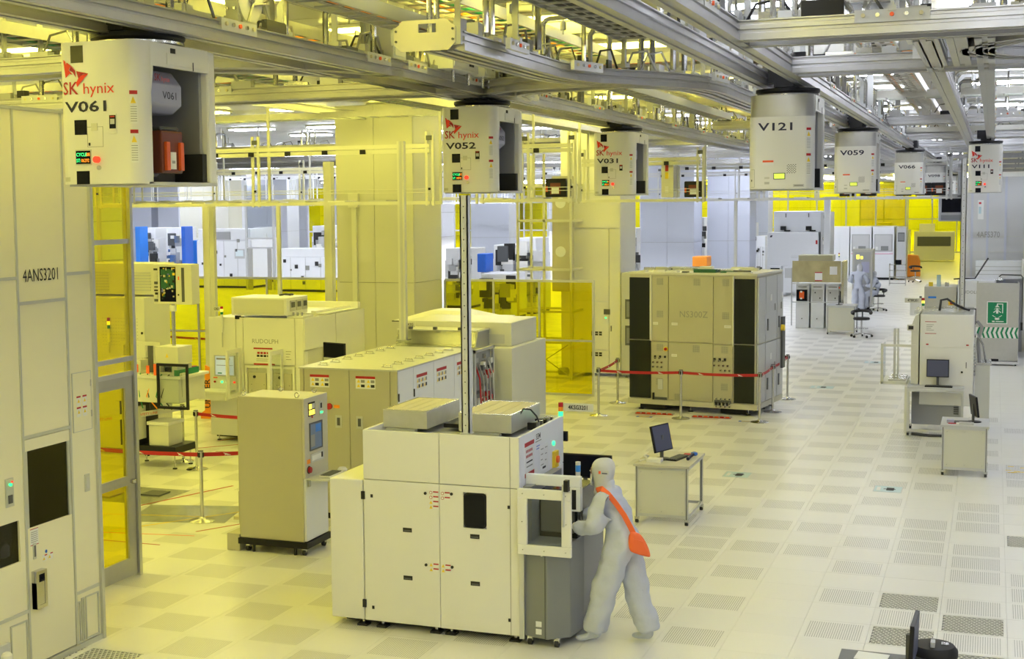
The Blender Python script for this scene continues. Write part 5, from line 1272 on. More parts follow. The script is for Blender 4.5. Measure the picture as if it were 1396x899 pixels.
def belt(p, q, label, z=.855, m='red', hh=.05, printed=True):
    dx, dy = q[0]-p[0], q[1]-p[1]; L = math.hypot(dx, dy); t = thing('barrier_belt', label, 'barrier tape', (p[0], p[1], z), math.atan2(dy, dx))
    n = 8; P = []
    for i in range(n+1):
        u = .035+(L-.07)*i/n; sag = -.03*4*(i/n)*(1-i/n)*min(L/2.5, 1)
        P += [(u, -.003, sag-hh/2), (u, -.003, sag+hh/2), (u, .003, sag-hh/2), (u, .003, sag+hh/2)]
    F = []
    for i in range(n): k = 4*i; F += [(k, k+4, k+5, k+1), (k+2, k+3, k+7, k+6), (k+1, k+5, k+7, k+3), (k, k+2, k+6, k+4)]
    G().use(m).add(P, F).obj('belt', t)
    if printed:
        g = G()
        k = int(L/.55)
        for i in range(k):
            u = (i+.5)*L/k; sag = -.03*4*(u/L)*(1-u/L)*min(L/2.5, 1)
            g.poly((u, -.004, sag), FRONT, [(-.05,.02), (-.02,.0), (-.03,-.018), (.0,-.008), (.04,-.008), (.0,.006)], 0, .001, 'paper'); g.ob((u,-.004,sag), FRONT, -.0, .05, -.018, -.012, 0, .001)
        g.obj('printed_mark', t)
    return t
S_ = {}
for k, (x, y, lb) in dict(
    a=(-4.05, 13.10, 'steel stanchion at the front left corner of the huge box machine'),
    b=(-4.12, 14.82, 'steel stanchion beside the left side of the huge box machine'),
    c=(-2.51, 13.20, 'steel stanchion in the middle in front of the huge box machine'),
    d=(-1.07, 13.19, 'steel stanchion at the front right corner of the huge box machine'),
    e=(-1.03, 14.52, 'second steel stanchion along the right side of the huge box machine'),
    f=(-1.00, 16.35, 'rearmost steel stanchion right of the huge box machine'),
    g=(-6.54, 3.00, 'nearest steel stanchion, left of the beige control cabinet'),
    h=(-8.47, 6.05, 'steel stanchion behind the nearest one, holding the upper red belt'),
    i=(-9.02, 6.55, 'steel stanchion at the end of the white printed tape'),
    j=(-5.84, 14.83, 'steel stanchion at the yellow partition, right of the beige cabinets'),
    k=(-5.62, 13.30, 'steel stanchion just behind the right filter unit of the front machine'),
    l=(-10.75, 10.75, 'stanchion beside the orange folding sign'),
    m=(-15.5, 18.8, 'stanchion seen through the yellow film, upper belt, left of the scanner'),
    n=(-15.9, 16.9, 'stanchion seen through the yellow film, lower belt, left of the scanner')).items():
    S_[k] = (x, y); stanchion(x, y, lb)
belt(S_['a'], S_['c'], 'red belt across the left front of the huge box machine'); belt(S_['c'], S_['d'], 'red belt across the right front of the huge box machine')
belt(S_['a'], S_['b'], 'red belt along the left side of the huge box machine'); belt(S_['d'], S_['e'], 'front red belt along the right side of the huge box machine')
belt(S_['e'], S_['f'], 'rear red belt along the right side of the huge box machine'); belt(S_['f'], (-1.2, 16.38), 'short end of red belt behind the right side of the huge box machine')
belt((-9.0, 3.1), S_['g'], 'red belt from the glass door side to the nearest stanchion'); belt(S_['g'], (-5.05, 4.35), 'red belt from the nearest stanchion toward the control cabinet')
belt(S_['h'], (-6.6, 6.0), 'upper red belt between the stanchions and the control cabinet'); wt = belt((-9.75, 4.95), S_['i'], 'white tape with red printing in front of the opened machine', m='paper', hh=.08, printed=False)
for u in (.15, .95): text('SAFETY LINE', .055, (u, -.006, -.04), FRONT, 'orange_print', wt, sx=1.15)
belt((-12.6, 9.8), S_['l'], 'red belt ending at the orange folding sign'); belt((-7.6, 14.8), S_['j'], 'red belt behind the beige cabinets toward the partition'); belt(S_['k'], S_['j'], 'short slanting red belt behind the right filter unit')
belt((-19.5, 18.2), S_['m'], 'upper red belt behind the yellow film, left piece'); belt(S_['m'], (-12.3, 18.6), 'upper red belt behind the yellow film, right piece')
belt((-19.5, 17.0), S_['n'], 'lower red belt behind the yellow film, left piece'); belt(S_['n'], (-12.0, 16.8), 'lower red belt behind the yellow film, right piece')

# orange folding sign
t = thing('folding_sign', 'orange folding caution sign standing left of the scanner', 'sign', (-10.9, 10.6, 0), radians(10))
G().poly((0, 0, .02), FRONT, [(-.20, 0), (.10, 0), (.12, .28), (.02, .12), (-.02, .95), (-.12, 1.0), (-.14, .14), (-.2, .1)], -.02, .02, 'orange_sign').obj('front_leg', t)
G().box(-.22, .28, -.03, .05, 0, .06, 'orange_sign').box(.14, .20, -.02, .02, 0, 1.0, 'orange_sign').obj('rear_leg', t)
text('UNDER', .15, (-.03, -.022, .2), (Z_, -X_, -Y_), 'print_black', t, sx=1.1, bold=.02)

# floor markings
def mark(x0, y0, x1, y1, w, m, label, cat='floor tape'):
    dx, dy = x1-x0, y1-y0; L = math.hypot(dx, dy)
    o = G().box(0, L, -w/2, w/2, .0005, .0015, m).obj('floor_tape', loc=(x0, y0, 0)); o.rotation_euler = (0, 0, math.atan2(dy, dx)); return tag(o, label, cat)
for i, (a, b, c, d, w, m, lb) in enumerate((
    (-7.9, 3.3, -7.3, 5.1, .04, 'red', 'red tape line on the floor right of the opened machine, long one'), (-8.2, 2.9, -6.7, 3.2, .04, 'yellow', 'yellow tape line across the floor behind the nearest stanchion'),
    (-7.35, 2.15, -6.35, 3.6, .04, 'yellow', 'slanting yellow tape on the floor left of the nearest stanchion'), (-7.6, 1.7, -6.35, 1.72, .025, 'red', 'thin red tape line near the glass door, front one'),
    (-7.7, 2.0, -6.2, 2.25, .02, 'orange', 'thin orange tape line by the film covered floor'), (-6.3, 2.45, -5.75, 3.4, .03, 'red', 'red tape line left of the control cabinet side box'),
    (-9.5, 8.4, -8.9, 9.6, .04, 'red', 'red tape on the floor left of the scanner, back one'), (-9.6, 7.5, -8.8, 8.4, .04, 'red', 'red tape on the floor left of the scanner, front one'), (-9.0, 7.5, -8.2, 7.5, .04, 'red', 'short red tape in front of the scanner'))):
    mark(a, b, c, d, w, m, lb)
o = G().box(-.7, .6, -.5, .5, .001, .004, 'plastic_film').obj('film_sheet', loc=(-6.9, 3.3, 0)); o.rotation_euler = (0, 0, .25); tag(o, 'clear glossy film sheet on the floor beside the nearest stanchion', 'sheet')
o = G().box(-.6, .7, -.5, .5, .001, .003, 'plastic_film').box(-.5, -.1, -.3, .2, .003, .02, 'carton').box(.2, .5, .0, .3, .003, .02, 'dark_grey').obj('film_sheet', loc=(-8.4, 4.1, 0)); tag(o, 'crumpled film with brown scraps on the floor near the opened machine', 'sheet')
o = G().box(-.2, .2, -.05, .05, .0, .04, 'wood_filter').cyl((.12,0,.04),(.12,0,.05),.015,8,'led_green').cyl((-.12,0,.04),(-.12,0,.055),.018,8,'red').obj('switch_box', loc=(-6.0, 3.25, 0)); tag(o, 'small floor switch box with green light beside the film sheet', 'box')
def floor_sign(x, y, label, w=.36, d=.42):
    t = G().box(-w/2, w/2, -d/2, d/2, .0006, .002, 'pale_blue').frame((0,0,0), TOP, -w/2, w/2, -d/2, d/2, .012, .002, .0028, 'light_grey'); t.box(-.02, .08, -.1, .1, .0022, .003, 'print_black').box(-.06, .10, -.02, .02, .0022, .003).box(-.15, -.10, -.12, .12, .0022, .003, 'paper')
    o = t.obj('floor_sticker', loc=(x, y, 0)); return tag(o, label, 'sticker')
for u, lb, x, y in ((0, 'pale blue floor sticker left, in front of the right-hand cart', -.62, 8.15), (1, 'pale blue floor sticker right, below the right-hand cart', 1.52, 7.75), (2, 'pale blue floor sticker beside the rear stanchion', -.55, 18.4), (3, 'small blue floor sticker farther up the aisle', .15, 23.5)):
    floor_sign(x, y, lb, .38 if u < 2 else .5, .42)
for x, lb in ((-3.35, 'blue and yellow floor strip under the left of the huge box machine'), (-1.45, 'blue and yellow floor strip near the front right stanchion')):
    o = G().box(0, .3, 0, .12, .0006, .002, 'blue').box(.05, .25, .03, .09, .002, .0026, 'yellow').obj('floor_strip', loc=(x, 13.15, 0)); tag(o, lb, 'sticker')
g = G(); rn = random.Random(4)
for i in range(8): x, y = rn.uniform(-.12, .12), rn.uniform(-.3, .3); g.box(x, x+.08, y, y+.05, .0006, .0012, 'yellow')
tag(g.obj('footprint_mark', loc=(3.15, 9.75, 0)), 'yellow footprint marks at the right edge of the floor', 'marking')

# ------------------------------------------------------------------ carts
def cart(x, y, w, d, h, label, rz=0, panels=('front',), m='cream', top='light_grey', drawers=0):
    t = thing('work_cart', label, 'cart', (x, y, 0), rz)
    for a in (0, w-.035):
        for b in (0, d-.035):
            G().box(a, a+.035, b, b+.035, .07, h-.03, 'aluminium').box(a+.012, a+.022, b-.001, b, .07, h-.03, 'dark_grey').obj('leg', t)
            g = G(); casters(g, (a+.017,), (b+.017,), .028); g.obj('caster', t)
    g = G()
    for z in (.09, h-.065): g.box(.035, w-.035, 0, .035, z, z+.035, 'aluminium'); g.box(.035, w-.035, d-.035, d, z, z+.035); g.box(0, .035, .035, d-.035, z, z+.035); g.box(w-.035, w, .035, d-.035, z, z+.035)
    g.obj('frame', t)
    G().box(-.02, w+.02, -.03, d+.02, h-.03, h, top).obj('top', t, bevel=.003)
    if 'front' in panels: G().box(.035, w-.035, .010, .020, .125, h-.065, m).obj('front_panel', t)
    if 'left' in panels: G().box(.010, .020, .035, d-.035, .125, h-.065, m).obj('left_panel', t)
    if 'right' in panels: G().box(w-.02, w-.010, .035, d-.035, .125, h-.065, m).obj('right_panel', t)
    if 'back' in panels: G().box(.035, w-.035, d-.02, d-.01, .125, h-.065, m).obj('back_panel', t)
    g = G(); [g.cyl((u, .010, v), (u, .006, v), .006, 6, 'steel') for u in (.07, w/2, w-.07) for v in (.16, h-.10)]; 
    if 'front' in panels: g.obj('screw', t)
    return t
cart(-1.30, 4.66, .66, .98, .75, 'cream work cart with a monitor, keyboard and blue scanner, right of the white-suited person', panels=('front', 'left'), top='beige_grey')
monitor(-1.04, 5.05, .75, radians(70), 'monitor seen from the side on the cart behind the person', .40, .34, 'screen_dark', tilt=-.22, pole=.10)
keyboard(-.87, 5.15, .75, radians(78), 'black keyboard on the cart behind the person', .40)
o = G().tube([(0,-.10,.02), (0,.0,.025), (.01,.07,.035), (.02,.13,.04)], .022, 8, 'navy_print').lathe((.03,.16,.02), [(.03,0),(.045,.015),(.04,.04),(.01,.05)], 12, 'blue').obj('hand_scanner', loc=(-.72, 5.15, .75)); tag(o, 'dark blue hand scanner at the right edge of the cart behind the person', 'scanner')
o = G().box(-.09, .09, -.08, .08, 0, .04, 'white').tube([(-.08,-.06,.05), (-.12,-.05,.07), (-.13,.02,.07), (-.10,.08,.05)], .015, 8, 'white').tube([(-.1,-.07,.04), (-.16,-.12,.02), (-.2,-.04,.01), (-.15,.0,.01)], .008, 6, 'white').obj('telephone', loc=(-1.10, 4.86, .75)); tag(o, 'white desk telephone at the front left of the cart behind the person', 'telephone')
o = G().box(-.06, .06, -.09, .09, 0, .004, 'red').obj('red_card', loc=(-.80, 5.45, .75)); tag(o, 'red card at the back of the cart behind the person', 'card')
cart(2.17, 9.03, .62, .78, .74, 'cream work cart in the right half, holding a tilted monitor', panels=('front', 'left'), top='light_grey')
monitor(2.60, 9.42, .74, radians(105), 'thin monitor seen edge-on on the right-hand cart', .38, .30, 'screen_dark', tilt=-.12, pole=.09)
keyboard(2.42, 9.30, .74, radians(10), 'grey keyboard on the right-hand cart', .30, 'dark_grey')
o = G().box(-.10, .10, -.05, .05, 0, .03, 'light_grey').box(-.14, -.08, -.03, .06, 0, .02, 'white').obj('desk_phone', loc=(2.50, 9.14, .74)); tag(o, 'grey telephone at the front of the right-hand cart', 'telephone')
o = G().box(-.05, .05, -.06, .06, 0, .05, 'lilac').box(-.03, .16, -.10, -.07, 0, .012, 'red').obj('tape_dispenser', loc=(2.28, 9.25, .74)); tag(o, 'violet box with red strip on the left of the right-hand cart', 'box')
cart(1.86, -2.45, .62, .44, .75, 'cart with papers cut off at the bottom right corner', panels=('front', 'left'), top='dark_grey')
o = G().box(-.11, .11, -.08, .10, 0, .004, 'paper').obj('paper_sheet', loc=(2.06, -2.13, .75)); o.rotation_euler = (0, 0, -.1); tag(o, 'white paper sheet on the cart at the bottom right', 'paper')
monitor(2.325, -2.18, .75, radians(88), 'black monitor seen edge-on at the bottom right corner', .42, .30, 'screen_dark', tilt=.04, pole=.03)
def black_chair_back():
    t = thing('round_seat', 'round black cushioned stool top behind the edge-on monitor at bottom right', 'stool', (2.47, -1.88, .0)); t.scale = (1, 1, 1.07)
    G().lathe((0,0,.66), [(.05,0),(.14,.0),(.165,.03),(.165,.07),(.14,.10),(.03,.11)], 28, 'rubber').obj('seat', t)
    G().cyl((0,0,.06), (0,0,.66), .025, 12, 'steel').obj('column', t)
    g = G()
    for i in range(5): a = i*2*pi/5; g.tube([(0,0,.10), (.2*cos(a), .2*sin(a), .07)], .015, 6, 'dark_grey'); g.cyl((.2*cos(a), .2*sin(a), .0), (.2*cos(a), .2*sin(a), .05), .025, 8, 'rubber')
    g.obj('base', t)
    G().box(.05, .10, -.03, .03, .765, .775, 'steel').box(-.02, .01, -.10, -.02, .765, .80, 'light_grey').obj('lever', t)
black_chair_back()

# ------------------------------------------------------------------ right-hand side
def right_machine():
    t = thing('metrology_machine', 'cream machine with a small terminal at the right, green-lit tower above', 'machine', (1.68, 12.45, 0))
    D = 1.6
    G().box(0, .86, .30, D, .5, 2.05, 'white').obj('body', t, bevel=.012)
    G().poly((0, .30, 0), FRONT, [(-.14, .85), (-.02, .85), (-.02, 2.05), (-.08, 2.02), (-.14, 1.85)], -1.2, 0, 'cream').obj('side_door', t)
    G().box(.05, .82, .285, .30, 1.50, 2.02, 'white').obj('front_panel', t); G().box(.05, .82, .285, .30, .86, 1.485, 'white').obj('front_panel', t)
    g = G(); g.ob((0,.285,0), FRONT, .08, .26, 1.92, 1.93, 0, .002, 'red'); g.ob((0,.285,0), FRONT, .08, .26, 1.72, 1.73, 0, .002); lines(g, (0,.285,0), FRONT, .10, 1.87, .12, 4, .03); g.obj('notice', t)
    g = G(); [g.ob((0,.285,0), FRONT, u, u+.04, 1.53, 1.55, 0, .012, 'red') for u in (.10, .74)]; g.ob((0,.285,0), FRONT, .74, .75, 1.15, 1.25, 0, .01, 'print_black'); g.cyl((.68, .285, 1.08), (.68, .27, 1.08), .018, 12, 'print_black'); g.obj('latch', t)
    G().box(-.1, .84, .32, D, 2.05, 2.09, 'plastic_film').obj('film_cover', t)
    g = G(); [g.ob((.86,.5,0), RIGHT, 0, .3, 1.0+i*.06, 1.03+i*.06, 0, .03, 'steel') for i in range(9)]; g.obj('rack_side', t)
    # wide open support stand
    g = G(); g.box(-.22, -.18, 0, .9, .04, .84, 'cream'); g.box(-.18, .72, .02, .9, .80, .84, 'light_grey'); g.box(-.18, -.14, 0, .04, .08, .80, 'aluminium'); g.box(.68, .72, 0, .04, .08, .80); g.box(-.14, .68, 0, .04, .08, .12); g.box(-.14, .68, .0, .04, .76, .80); g.obj('stand', t)
    G().box(-.14, .70, .70, .72, .10, .80, 'light_grey').obj('stand_back', t)
    g = G(); [g.box(.55, .63, .68, .70, .3+i*.035, .32+i*.035, 'dark_grey') for i in range(14)]; g.obj('vent', t)
    g = G(); casters(g, (-.16, .68), (.05, .8), .03); g.tube([(-.1,.06,.03), (.2,.0,.02), (.5,.04,.02), (.62,.1,.03)], .025, 8, 'cable'); g.obj('caster', t)
    # tray and frame reaching out left
    g = G(); g.box(-.62, -.20, .1, 1.0, .86, .90, 'cream'); g.box(-.62, -.58, .1, .14, .86, 1.55, 'cream'); g.box(-.44, -.40, .5, .54, .9, 1.78, 'aluminium'); g.box(-.38, -.35, .5, .54, .9, 1.78); g.box(-.62, -.05, .12, .15, 1.50, 1.54, 'cream'); g.box(-.62, -.60, .1, 1.0, .9, 1.50, 'clear_glass'); g.obj('side_tray', t)
    g = G(); [g.box(-.5, -.22, .2+i*.15, .28+i*.15, .90, .94, 'steel') for i in range(5)]; g.obj('tray_part', t)
    G().box(-.20, -.08, .14, .20, 1.78, 1.88, 'cream').box(-.18, -.10, .13, .14, 1.80, 1.86, 'print_black').obj('small_display', t)
    tower(t, .04, .35, 2.09, .10, '4TBR201', 'yellow', -1)
    g = G(); g.tube([(.30,.5,2.1), (.32,.5,2.28), (.42,.52,2.30), (.55,.6,2.20), (.70,.7,2.12), (.78,.72,2.10)], .02, 8, 'cable'); g.obj('hose', t)
    G().box(.88, 1.12, .75, 1.3, .2, 1.15, 'cream').box(.88, 1.14, .75, 1.3, 1.15, 1.2, 'steel').box(.9, 1.12, .8, 1.25, .03, .08, 'steel').obj('pump_cabinet', t)
    g = G(); g.tube([(.95,.9,1.2), (.92,.88,1.55), (.98,.85,1.8), (.9,.8,1.9)], .03, 8, 'hose'); g.tube([(1.05,.9,1.2), (1.0,.85,1.5), (.9,.7,1.7)], .015, 8, 'steel'); g.obj('pipe', t)
right_machine()
monitor(1.98, 12.62, .84, 0, 'black monitor showing a camera picture on the stand of the right-hand machine', .36, .30, 'screen_dark', pole=.16)
keyboard(2.0, 12.55, .84, 0, 'black keyboard below the monitor of the right-hand machine', .44)
channel(2.33, 13.2, 2.09, 4.68, 'pale perforated post on top of the right-hand machine', .09)
def shower():
    t = thing('emergency_shower', 'steel emergency shower booth with a green shower sign and chevrons at the right', 'shower', (2.46, 23.6, 0))
    W = .95
    G().box(0, W, 0, .03, .12, 1.98, 'brushed').obj('front_sheet', t)
    G().box(0, .03, .03, .9, .12, 1.98, 'brushed').obj('side_sheet', t)
    G().box(W-.03, W, .03, .9, .12, 1.98, 'brushed').obj('side_sheet', t)
    g = G(); g.box(0, W, -.02, .0, .06, .10, 'steel'); g.box(0, W, .0, .9, .03, .07); casters(g, (.05, W-.05), (.05, .8), .03); g.box(.35, .52, -.01, .05, .10, .16, 'black'); g.obj('base', t)
    s = G().ob((0,0,0), FRONT, .24, .70, .98+.02, 1.54, 0, .004, 'paper').ob((0,0,0), FRONT, .26, .68, 1.02, 1.52, .004, .006, 'green').obj('safety_sign', t)
    P = 'paper'; F_ = (0, -.006, 0)
    g = G().use(P)
    g.ob(F_, FRONT, .58, .60, 1.26, 1.49, 0, .002, P); g.ob(F_, FRONT, .46, .60, 1.47, 1.49, 0, .002); g.ob(F_, FRONT, .46, .48, 1.44, 1.47, 0, .002); g.poly(F_, FRONT, [(.42,1.41), (.52,1.41), (.49,1.44), (.45,1.44)], 0, .002)
    for k in (-2, -1, 0, 1, 2): g.poly(F_, FRONT, [(.47+k*.018, 1.40), (.475+k*.018, 1.40), (.478+k*.034, 1.34), (.470+k*.034, 1.34)], 0, .002)
    g.cyl((.47, -.006, 1.355), (.47, -.008, 1.355), .022, 12); g.poly(F_, FRONT, [(.445,1.25), (.495,1.25), (.495,1.33), (.445,1.33)], 0, .002); g.poly(F_, FRONT, [(.38,1.28), (.445,1.33), (.445,1.31), (.395,1.265)], 0, .002); g.poly(F_, FRONT, [(.56,1.28), (.495,1.33), (.495,1.31), (.545,1.265)], 0, .002)
    g.poly(F_, FRONT, [(.41,1.12), (.44,1.10), (.50,1.10), (.53,1.12), (.50,1.145), (.44,1.145)], 0, .002); g.poly(F_, FRONT, [(.36,1.20), (.37,1.21), (.45,1.155), (.44,1.15)], 0, .002); g.poly(F_, FRONT, [(.58,1.20), (.57,1.21), (.49,1.155), (.50,1.15)], 0, .002)
    g.ob(F_, FRONT, .36, .42, 1.045, 1.075, 0, .002); g.ob(F_, FRONT, .44, .62, 1.05, 1.07, 0, .002); g.obj('pictogram', s)
    c = G().ob((0,0,0), FRONT, 0, W, .66, .92, 0, .003, 'paper')
    for i in range(9):
        u = i*.105+.01; c.poly((0,-.003,0), FRONT, [(u+.055,.66), (u+.10,.66), (u+.055,.79), (u+.01,.79)], 0, .001, 'green'); c.poly((0,-.003,0), FRONT, [(u+.01,.79), (u+.055,.79), (u+.10,.92), (u+.055,.92)], 0, .001)
    c.obj('chevron_band', t)
    g = G().tube([(1.02, -.02, .9), (1.02, -.02, 2.12), (.98, -.02, 2.17), (.55, .2, 2.17), (.50, .25, 2.12)], .016, 8, 'dark_grey').lathe((.50, .25, 2.04), [(.10,0), (.09,.02), (.02,.06)], 16, 'steel'); g.box(.99, 1.04, -.05, 0, .86, 1.05, 'black'); g.obj('shower_pipe', t)
shower()
def numbered_wall():
    t = thing('stocker_tower', 'tall grey panelled tower numbered 4AFS370 behind the shower booth', 'cabinet', (2.0, 27, 0))
    W, Hh = 1.55, 4.55
    G().box(0, W, .03, 6, 0, Hh, 'galvanised').obj('body', t)
    xs = (0, .28, .66, 1.10, W)
    for i, (a, b) in enumerate(zip(xs[:-1], xs[1:])):
        for z0, z1 in ((.05, 3.0 if i % 2 else 2.6), ((3.0 if i % 2 else 2.6), Hh)):
            G().box(a+.012, b-.012, 0, .03, z0+.01, z1-.01, 'light_grey').obj('panel', t)
    for x in xs[1:-1]: G().box(x-.03, x+.03, -.015, .03, 0, Hh, 'cool_pillar').obj('mullion', t)
    text('4AFS370', .22, (.40, -.02, 2.98), FRONT, 'print_grey', t, sx=.72)
    g = G(); g.box(.42, .56, -.008, 0, 3.45, 3.95, 'paper'); g.box(.44, .50, -.010, -.008, 3.85, 3.9, 'red'); g.box(.44, .50, -.010, -.008, 3.6, 3.78, 'pale_blue'); g.obj('hung_label', t)
    for z in (2.6, 3.0): G().box(.1, W, -.01, .02, z-.012, z+.012, 'wall_trim').obj('trim', t)
numbered_wall()
def grey_screen(x, y, w, d, h, label, n=3):
    t = thing('service_tower', label, 'cabinet', (x, y, 0))
    G().box(0, w, .02, d, 0, h, 'cool_pillar').obj('body', t)
    for i in range(n): G().box(i*w/n+.02, (i+1)*w/n-.02, 0, .02, .05, h-.02, 'cool_white').obj('panel', t)
    for i in range(n+1): G().box(i*w/n-.02, i*w/n+.02, -.03, .02, 0, h, 'light_grey').obj('post', t)
    return t
grey_screen(3.75, 25.5, 1.6, 3, 4.3, 'pale grey panelled tower at the right edge beyond the shower')
def right_tool():
    t = thing('steel_bench', 'stainless bench machine with stop button and keyboard shelf at the right of the aisle', 'machine', (1.18, 25.75, 0)); t.scale = (.98, 1, 1)
    G().box(0, .8, 0, 1.2, .15, 1.75, 'brushed').obj('body', t, bevel=.01)
    g = G(); g.ob((0,0,0), FRONT, .08, .75, .95, 1.15, 0, .03, 'black'); [g.ob((0,-.03,0), FRONT, .12+i*.06, .15+i*.06, 1.03, 1.07, 0, .005, 'led_orange') for i in range(4)]; g.ob((0,0,0), FRONT, .60, .75, 1.28, 1.40, 0, .03, 'yellow'); g.cyl((.68,-.03,1.34), (.68,-.06,1.34), .04, 12, 'red'); g.ob((0,0,0), FRONT, .1, .3, 1.45, 1.5, 0, .005, 'bright_blue'); g.obj('control', t)
    G().box(-.08, .7, -.35, 0, .58, .62, 'black').obj('shelf', t)
    G().box(-.35, -.02, -.05, -.04, 1.0, 1.35, 'paper').obj('notice_board', t)
    g = G(); [g.box(.1+i*.2, .2+i*.2, .2, .4, 1.75, 1.85, m) for i, m in enumerate(('yellow', 'dark_grey', 'steel'))]; g.box(.3,.4,.1,.2,1.75,2.05,'pale_blue'); g.obj('bottle', t)
    G().box(-.12, -.06, 0, .05, 0, 1.5, 'dark_grey').obj('post', t)
right_tool()
def right_scanner():
    t = thing('small_scanner', 'white machine lettered RUDOLPH beside the shower booth', 'machine', (2.0, 25.15, 0))
    G().box(0, .9, 0, 1.6, .1, 1.95, 'cool_white').obj('body', t, bevel=.02)
    G().ob((0,0,0), FRONT, .03, .8, .1, 1.52, 0, .02, 'cool_white').obj('front_panel', t)
    G().ob((0,-.02,0), FRONT, .24, .62, .85, 1.25, 0, .02, 'black').obj('screen', t)
    G().box(.05, .6, -.35, 0, .55, .60, 'black').obj('shelf', t)
    text('RUDOLPH', .11, (.06, -.003, 1.62), FRONT, 'print_grey', t, sx=1.0)
    g = G(); g.box(.4, 1.8, .9, 1.5, 1.95, 2.4, 'cool_white'); [g.box(.4, 1.8, .89, .9, 2.05+i*.1, 2.07+i*.1, 'light_grey') for i in range(3)]; g.tube([(1.55,.6,2.0), (1.55,.6,2.45), (1.75,.6,2.45), (1.75,.6,2.0)], .07, 8, 'white'); g.obj('top_unit', t)
    g = G(); g.tube([(-.1,0,1.98), (.1,0,2.0), (.4,.1,2.0), (.55,.2,2.25), (.7,.3,2.5)], .02, 6, 'cable'); g.obj('cable', t)
right_scanner()
# ------------------------------------------------------------------ far side
def load_cluster():
    t = thing('load_port_row', 'row of white load ports under a patterned glossy cover in the aisle', 'machine', (-3.02, 32.6, 0)); t.scale = (.74, 1, 1)
    for i in range(3):
        x = .12+i*.62
        b = G().box(x, x+.55, 0, 1.2, .0, 1.38, 'cool_white').obj('load_port', t, bevel=.01)
        G().ob((0,0,0), FRONT, x+.06, x+.49, .85, 1.22, 0, .02, 'light_grey').obj('port_door', b)
        if i == 0: g = G(); g.box(x+.06, x+.5, -.2, -.02, .86, 1.22, 'gloss_black'); g.box(x+.18, x+.38, -.22, -.2, .94, 1.16, 'pod_orange'); [g.box(x+.22, x+.30, -.225, -.22, z, z+.05, 'paper') for z in (.92, 1.13)]; g.obj('carrier', b)
        else: g = G(); g.cyl((x+.18, -.02, 1.12), (x+.18, -.03, 1.12), .025, 10, 'black'); g.cyl((x+.38, -.02, .95), (x+.38, -.03, .95), .025, 10); g.obj('plug', b)
        G().cyl((x+.26, 0, .30), (x+.26, -.02, .30), .02, 10, 'black').ob((0,0,0), FRONT, x+.1, x+.45, 1.28, 1.31, 0, .003, 'print_grey').obj('lock', b)
    g = G(); g.box(-.02, .02, -.3, -.26, .1, 1.9, 'bracket'); g.box(-.02, 2.0, -.3, -.26, .82, .85, 'light_grey'); g.box(0, 2.02, -.30, -.27, 1.40, 1.43); g.obj('guard_frame', t)
    G().box(.02, 2.0, -.31, -.29, 1.46, 2.12, 'patterned').obj('glossy_cover', t)
    G().box(.95, 1.25, -.325, -.31, 1.5, 1.78, 'paper').box(.95, 1.25, -.328, -.325, 1.5, 1.53, 'red').box(.95, 1.25, -.328, -.325, 1.75, 1.78, 'red').obj('notice', t)
    G().box(1.55, 1.85, -.325, -.31, 1.7, 1.95, 'paper').obj('notice', t)
    G().box(.2, 1.6, .1, 1.0, 2.1, 2.28, 'beige').obj('top_tray', t)
    G().box(2.02, 2.12, -.3, .8, .1, 2.1, 'steel').box(1.9, 2.0, -.33, -.31, .9, 1.35, 'bracket').cyl((1.95,-.33,1.3),(1.95,-.35,1.3),.03,10,'orange').obj('end_frame', t)
    tower(t, 1.85, .2, 2.12, .1, None, 'yellow')
load_cluster()
cart(-1.77, 30.7, .80, .9, .86, 'cream cart with a small edge-on monitor in the far aisle', panels=('front', 'left'), top='light_grey')
monitor(-1.45, 31.0, .86, radians(100), 'small edge-on monitor on the cart in the far aisle', .36, .34, 'screen_dark', pole=.08)
def chair(x, y, rz, label):
    t = thing('swivel_chair', label, 'chair', (x, y, 0), rz)
    G().lathe((0,0,.50), [(.05,0), (.22,.01), (.24,.04), (.22,.08), (.04,.09)], 22, 'rubber').obj('seat', t)
    pts = [(.27*cos(a), .27*sin(a), .72+.04*sin(a)) for a in [pi*i/12*1.3-.3 for i in range(13)]]
    G().tube(pts, .045, 8, 'rubber').tube([(0, .25, .52), (0, .30, .62), (0, .27, .72)], .02, 6, 'dark_grey').obj('backrest', t)
    g = G().cyl((0,0,.08), (0,0,.50), .025, 10, 'steel'); g.tube([(.19*cos(i*pi/8), .19*sin(i*pi/8), .26) for i in range(17)], .01, 5); g.obj('column', t)
    for i in range(5):
        a = i*2*pi/5+.3; G().tube([(0,0,.12), (.30*cos(a), .30*sin(a), .075)], .017, 6, 'steel').cyl((.30*cos(a)-.02*sin(a), .30*sin(a)+.02*cos(a), .035), (.30*cos(a)+.02*sin(a), .30*sin(a)-.02*cos(a), .035), .035, 10, 'rubber').obj('leg', t)
    return t
chair(-.72, 30.0, 0, 'black swivel chair beside the cream cart in the far aisle')
chair(-1.0, 40.2, -.6, 'black swivel chair under the seated white-suited person')
chair(-.66, 58.8, .3, 'black swivel chair far up the aisle beside the wire rack')
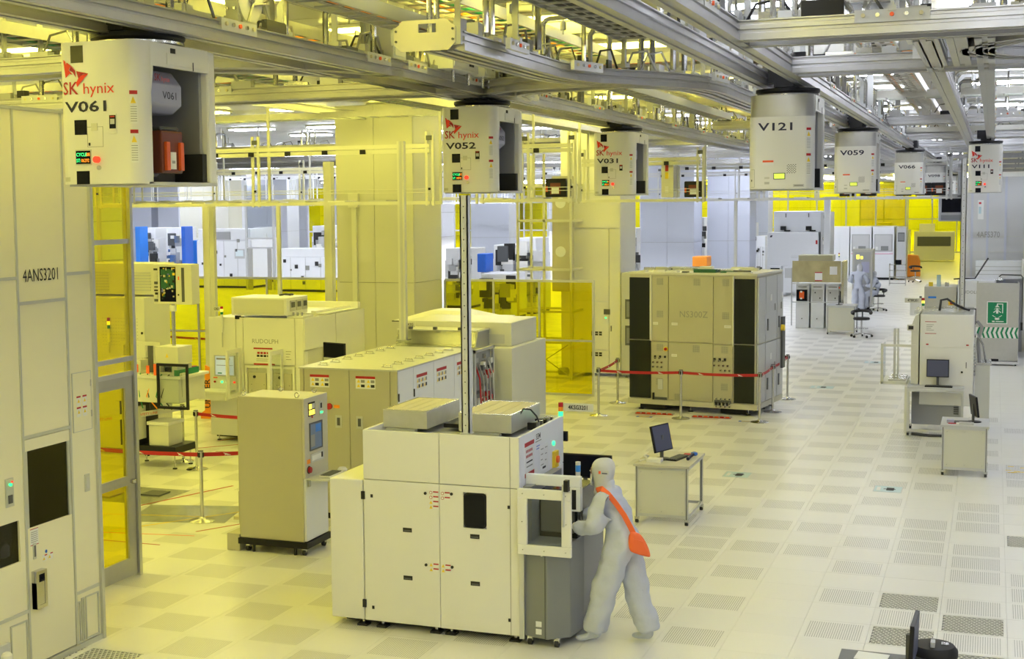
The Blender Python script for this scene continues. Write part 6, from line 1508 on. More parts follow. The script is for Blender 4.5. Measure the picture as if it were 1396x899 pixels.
def terminal():
    t = thing('steel_terminal', 'narrow steel terminal cabinet in front of the standing far person', 'cabinet', (-1.95, 40.6, 0)); t.scale = (.70, 1, 1)
    G().box(0, 1.05, 0, .6, .1, 2.2, 'brushed').obj('body', t)
    G().ob((0,0,0), FRONT, .1, .95, 1.2, 2.1, 0, .02, 'bracket').ob((0,-.02,0), FRONT, .45, .85, 1.35, 1.75, 0, .01, 'lilac').ob((0,-.02,0), FRONT, .2, .35, 1.85, 2.0, 0, .01, 'led_yellow').ob((0,-.02,0), FRONT, .40, .52, 1.85, 1.95, 0, .01, 'led_yellow').obj('panel', t)
    G().box(.98, 1.08, -.7, 0, .15, 2.15, 'brushed').obj('side_sheet', t)
    G().box(.2, .9, -.2, .1, 0, .1, 'black').obj('foot', t)
terminal()
def white_tools():
    t = thing('cluster_tool', 'big white machine with a tall hood and two dark latches in the middle distance', 'machine', (-6.1, 48, 0)); t.scale = (.70, 1, .83)
    G().box(0, 3.0, 0, 3, .0, 3.2, 'cool_white').obj('body', t, bevel=.02)
    G().box(.25, 3.1, .6, 3.2, 3.2, 4.25, 'cool_white').obj('hood', t, bevel=.02)
    for x in (.9, 2.4): G().box(x-.22, x+.1, .45, .6, 3.30, 3.50, 'black').box(x, x+.35, .48, .6, 3.24, 3.3, 'black').obj('latch', t)
    for x in (.95, 2.3): G().ob((0,.6,0), FRONT, x, x+.05, 3.95, 4.15, 0, .02, 'dark_grey').obj('slot', t)
    for i in range(2):
        b = G().ob((0,0,0), FRONT, .15+i*.85, .9+i*.85, .15, 1.5, 0, .25, 'cool_white').obj('load_port', t); G().ob((0,-.25,0), FRONT, .25+i*.85, .8+i*.85, .9, 1.4, 0, .02, 'gloss_black' if i == 0 else 'light_grey').obj('port_door', b)
        if i == 0: G().ob((0,-.27,0), FRONT, .4, .62, 1.0, 1.3, 0, .04, 'pod_orange').obj('carrier', b)
    g = G(); [g.ob((0,0,0), FRONT, 2.85, 2.95, z, z+.2, 0, .03, 'red') for z in (1.8, 2.6)]; lines(g, (0,0,0), FRONT, 1.4, 2.0, .5, 2, .08); g.poly((.15,0,2.95), FRONT, [(0,0),(.12,0),(.16,.1),(.05,.1)], 0, .01, 'navy_print'); g.obj('label_field', t, kind='stuff')
    G().box(3.1, 3.5, .2, 2.8, .5, 4.2, 'light_grey').obj('side_rack', t)
    g = G(); rn = random.Random(6); [g.box(3.12+rn.random()*.3, 3.2+rn.random()*.3, .12, .2, z*.22+.6, z*.22+.75, rn.choice(['dark_grey', 'steel', 'white', 'print_black'])) for z in range(16)]; g.obj('rack_parts', t)
white_tools()
def wet_bench(x, y, label, n=2, w=1.02, h=2.65, m='cool_white'):
    t = thing('wet_bench', label, 'machine', (x, y, 0))
    for i in range(n):
        a = i*(w+.06)
        b = G().box(a, a+w, 0, 2.4, .12, h, m).obj('module', t, bevel=.02)
        G().ob((0,0,0), FRONT, a+.08, a+w-.08, 1.42, 2.27, 0, .02, 'bracket').ob((0,-.02,0), FRONT, a+.12, a+w-.12, 1.46, 2.23, 0, .01, 'light_grey').obj('window', b)
        g = G(); g.ob((0,-.02,0), FRONT, a+.15, a+.25, 1.5, 1.65, .01, .02, 'paper'); g.ob((0,-.02,0), FRONT, a+.40, a+.75, 1.48, 1.68, .01, .05, 'grey'); g.ob((0,0,0), FRONT, a+.05, a+w-.05, 1.28, 1.32, 0, .02, 'pink_suit'); g.obj('fitting', b)
        G().ob((0,0,0), FRONT, a+.06, a+w-.06, .14, 1.26, 0, .02, m).obj('door', b)
    G().box(.05, n*(w+.06)-.1, .05, 2.3, 0, .12, 'black').obj('plinth', t)
    return t
wet_bench(-3.86, 60.5, 'pair of tall white cabinets with grey windows behind the standing far person')
service_cabinet(-4.75, 60.5, .84, 2, 2.65, 'plain white cabinet left of the grey-windowed pair', 'cool_white')
service_cabinet(-1.66, 60.6, .45, 1.6, 2.6, 'slim grey cabinet with black window right of the grey-windowed pair', 'light_grey', (1.9,))
def rack():
    t = thing('wire_rack', 'chrome wire rack on casters far up the aisle', 'rack', (-1.62, 55, 0)); t.scale = (.66, .8, .66)
    for z in (.2, .65, 1.1, 1.5):
        g = G().use('steel'); [g.box(0, 1.1, y, y+.02, z, z+.02) for y in (0, .2, .4, .6)]; g.box(0, .02, 0, .6, z, z+.03); g.box(1.08, 1.1, 0, .6, z, z+.03); g.obj('shelf', t)
    for x in (0, 1.07):
        for y in (0, .58): G().box(x, x+.03, y, y+.03, .05, 1.6, 'steel').obj('post', t)
    G().box(.4, .8, .1, .5, 1.52, 1.85, 'gloss_black').obj('box', t)
rack()
o = G().poly((0,0,0), FRONT, [(-.38,0), (.38,0), (.36,.8), (.26,1.1), (-.26,1.15), (-.36,.8)], -.3, .3, 'orange_sign').obj('covered_cart', loc=(-1.02, 63.5, .02), bevel=.06); tag(o, 'cart draped in an orange cover beside the far swivel chair', 'cart')
# yellow glazed screens in the far bay
def yellow_screen(x0, x1, y, label, z1=5.0, step=1.6, z0=0.0):
    t = thing('yellow_screen', label, 'partition', (x0, y, 0)); W = x1-x0; n = max(1, int(W/step))
    for i in range(n+1): G().box(i*W/n-.04, i*W/n+.04, -.04, .04, z0, z1, 'light_grey').obj('post', t)
    for z in (z0+.05, (z0+z1)/2, z1): G().box(0, W, -.035, .035, z-.04, z+.04, 'light_grey').obj('rail', t)
    for i in range(n):
        for a, b in ((z0+.09, (z0+z1)/2-.04), ((z0+z1)/2+.04, z1-.04)): G().box(i*W/n+.04, (i+1)*W/n-.04, -.01, .01, a, b, 'yellow_film').obj('pane', t)
    return t
yellow_screen(-9.5, -1.64, 68, 'yellow glazed screen above the far white cabinets, right of centre', step=1.5)
yellow_screen(-6.6, 2.0, 98, 'yellow glazed screen closing the far end of the aisle', step=1.6)
yellow_screen(-12.96, -12.5, 52, 'narrow yellow screen between the pillars left of the huge box machine', step=.4)
yellow_screen(-10.04, -9.36, 52, 'narrow yellow screen between the grey pillars above the huge box machine', step=.6)
yellow_screen(-7.55, -7.28, 52, 'narrowest yellow screen right of the grey pillars', step=.25)
yellow_screen(-25.6, -20.1, 62, 'yellow screen seen past the tall steel post at centre left', step=1.2)
yellow_screen(-33.8, -32.7, 60, 'yellow screen above the far white machines at left', step=.95)
for i, (x, y) in enumerate(((-6.4, 73), (-9.6, 78), (-1.9, 82), (-4.9, 88))):
    g = G(); g.box(0, 2.4, 0, 1.6, .1, 1.9, 'cream'); g.box(.2, 2.2, -.05, 0, 1.0, 1.6, 'dark_grey'); g.box(.3, 1.2, .2, 1.4, 1.9, 2.4, 'white'); g.box(.1, .3, .1, .3, 0, .1, 'black')
    o = g.obj('bench_machine', loc=(x, y, 0)); tag(o, ['cream machine behind the yellow screen, nearest', 'cream machine behind the yellow screen, leftmost', 'cream machine at the far right of the yellow bay', 'cream machine at the back of the yellow bay'][i], 'machine')
def far_pillar(a, b, y, label, m='cool_pillar', seams=2, d=1.6):
    return pillar(a, b, y, y+d, m, label, seams=seams)
far_pillar(-10.14, -8.02, 42, 'grey-blue pillar rising behind the left of the huge box machine')
far_pillar(-7.89, -6.2, 44, 'grey-blue pillar rising behind the right of the huge box machine')
far_pillar(-8.26, -7.55, 58, 'narrow grey-blue pillar left of the big white hooded machine', seams=1)
far_pillar(-20.2, -18.3, 50, 'grey-blue pillar just right of the tall perforated post', seams=1)
far_pillar(-53.79, -52.16, 72, 'grey-blue pillar next to the glass door', seams=1)
far_pillar(-51.62, -49.95, 72, 'grey-blue pillar second from the glass door', seams=1)
far_pillar(-42.34, -39.05, 60, 'broad beige pillar behind the white machine at left', 'pillar_paint')
far_pillar(-44.73, -43.5, 70, 'pale blue pillar between the beige one and the clear screen', 'cool_white', seams=1)
far_pillar(-41.15, -38.33, 66, 'grey-blue pillar behind the clear screen at left', 'cool_pillar')
far_pillar(-40.11, -38.82, 70, 'slim grey-blue pillar left of the yellow strip', seams=1)
far_pillar(-39.73, -38.51, 74, 'grey-blue pillar behind the left edge of the beige pillar', seams=1)
def far_tool(a, b, y, z0, z1, label, style=0, m='cool_white', d=1.8):
    w = b-a-.12; t = thing('process_tool', label, 'machine', (a, y, 0))
    G().box(0, w, 0, d, .1, z1*.8, m).obj('body', t, bevel=.02)
    G().box(w*.02, w*.98, .05, d-.1, z1*.8, z1, m).obj('upper_body', t, bevel=.02)
    G().box(.05, w-.05, .05, d, 0, .1, 'black').obj('plinth', t)
    rn = random.Random(int(a*30+y)); g = G()
    k = 9 if style != 2 else 40
    for i in range(k):
        u = rn.random()*w*.85+.05; v = .3+rn.random()*(z1-.8)
        s = .06+rn.random()*(.12 if style != 2 else .4)
        g.ob((0,0,0), FRONT, u, u+s, v, v+s*(1.2 if style != 2 else rn.uniform(.4, 1.8)), 0, .04 if style != 2 else .05+rn.random()*.25, rn.choice(['dark_grey', 'print_black', 'print_grey'] if style != 2 else ['dark_grey', 'light_grey', 'white', 'steel', 'white', 'bracket', 'print_black']))
    g.obj('fitting', t)
    for q in range(1, 4): G().box(w*q/4-.01, w*q/4+.01, -.012, 0, .12, z1*.8, 'light_grey').obj('seam', t)
    if style == 1: G().ob((0,0,0), FRONT, w*.70, w*.88, z1*.5, z1*.66, 0, .03, 'light_grey').ob((0,-.03,0), FRONT, w*.72, w*.86, z1*.54, z1*.64, 0, .01, 'screen').obj('screen', t); 
    if style == 1: G().box(w*.32, w*.62, .0, .2, z1*.82, z1*.95, 'bracket').obj('pipe_bundle', t)
    return t
far_tool(-33.93, -30.76, 48, 0, 2.9, 'white machine with a small screen and a row of grilles, upper left', 1)
far_tool(-32.98, -32.43, 52, 0, 2.9, 'slim white machine with fittings right of the small-screen machine', 2)
far_tool(-39.76, -38.8, 52, 0, 2.9, 'white machine with blue trays beside the glass door', 2)
far_tool(-38.25, -37.26, 52, 0, 2.9, 'white machine with blue side, second from the glass door', 2)
far_tool(-28.48, -25.25, 46, 0, 2.0, 'long low white machine behind the scanner with red and blue marks', 0)
far_tool(-31.61, -29.89, 56, 0, 2.9, 'white machine with pipes behind the long low one', 2)
far_tool(-16.85, -15.65, 38, 0, 2.3, 'grey machine with dark fittings left of the tall perforated post', 2, 'light_grey')
far_tool(-14.18, -13.39, 36, 0, 2.5, 'white machine with black slot just right of the tall perforated post', 2)
far_tool(-13.33, -12.42, 36, 0, 2.75, 'white machine with black slot behind the yellow rack', 2)
far_tool(-13.6, -12.38, 33, 0, 1.6, 'low white pump machine with grey hose behind the yellow film', 2)
far_tool(-12.08, -11.12, 46, 0, 2.9, 'white machine between the cream column and the first grey-blue pillar', 2)
far_tool(-9.22, -8.65, 48, 0, 3.3, 'white machine with a black screen between the two grey-blue pillars', 0)
far_tool(-7.48, -7.22, 52, 0, 3.0, 'slim white machine between pillars right of centre', 0)
far_tool(-7.22, -6.66, 52, 0, 2.4, 'pale cabinet with notices behind the person in pink', 0)
for (a, b, y, z0, z1, m, lb) in ((-38.84, -38.57, 50, .0, 3.0, 'bright_blue', 'tall blue panel beside the glass door'), (-36.06, -35.84, 50, .0, 3.0, 'blue', 'dark blue panel on the right of the blue-tray machines'), (-36.41, -35.75, 51, .0, 2.25, 'bright_blue', 'blue sheet-covered crate left of the small-screen machine'), (-14.07, -13.74, 34, 1.6, 2.25, 'blue', 'blue domed container behind the tall perforated post'), (-6.88, -6.37, 36, 1.75, 2.1, 'orange_sign', 'orange box seen above the huge box machine')):
    g = G().box(0, b-a, 0, .8, 0, z1-z0, m)
    if z0 > 1: g.box(.1, b-a-.1, .1, .7, -(z0)+.0, 0, 'light_grey')
    o = g.obj('storage_crate', loc=(a, y, z0), bevel=.03); tag(o, lb, 'crate')
# clear screen among the far machines
def clear_screen():
    a, b = -30.56, -29.09; t = thing('clear_screen', 'clear framed screen with a steel door right of the small-screen machine', 'partition', (a, 47, 0)); w = b-a
    for x in (0, w): G().box(x-.05, x+.05, -.05, .05, 0, 5, 'light_grey').obj('post', t)
    for z in (2.0, 2.45, 4.4): G().box(0, w, -.04, .04, z-.03, z+.05, 'light_grey').obj('rail', t)
    for z0, z1 in ((2.5, 4.37), (4.45, 5.0)): G().box(.05, w-.05, -.01, .01, z0, z1, 'clear_glass').obj('pane', t)
    G().box(.1, .3, -.03, .03, 0, 2.0, 'brushed').box(w-.35, w-.15, -.03, .03, 0, 2.0, 'brushed').obj('door_frame', t)
clear_screen()
# rack of yellow square tube behind the film
def tube_rack():
    x0 = -7.25; t = thing('tube_frame', 'open yellow-lit frame tower of square tube behind the film partition', 'rack', (x0, 18.0, 0))
    W, D, Hh = 1.25, 1.0, 5.1
    for x in (0, W/2, W):
        for y in (0, D):
            if x == W/2 and y: continue
            G().box(x-.025, x+.025, y-.025, y+.025, 0, Hh, 'cream').obj('post', t)
    for z in (.06, .85, 1.55, 2.5, 3.6, 4.4):
        g = G().use('cream')
        for y in (0, D): g.box(0, W, y-.025, y+.025, z-.025, z+.025)
        for x in (0, W): g.box(x-.025, x+.025, 0, D, z-.025, z+.025)
        g.obj('cross_bar', t)
    g = G(); g.tube([(.1,.1,.1), (W-.1,.1,.8)], .012, 6, 'bracket'); g.tube([(W-.1,.1,.1), (.1,.1,.8)], .012, 6); g.obj('brace', t)
    g = G(); g.box(.75, 1.15, .2, .6, 2.0, 4.6, 'beige_grey'); [g.cyl((.95, .2, z), (.95, .19, z), .12, 20, 'cool_white') for z in (2.9, 4.0)]; g.obj('duct', t)
    g = G(); [g.lathe((x, .4, .08), [(.02,0), (.12,0), (.14,.1), (.1,.16)], 12, 'bracket') for x in (.4, .95)]; g.obj('pulley', t)
tube_rack()
# ------------------------------------------------------------------ overhead shelves for carriers
def shelf_frame(x0, x1, y, z0, z1, label, step=3.0, m='cream', d=.5, clips=True, pads=True):
    t = thing('overhead_shelf', label, 'shelf', (x0, y, z0)); W = x1-x0; H_ = z1-z0
    G().box(0, W, -.03, .03, 0, .06, m).obj('bottom_rail', t); G().box(0, W, d-.03, d+.03, 0, .06, m).obj('bottom_rail', t)
    G().box(0, W, -.03, .03, H_-.12, H_-.05, m).obj('top_rail', t); G().box(0, W, -.04, .04, H_-.03, H_+.04, m).obj('top_rail', t)
    n = max(1, round(W/step))
    for i in range(n+1):
        x = i*W/n
        for dx in (-.06, .06): G().box(x+dx-.022, x+dx+.022, -.035, .01, -.02, H_+.25, m).obj('post', t)
        G().box(x-.022, x+.022, d-.02, d+.02, 0, 6.15-z0, m).obj('post', t)
        g = G(); g.box(x-.02, x+.02, -.06, -.035, .25, .29, 'black'); g.box(x-.05, x+.05, -.06, -.03, H_+.1, H_+.18, 'dark_grey'); g.obj('clamp', t)
    G().tube([(0, -.05, .27), (W, -.05, .27)], .006, 5, m).obj('wire', t)
    G().tube([(0, -.05, .21), (W, -.05, .21)], .006, 5, m).obj('wire', t)
    if clips:
        k = int(W/.75)
        for i in range(k): G().box((i+.5)*.75-.05, (i+.5)*.75+.05, -.06, -.03, H_-.12, H_-.04, 'black').obj('sensor', t)
    if pads:
        k = int(W/.8)
        for i in range(k): G().box(i*.8+.1, i*.8+.45, .0, d, .06, .085, 'light_grey' if i % 2 else 'white').obj('shelf_pad', t)
    return t
shelf_frame(-13.3, -6.4, 10.6, 4.0, 5.02, 'yellow-lit overhead shelf with black sensors spanning above the scanner', 3.4)
shelf_frame(-6.2, -4.4, 12.6, 4.02, 5.05, 'short overhead shelf behind the second vehicle', .9)
shelf_frame(-20.5, -9.5, 22.5, 4.1, 5.0, 'second overhead shelf farther back at left', 2.6)
shelf_frame(-5.6, -3.0, 17.5, 4.0, 4.9, 'overhead shelf behind the third vehicle, holding a black carrier', 2.6, pads=False)
shelf_frame(-5.6, 1.7, 27.0, 4.0, 5.0, 'grey overhead shelf above the huge box machine', 2.4, 'light_grey')
shelf_frame(-14, 2.6, 38.0, 4.0, 5.0, 'long grey overhead shelf farther down the white hall', 2.7, 'light_grey')
shelf_frame(-30, -12, 44.0, 4.0, 5.3, 'pale overhead shelf far away at left', 2.2, 'cool_white')
shelf_frame(-46, -24, 56.0, 4.0, 5.6, 'palest overhead shelf at the far left', 2.2, 'cool_white')
def black_pod(x, y, z, lb):
    t = thing('wafer_pod', lb, 'wafer carrier', (x, y, z)); G().box(-.2, .2, 0, .36, 0, .34, 'black').obj('body', t, bevel=.02)
    G().box(-.10, .10, -.02, 0, .05, .26, 'pod').box(-.07, .07, -.03, -.02, .06, .17, 'led_yellow' if 0 else 'paper').box(-.19, -.15, -.02, 0, .1, .2, 'pod_orange').obj('window', t)
black_pod(-3.15, 17.5, 4.09, 'black carrier with amber window on the shelf behind the third vehicle')
black_pod(-4.75, 12.7, 4.11, 'black carrier on the short shelf right of the second vehicle')
for i, x in enumerate((-.9, -.35, .55, 1.05, 1.45)): black_pod(x, 27.1, 4.09, 'black carrier on the grey shelf, %s from the left' % ('first', 'second', 'third', 'fourth', 'fifth')[i])
g = G(); g.box(-.13, .13, -.05, .3, 0, .78, 'cream'); g.box(-.13, .16, .3, .5, 0, .78, 'shell'); [g.box(-.05, .02, -.055, -.05, z, z+.14, m_) for z, m_ in ((.1, 'paper'), (.4, 'yellow'), (.56, 'red'))]
tag(g.obj('shelf_unit', loc=(-3.72, 17.6, 4.09)), 'cream upright unit with stickers between third vehicle and black carrier', 'unit')
for x, y, z1, w, m, lb in ((-9.35, 12.6, 4.9, .16, 'cream', 'tall cream post in front of the broad beige pillar'), (-11.75, 12.2, 4.0, .10, 'cream', 'cream post left of the scanner fan unit, near one'),
                        (-12.35, 13.0, 4.0, .14, 'cream', 'thick cream post above the scanner fan unit'), (-14.3, 12.0, 4.0, .07, 'cream', 'thin post between the opened machine and the scanner'),
                        (-10.9, 13.4, 4.0, .07, 'cream', 'thin post left of the broad beige pillar'), (-15.95, 12.0, 4.0, .07, 'cream', 'thin post above the circuit-board box'),
                        (-3.9, 27.2, 4.0, .08, 'light_grey', 'pale post over the left of the huge box machine'), (-2.95, 41.5, 4.0, .22, 'cool_white', 'pale post rising beside the big hooded machine')):
    if 'broad beige' in lb and 'tall' in lb: post_(x, y, 0, 4.85, w, lb, m); continue
    post_(x, y, 0, z1, w, lb, m)
def equip_hang(): 
    t = thing('hanging_display', 'dark screen unit hanging at the right side of the aisle below the farthest vehicles', 'monitor', (.75, 47, 3.1))
    G().box(0, 1.55, 0, .9, 0, 1.1, 'bracket').obj('housing', t, bevel=.03); G().ob((0,0,0), FRONT, .12, 1.4, .35, 1.0, 0, .03, 'gloss_black').obj('screen', t)
    G().box(.1, 1.4, -.02, 0, .05, .25, 'grey').obj('lower_panel', t); G().box(.7, .85, .4, .5, 1.1, 3.06, 'bracket').obj('hanger', t)
    tower(t, -.25, .1, .6, .25, None, 'yellow')
equip_hang()
# ------------------------------------------------------------------ people in clean-room suits
def skin_body(verts, edges, m, name, parent, root=0, sub=2, folds=0):
    me = bpy.data.meshes.new(name); me.from_pydata([v[0] for v in verts], edges, []); me.update()
    ob = bpy.data.objects.new(name, me); COL.objects.link(ob)
    sk = ob.modifiers.new('skin', 'SKIN'); sk.use_smooth_shade = True; sk.branch_smoothing = .8
    for i, v in enumerate(verts):
        r = v[1]; me.skin_vertices[0].data[i].radius = r if isinstance(r, tuple) else (r, r)
        me.skin_vertices[0].data[i].use_root = (i == root)
    sb = ob.modifiers.new('sub', 'SUBSURF'); sb.levels = sub; sb.render_levels = sub
    if folds:
        tx = bpy.data.textures.get('folds') or bpy.data.textures.new('folds', 'CLOUDS'); tx.noise_scale = .13; tx.noise_depth = 1
        dm = ob.modifiers.new('folds', 'DISPLACE'); dm.texture = tx; dm.strength = folds; dm.mid_level = .5; dm.texture_coords = 'LOCAL'
    dg = bpy.context.evaluated_depsgraph_get()
    fin = bpy.data.meshes.new_from_object(ob.evaluated_get(dg)); bpy.data.objects.remove(ob)
    fin.materials.clear(); fin.materials.append(M[m])
    for p in fin.polygons: p.use_smooth = True
    fin.name = name
    o = bpy.data.objects.new(name, fin); COL.objects.link(o)
    if parent: o.parent = parent; KIDS.setdefault(parent.name, []).append(o)
    return o
def loft(rings, m, name, parent, n=20):                             # rings: (centre, rx, ry) stacked
    g = G().use(m); P = []
    for c, rx, ry in rings:
        for i in range(n): a = 2*pi*i/n; P.append((c[0]+rx*cos(a), c[1]+ry*sin(a), c[2]))
    k = len(rings)
    g.add(P, [(i*n+j, i*n+(j+1)%n, (i+1)*n+(j+1)%n, (i+1)*n+j) for i in range(k-1) for j in range(n)]+[tuple(range(n))[::-1], tuple((k-1)*n+j for j in range(n))], True)
    o = g.obj(name, parent); s = o.modifiers.new('s', 'SUBSURF'); s.levels = 1; s.render_levels = 1; return o
def hand(parent, wrist, direction, up, side, m='glove', curl=.5):
    """palm, four unequal bent fingers and a thumb leaving the side of the palm, as one skinned surface"""
    d = Vector(direction).normalized(); u = Vector(up); u = (u-d*u.dot(d)).normalized(); s = d.cross(u)*side; w0 = Vector(wrist)
    V = [(w0, .026), (w0+d*.04, (.036, .020)), (w0+d*.075, (.040, .018))]; E = [(0, 1), (1, 2)]
    for i, (off, L) in enumerate(((-.030, .055), (-.010, .066), (.010, .062), (.030, .048))):
        b = w0+d*.085+s*off; k = len(V); p1 = b+d*L*.5-u*L*.10*curl*2; p2 = p1+(d*(1-curl)-u*curl).normalized()*L*.45; p3 = p2+(d*.1-u).normalized()*L*.3*curl
        V += [(b, .0105), (p1, .0095), (p2, .0085), (p3, .0075)]; E += [(2, k), (k, k+1), (k+1, k+2), (k+2, k+3)]
    k = len(V); b = w0+d*.03-s*.034; V += [(b, .013), (b+(d*.6-s*.8).normalized()*.035, .0115), (b+(d*.9-s*.35).normalized()*.065-u*.01, .010)]; E += [(1, k), (k, k+1), (k+1, k+2)]
    return skin_body(V, E, m, 'hand', parent, 0, 1)
def person(label, base, J, rz=0, scale=1, suit='suit', hood_m='hood', hands=True, head_dir=-1, group=None):
    t = thing('person', label, 'person', base, rz)
    J = {k: Vector(v) for k, v in J.items()}
    V = [(J['pelvis'], (.205, .20)), (J['waist'], (.205, .195)), (J['chest'], (.215, .19)), (J['uchest'], (.175, .155)), (J['neck'], .075), (J['neck']+(J['head']-J['neck'])*.5, .06)]
    E = [(0,1), (1,2), (2,3), (3,4), (4,5)]
    def chain(root, pts):
        k = root
        for p, r in pts: V.append((p, r)); E.append((k, len(V)-1)); k = len(V)-1
    for s in 'LR':
        sh, el, wr = J['sh'+s], J['el'+s], J['wr'+s]
        chain(3, [(sh, .105), (sh.lerp(el, .5), .098), (el, .088), (el.lerp(wr, .5), .074), (wr, .046)])
    for s in 'LR':
        hp, kn, an = J['hip'+s], J['kn'+s], J['an'+s]
        chain(0, [(hp, .150), (hp.lerp(kn, .5), .138), (kn, .122), (kn.lerp(an, .5), .118), (an+Vector((0,0,.07)), .115), (an+Vector((0,0,.015)), .11)])
    body = skin_body(V, E, suit, 'coverall', t, sub=3, folds=.055)
    h = J['head']; f = J['face'].normalized(); sd = Vector((-f.y, f.x, 0))
    # hood: rounded head shape with neck cape
    g = G().use(hood_m); n = 20; P = []
    prof = [(-.215, .085, .095), (-.19, .09, .10), (-.14, .078, .088), (-.09, .082, .096), (-.04, .092, .112), (.02, .099, .122), (.07, .094, .116), (.105, .073, .092), (.125, .035, .05)]
    for z, rx, ry in prof:
        for i in range(n):
            a = 2*pi*i/n; o_ = .012 if z > -.1 else -.018
            P.append(h+f*(ry*cos(a)+(o_ if cos(a) < 0 else 0))+sd*(rx*sin(a))+Vector((0,0,z)))
    k = len(prof); g.add(P, [(i*n+j, i*n+(j+1)%n, (i+1)*n+(j+1)%n, (i+1)*n+j) for i in range(k-1) for j in range(n)]+[tuple(range(n))[::-1], tuple((k-1)*n+j for j in range(n))], True)
    ho = g.obj('hood', t); s_ = ho.modifiers.new('s', 'SUBSURF'); s_.levels = 1; s_.render_levels = 1
    # face opening: skin band with eyes and brows, mask with a nose ridge
    def pt(u, v, o=0):
        ang = u; return h+f*((.116+o)*cos(ang))+sd*((.092+o)*sin(ang))+Vector((0,0,v))
    def shell_(u0, u1, v0, v1, o, mm, nm, par=t):
        g = G().use(mm); N = 8; P = []
        for i in range(N+1):
            for j in range(3): P.append(pt(u0+(u1-u0)*i/N, v0+(v1-v0)*j/2, o+(.006 if j == 1 else 0)))
        g.add(P, [(i*3+j, (i+1)*3+j, (i+1)*3+j+1, i*3+j+1) for i in range(N) for j in range(2)], True); return g.obj(nm, par)
    fc = shell_(-.75, .75, -.015, .045, .006, 'skin', 'face'); mk = shell_(-.95, .95, -.115, -.010, .010, 'glove', 'mask')
    g = G().use('skin'); b = h+f*.122; g.add([b+sd*-.012+Vector((0,0,-.03)), b+sd*.012+Vector((0,0,-.03)), b+f*.016+Vector((0,0,-.03)), b+Vector((0,0,.02))], [(0,2,3), (2,1,3), (0,1,2), (0,3,1)]); g.obj('nose', fc)
    g = G()
    for q in (-.30, .30): p_ = pt(q, .012, .008); g.use('paper').lathe(p_-Vector((0,0,.006)), [(.003,0), (.010,.003), (.011,.006), (.010,.010), (.003,.012)], 8); g.use('print_black').lathe(p_+f*.007-Vector((0,0,.004)), [(.002,0), (.005,.004), (.002,.008)], 6)
    g.obj('eye', fc)
    # boots
    for s in 'LR':
        an = J['an'+s]; d = Vector(J['toe'+s]).normalized(); z0 = an.z-.075
        V2 = [(Vector((an.x, an.y, an.z+.10)), .070), (Vector((an.x, an.y, an.z)), (.062, .062)), (Vector((an.x, an.y, z0+.042))-d*.045, (.040, .038)), (Vector((an.x, an.y, z0+.040))+d*.06, (.046, .036)), (Vector((an.x, an.y, z0+.032))+d*.145, (.044, .028)), (Vector((an.x, an.y, z0+.026))+d*.185, (.032, .02))]
        skin_body(V2, [(0,1), (1,2), (1,3), (3,4), (4,5)], suit if s else suit, 'boot', t, 0, 2)
    if hands:
        for s, sgn in (('L', 1), ('R', -1)):
            wr = J['wr'+s]; d = (wr-J['el'+s]).normalized(); hand(t, wr+d*.01, J.get('hd'+s, d), Vector((0,0,1)) if abs(d.z) < .8 else f, sgn)
            G().tube([wr-d*.045, wr-d*.02, wr+d*.012], .036, 12, 'glove').obj('cuff', t)
    return t, ho
main, hood_ = person('person in pale suit and hood with an orange bag, working at the front machine', (-.26, -.10, 0), dict(
    pelvis=(0, 0, .90), waist=(-.03, 0, 1.06), chest=(-.06, -.01, 1.20), uchest=(-.09, -.01, 1.33), neck=(-.12, -.01, 1.43), head=(-.175, -.01, 1.575), face=(-1, .22, -.12),
    shL=(-.13, -.19, 1.36), elL=(-.21, -.27, 1.09), wrL=(-.40, -.16, 1.085), shR=(-.10, .17, 1.36), elR=(-.26, .26, 1.14), wrR=(-.44, .14, 1.12),
    hipL=(-.03, -.10, .86), knL=(-.16, -.11, .47), anL=(-.235, -.09, .085), hipR=(.02, .10, .86), knR=(.10, .09, .48), anR=(.215, .07, .085), toeL=(-1, -.05, 0), toeR=(-.9, .5, 0)))
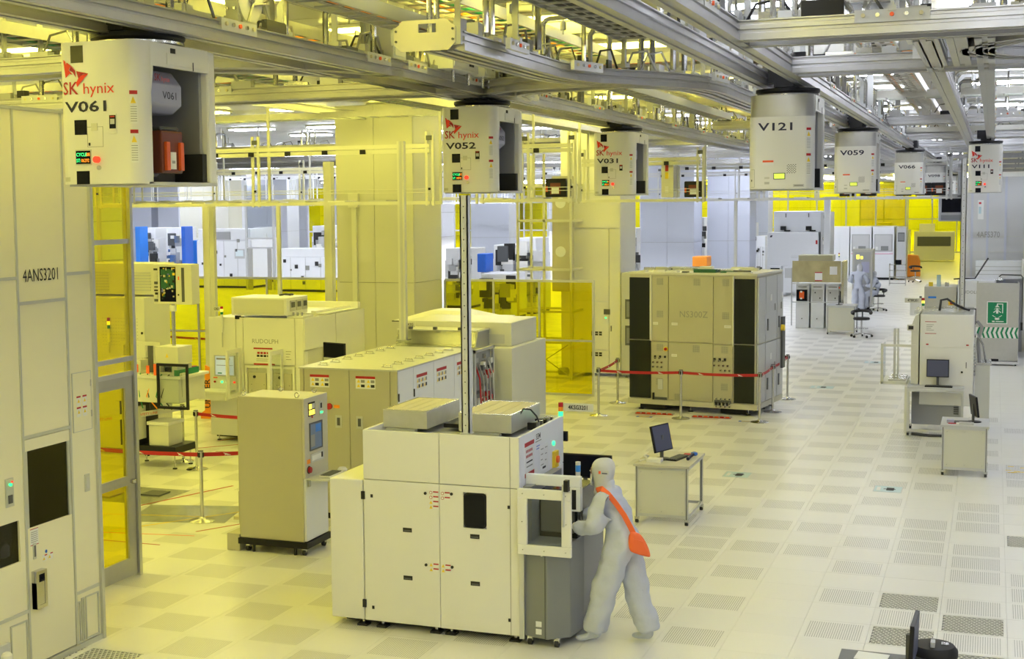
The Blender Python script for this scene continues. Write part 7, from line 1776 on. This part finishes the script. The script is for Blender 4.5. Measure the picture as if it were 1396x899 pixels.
# printed tag and pocket
G().ob((0, -.118, 1.575), FRONT, -.205, -.10, -.012, .028, 0, .002, 'light_grey').ob((0, -.12, 1.575), FRONT, -.195, -.175, -.005, .022, 0, .002, 'orange_print').ob((0,-.12,1.575), FRONT, -.165, -.115, -.003, .006, 0, .002, 'navy_print').obj('name_tag', hood_)
def bag():
    t = thing('shoulder_bag', 'bright orange shoulder bag on a wide strap across the suited person in front', 'bag', (-.26, -.10, 0))
    c = Vector((.165, -.13, .985))
    g = G().use('orange'); n = 18; P = []
    prof = [(-.125, .085, .035), (-.11, .10, .045), (-.04, .097, .052), (.02, .080, .046), (.06, .058, .034), (.085, .034, .02)]
    ax = Vector((.85, .25, -.25)).normalized(); up = Vector((-.22, 0, 1)).normalized(); nn = ax.cross(up).normalized()
    for v, ru, rn_ in prof:
        for i in range(n):
            a = 2*pi*i/n; cu = math.copysign(abs(cos(a))**.6, cos(a)); su = math.copysign(abs(sin(a))**.8, sin(a)); P.append(c+ax*ru*cu+nn*rn_*su+up*v)
    k = len(prof); g.add(P, [(i*n+j, i*n+(j+1)%n, (i+1)*n+(j+1)%n, (i+1)*n+j) for i in range(k-1) for j in range(n)]+[tuple(range(n))[::-1], tuple((k-1)*n+j for j in range(n))], True)
    b = g.obj('body', t); s = b.modifiers.new('s', 'SUBSURF'); s.levels = 1; s.render_levels = 1
    g = G().use('orange'); q = c+nn*.054*(1 if nn.y < 0 else -1); sg = 1 if nn.y < 0 else -1
    g.add([q+ax*-.045+up*-.055, q+ax*.055+up*-.055, q+ax*.05+up*.02, q+ax*-.04+up*.02, q+ax*-.045+up*-.055-nn*.02*sg, q+ax*.055+up*-.055-nn*.02*sg, q+ax*.05+up*.02-nn*.02*sg, q+ax*-.04+up*.02-nn*.02*sg], [(0,1,2,3), (0,4,5,1), (1,5,6,2), (2,6,7,3), (3,7,4,0)]); g.obj('pocket', t)
    pts = [(-.23, -.02, 1.36), (-.215, -.11, 1.42), (-.16, -.155, 1.447), (-.09, -.172, 1.40), (-.02, -.175, 1.32), (.05, -.165, 1.22), (.10, -.15, 1.12), (.15, -.13, 1.01)]
    g = G().use('orange'); P = []
    for i, p in enumerate(pts):
        p = Vector(p); d = (Vector(pts[min(i+1, len(pts)-1)])-Vector(pts[max(i-1, 0)])).normalized(); out = Vector((0, -1, .35 if i < 4 else .1)); sdv = d.cross(out).normalized()*.024; P += [p-sdv, p+sdv, p-sdv-out*.006, p+sdv-out*.006]
    F = []
    for i in range(len(pts)-1): k = 4*i; F += [(k, k+1, k+5, k+4), (k+2, k+6, k+7, k+3), (k, k+4, k+6, k+2), (k+1, k+3, k+7, k+5)]
    g.add(P, F, True).obj('strap', t)
bag()
person('person in pale suit standing, seen from behind, at the steel terminal far away', (-1.67, 39.9, 0), dict(
    pelvis=(0, 0, .90), waist=(0, .01, 1.06), chest=(0, .02, 1.22), uchest=(0, .04, 1.35), neck=(0, .06, 1.44), head=(.03, .09, 1.57), face=(.35, 1, -.15),
    shL=(-.20, .03, 1.37), elL=(-.30, .10, 1.10), wrL=(-.25, .30, 1.02), shR=(.20, .03, 1.37), elR=(.30, .12, 1.10), wrR=(.30, .34, 1.00),
    hipL=(-.10, 0, .86), knL=(-.11, .02, .48), anL=(-.11, 0, .085), hipR=(.10, 0, .86), knR=(.11, .02, .48), anR=(.11, 0, .085), toeL=(0, 1, 0), toeR=(.1, 1, 0)))
person('person in pale suit sitting on the swivel chair in the far aisle', (-1.0, 40.2, 0), dict(
    pelvis=(0, 0, .68), waist=(-.02, 0, .84), chest=(-.05, .02, .98), uchest=(-.09, .03, 1.10), neck=(-.12, .04, 1.18), head=(-.17, .06, 1.30), face=(-1, .5, -.2),
    shL=(-.10, -.15, 1.11), elL=(-.22, -.20, .90), wrL=(-.42, -.08, .90), shR=(-.08, .20, 1.11), elR=(-.2, .26, .90), wrR=(-.42, .18, .92),
    hipL=(-.06, -.10, .66), knL=(-.42, -.12, .60), anL=(-.42, -.10, .12), hipR=(-.06, .10, .66), knR=(-.42, .12, .60), anR=(-.45, .12, .12), toeL=(-1, 0, 0), toeR=(-1, 0, 0)), suit='suit')
person('person in a pink suit and white hood behind the huge box machine', (-7.3, 36.0, 0), dict(
    pelvis=(0, 0, .95), waist=(.01, 0, 1.10), chest=(.04, 0, 1.25), uchest=(.09, 0, 1.38), neck=(.13, 0, 1.46), head=(.17, -.01, 1.60), face=(1, -.4, -.1),
    shL=(.08, .19, 1.40), elL=(.16, .26, 1.14), wrL=(.30, .20, 1.04), shR=(.06, -.19, 1.40), elR=(.02, -.27, 1.12), wrR=(.16, -.30, .98),
    hipL=(0, .10, .86), knL=(.02, .11, .48), anL=(0, .11, .085), hipR=(0, -.10, .86), knR=(.02, -.11, .48), anR=(0, -.11, .085), toeL=(1, 0, 0), toeR=(1, 0, 0)), suit='pink_suit')
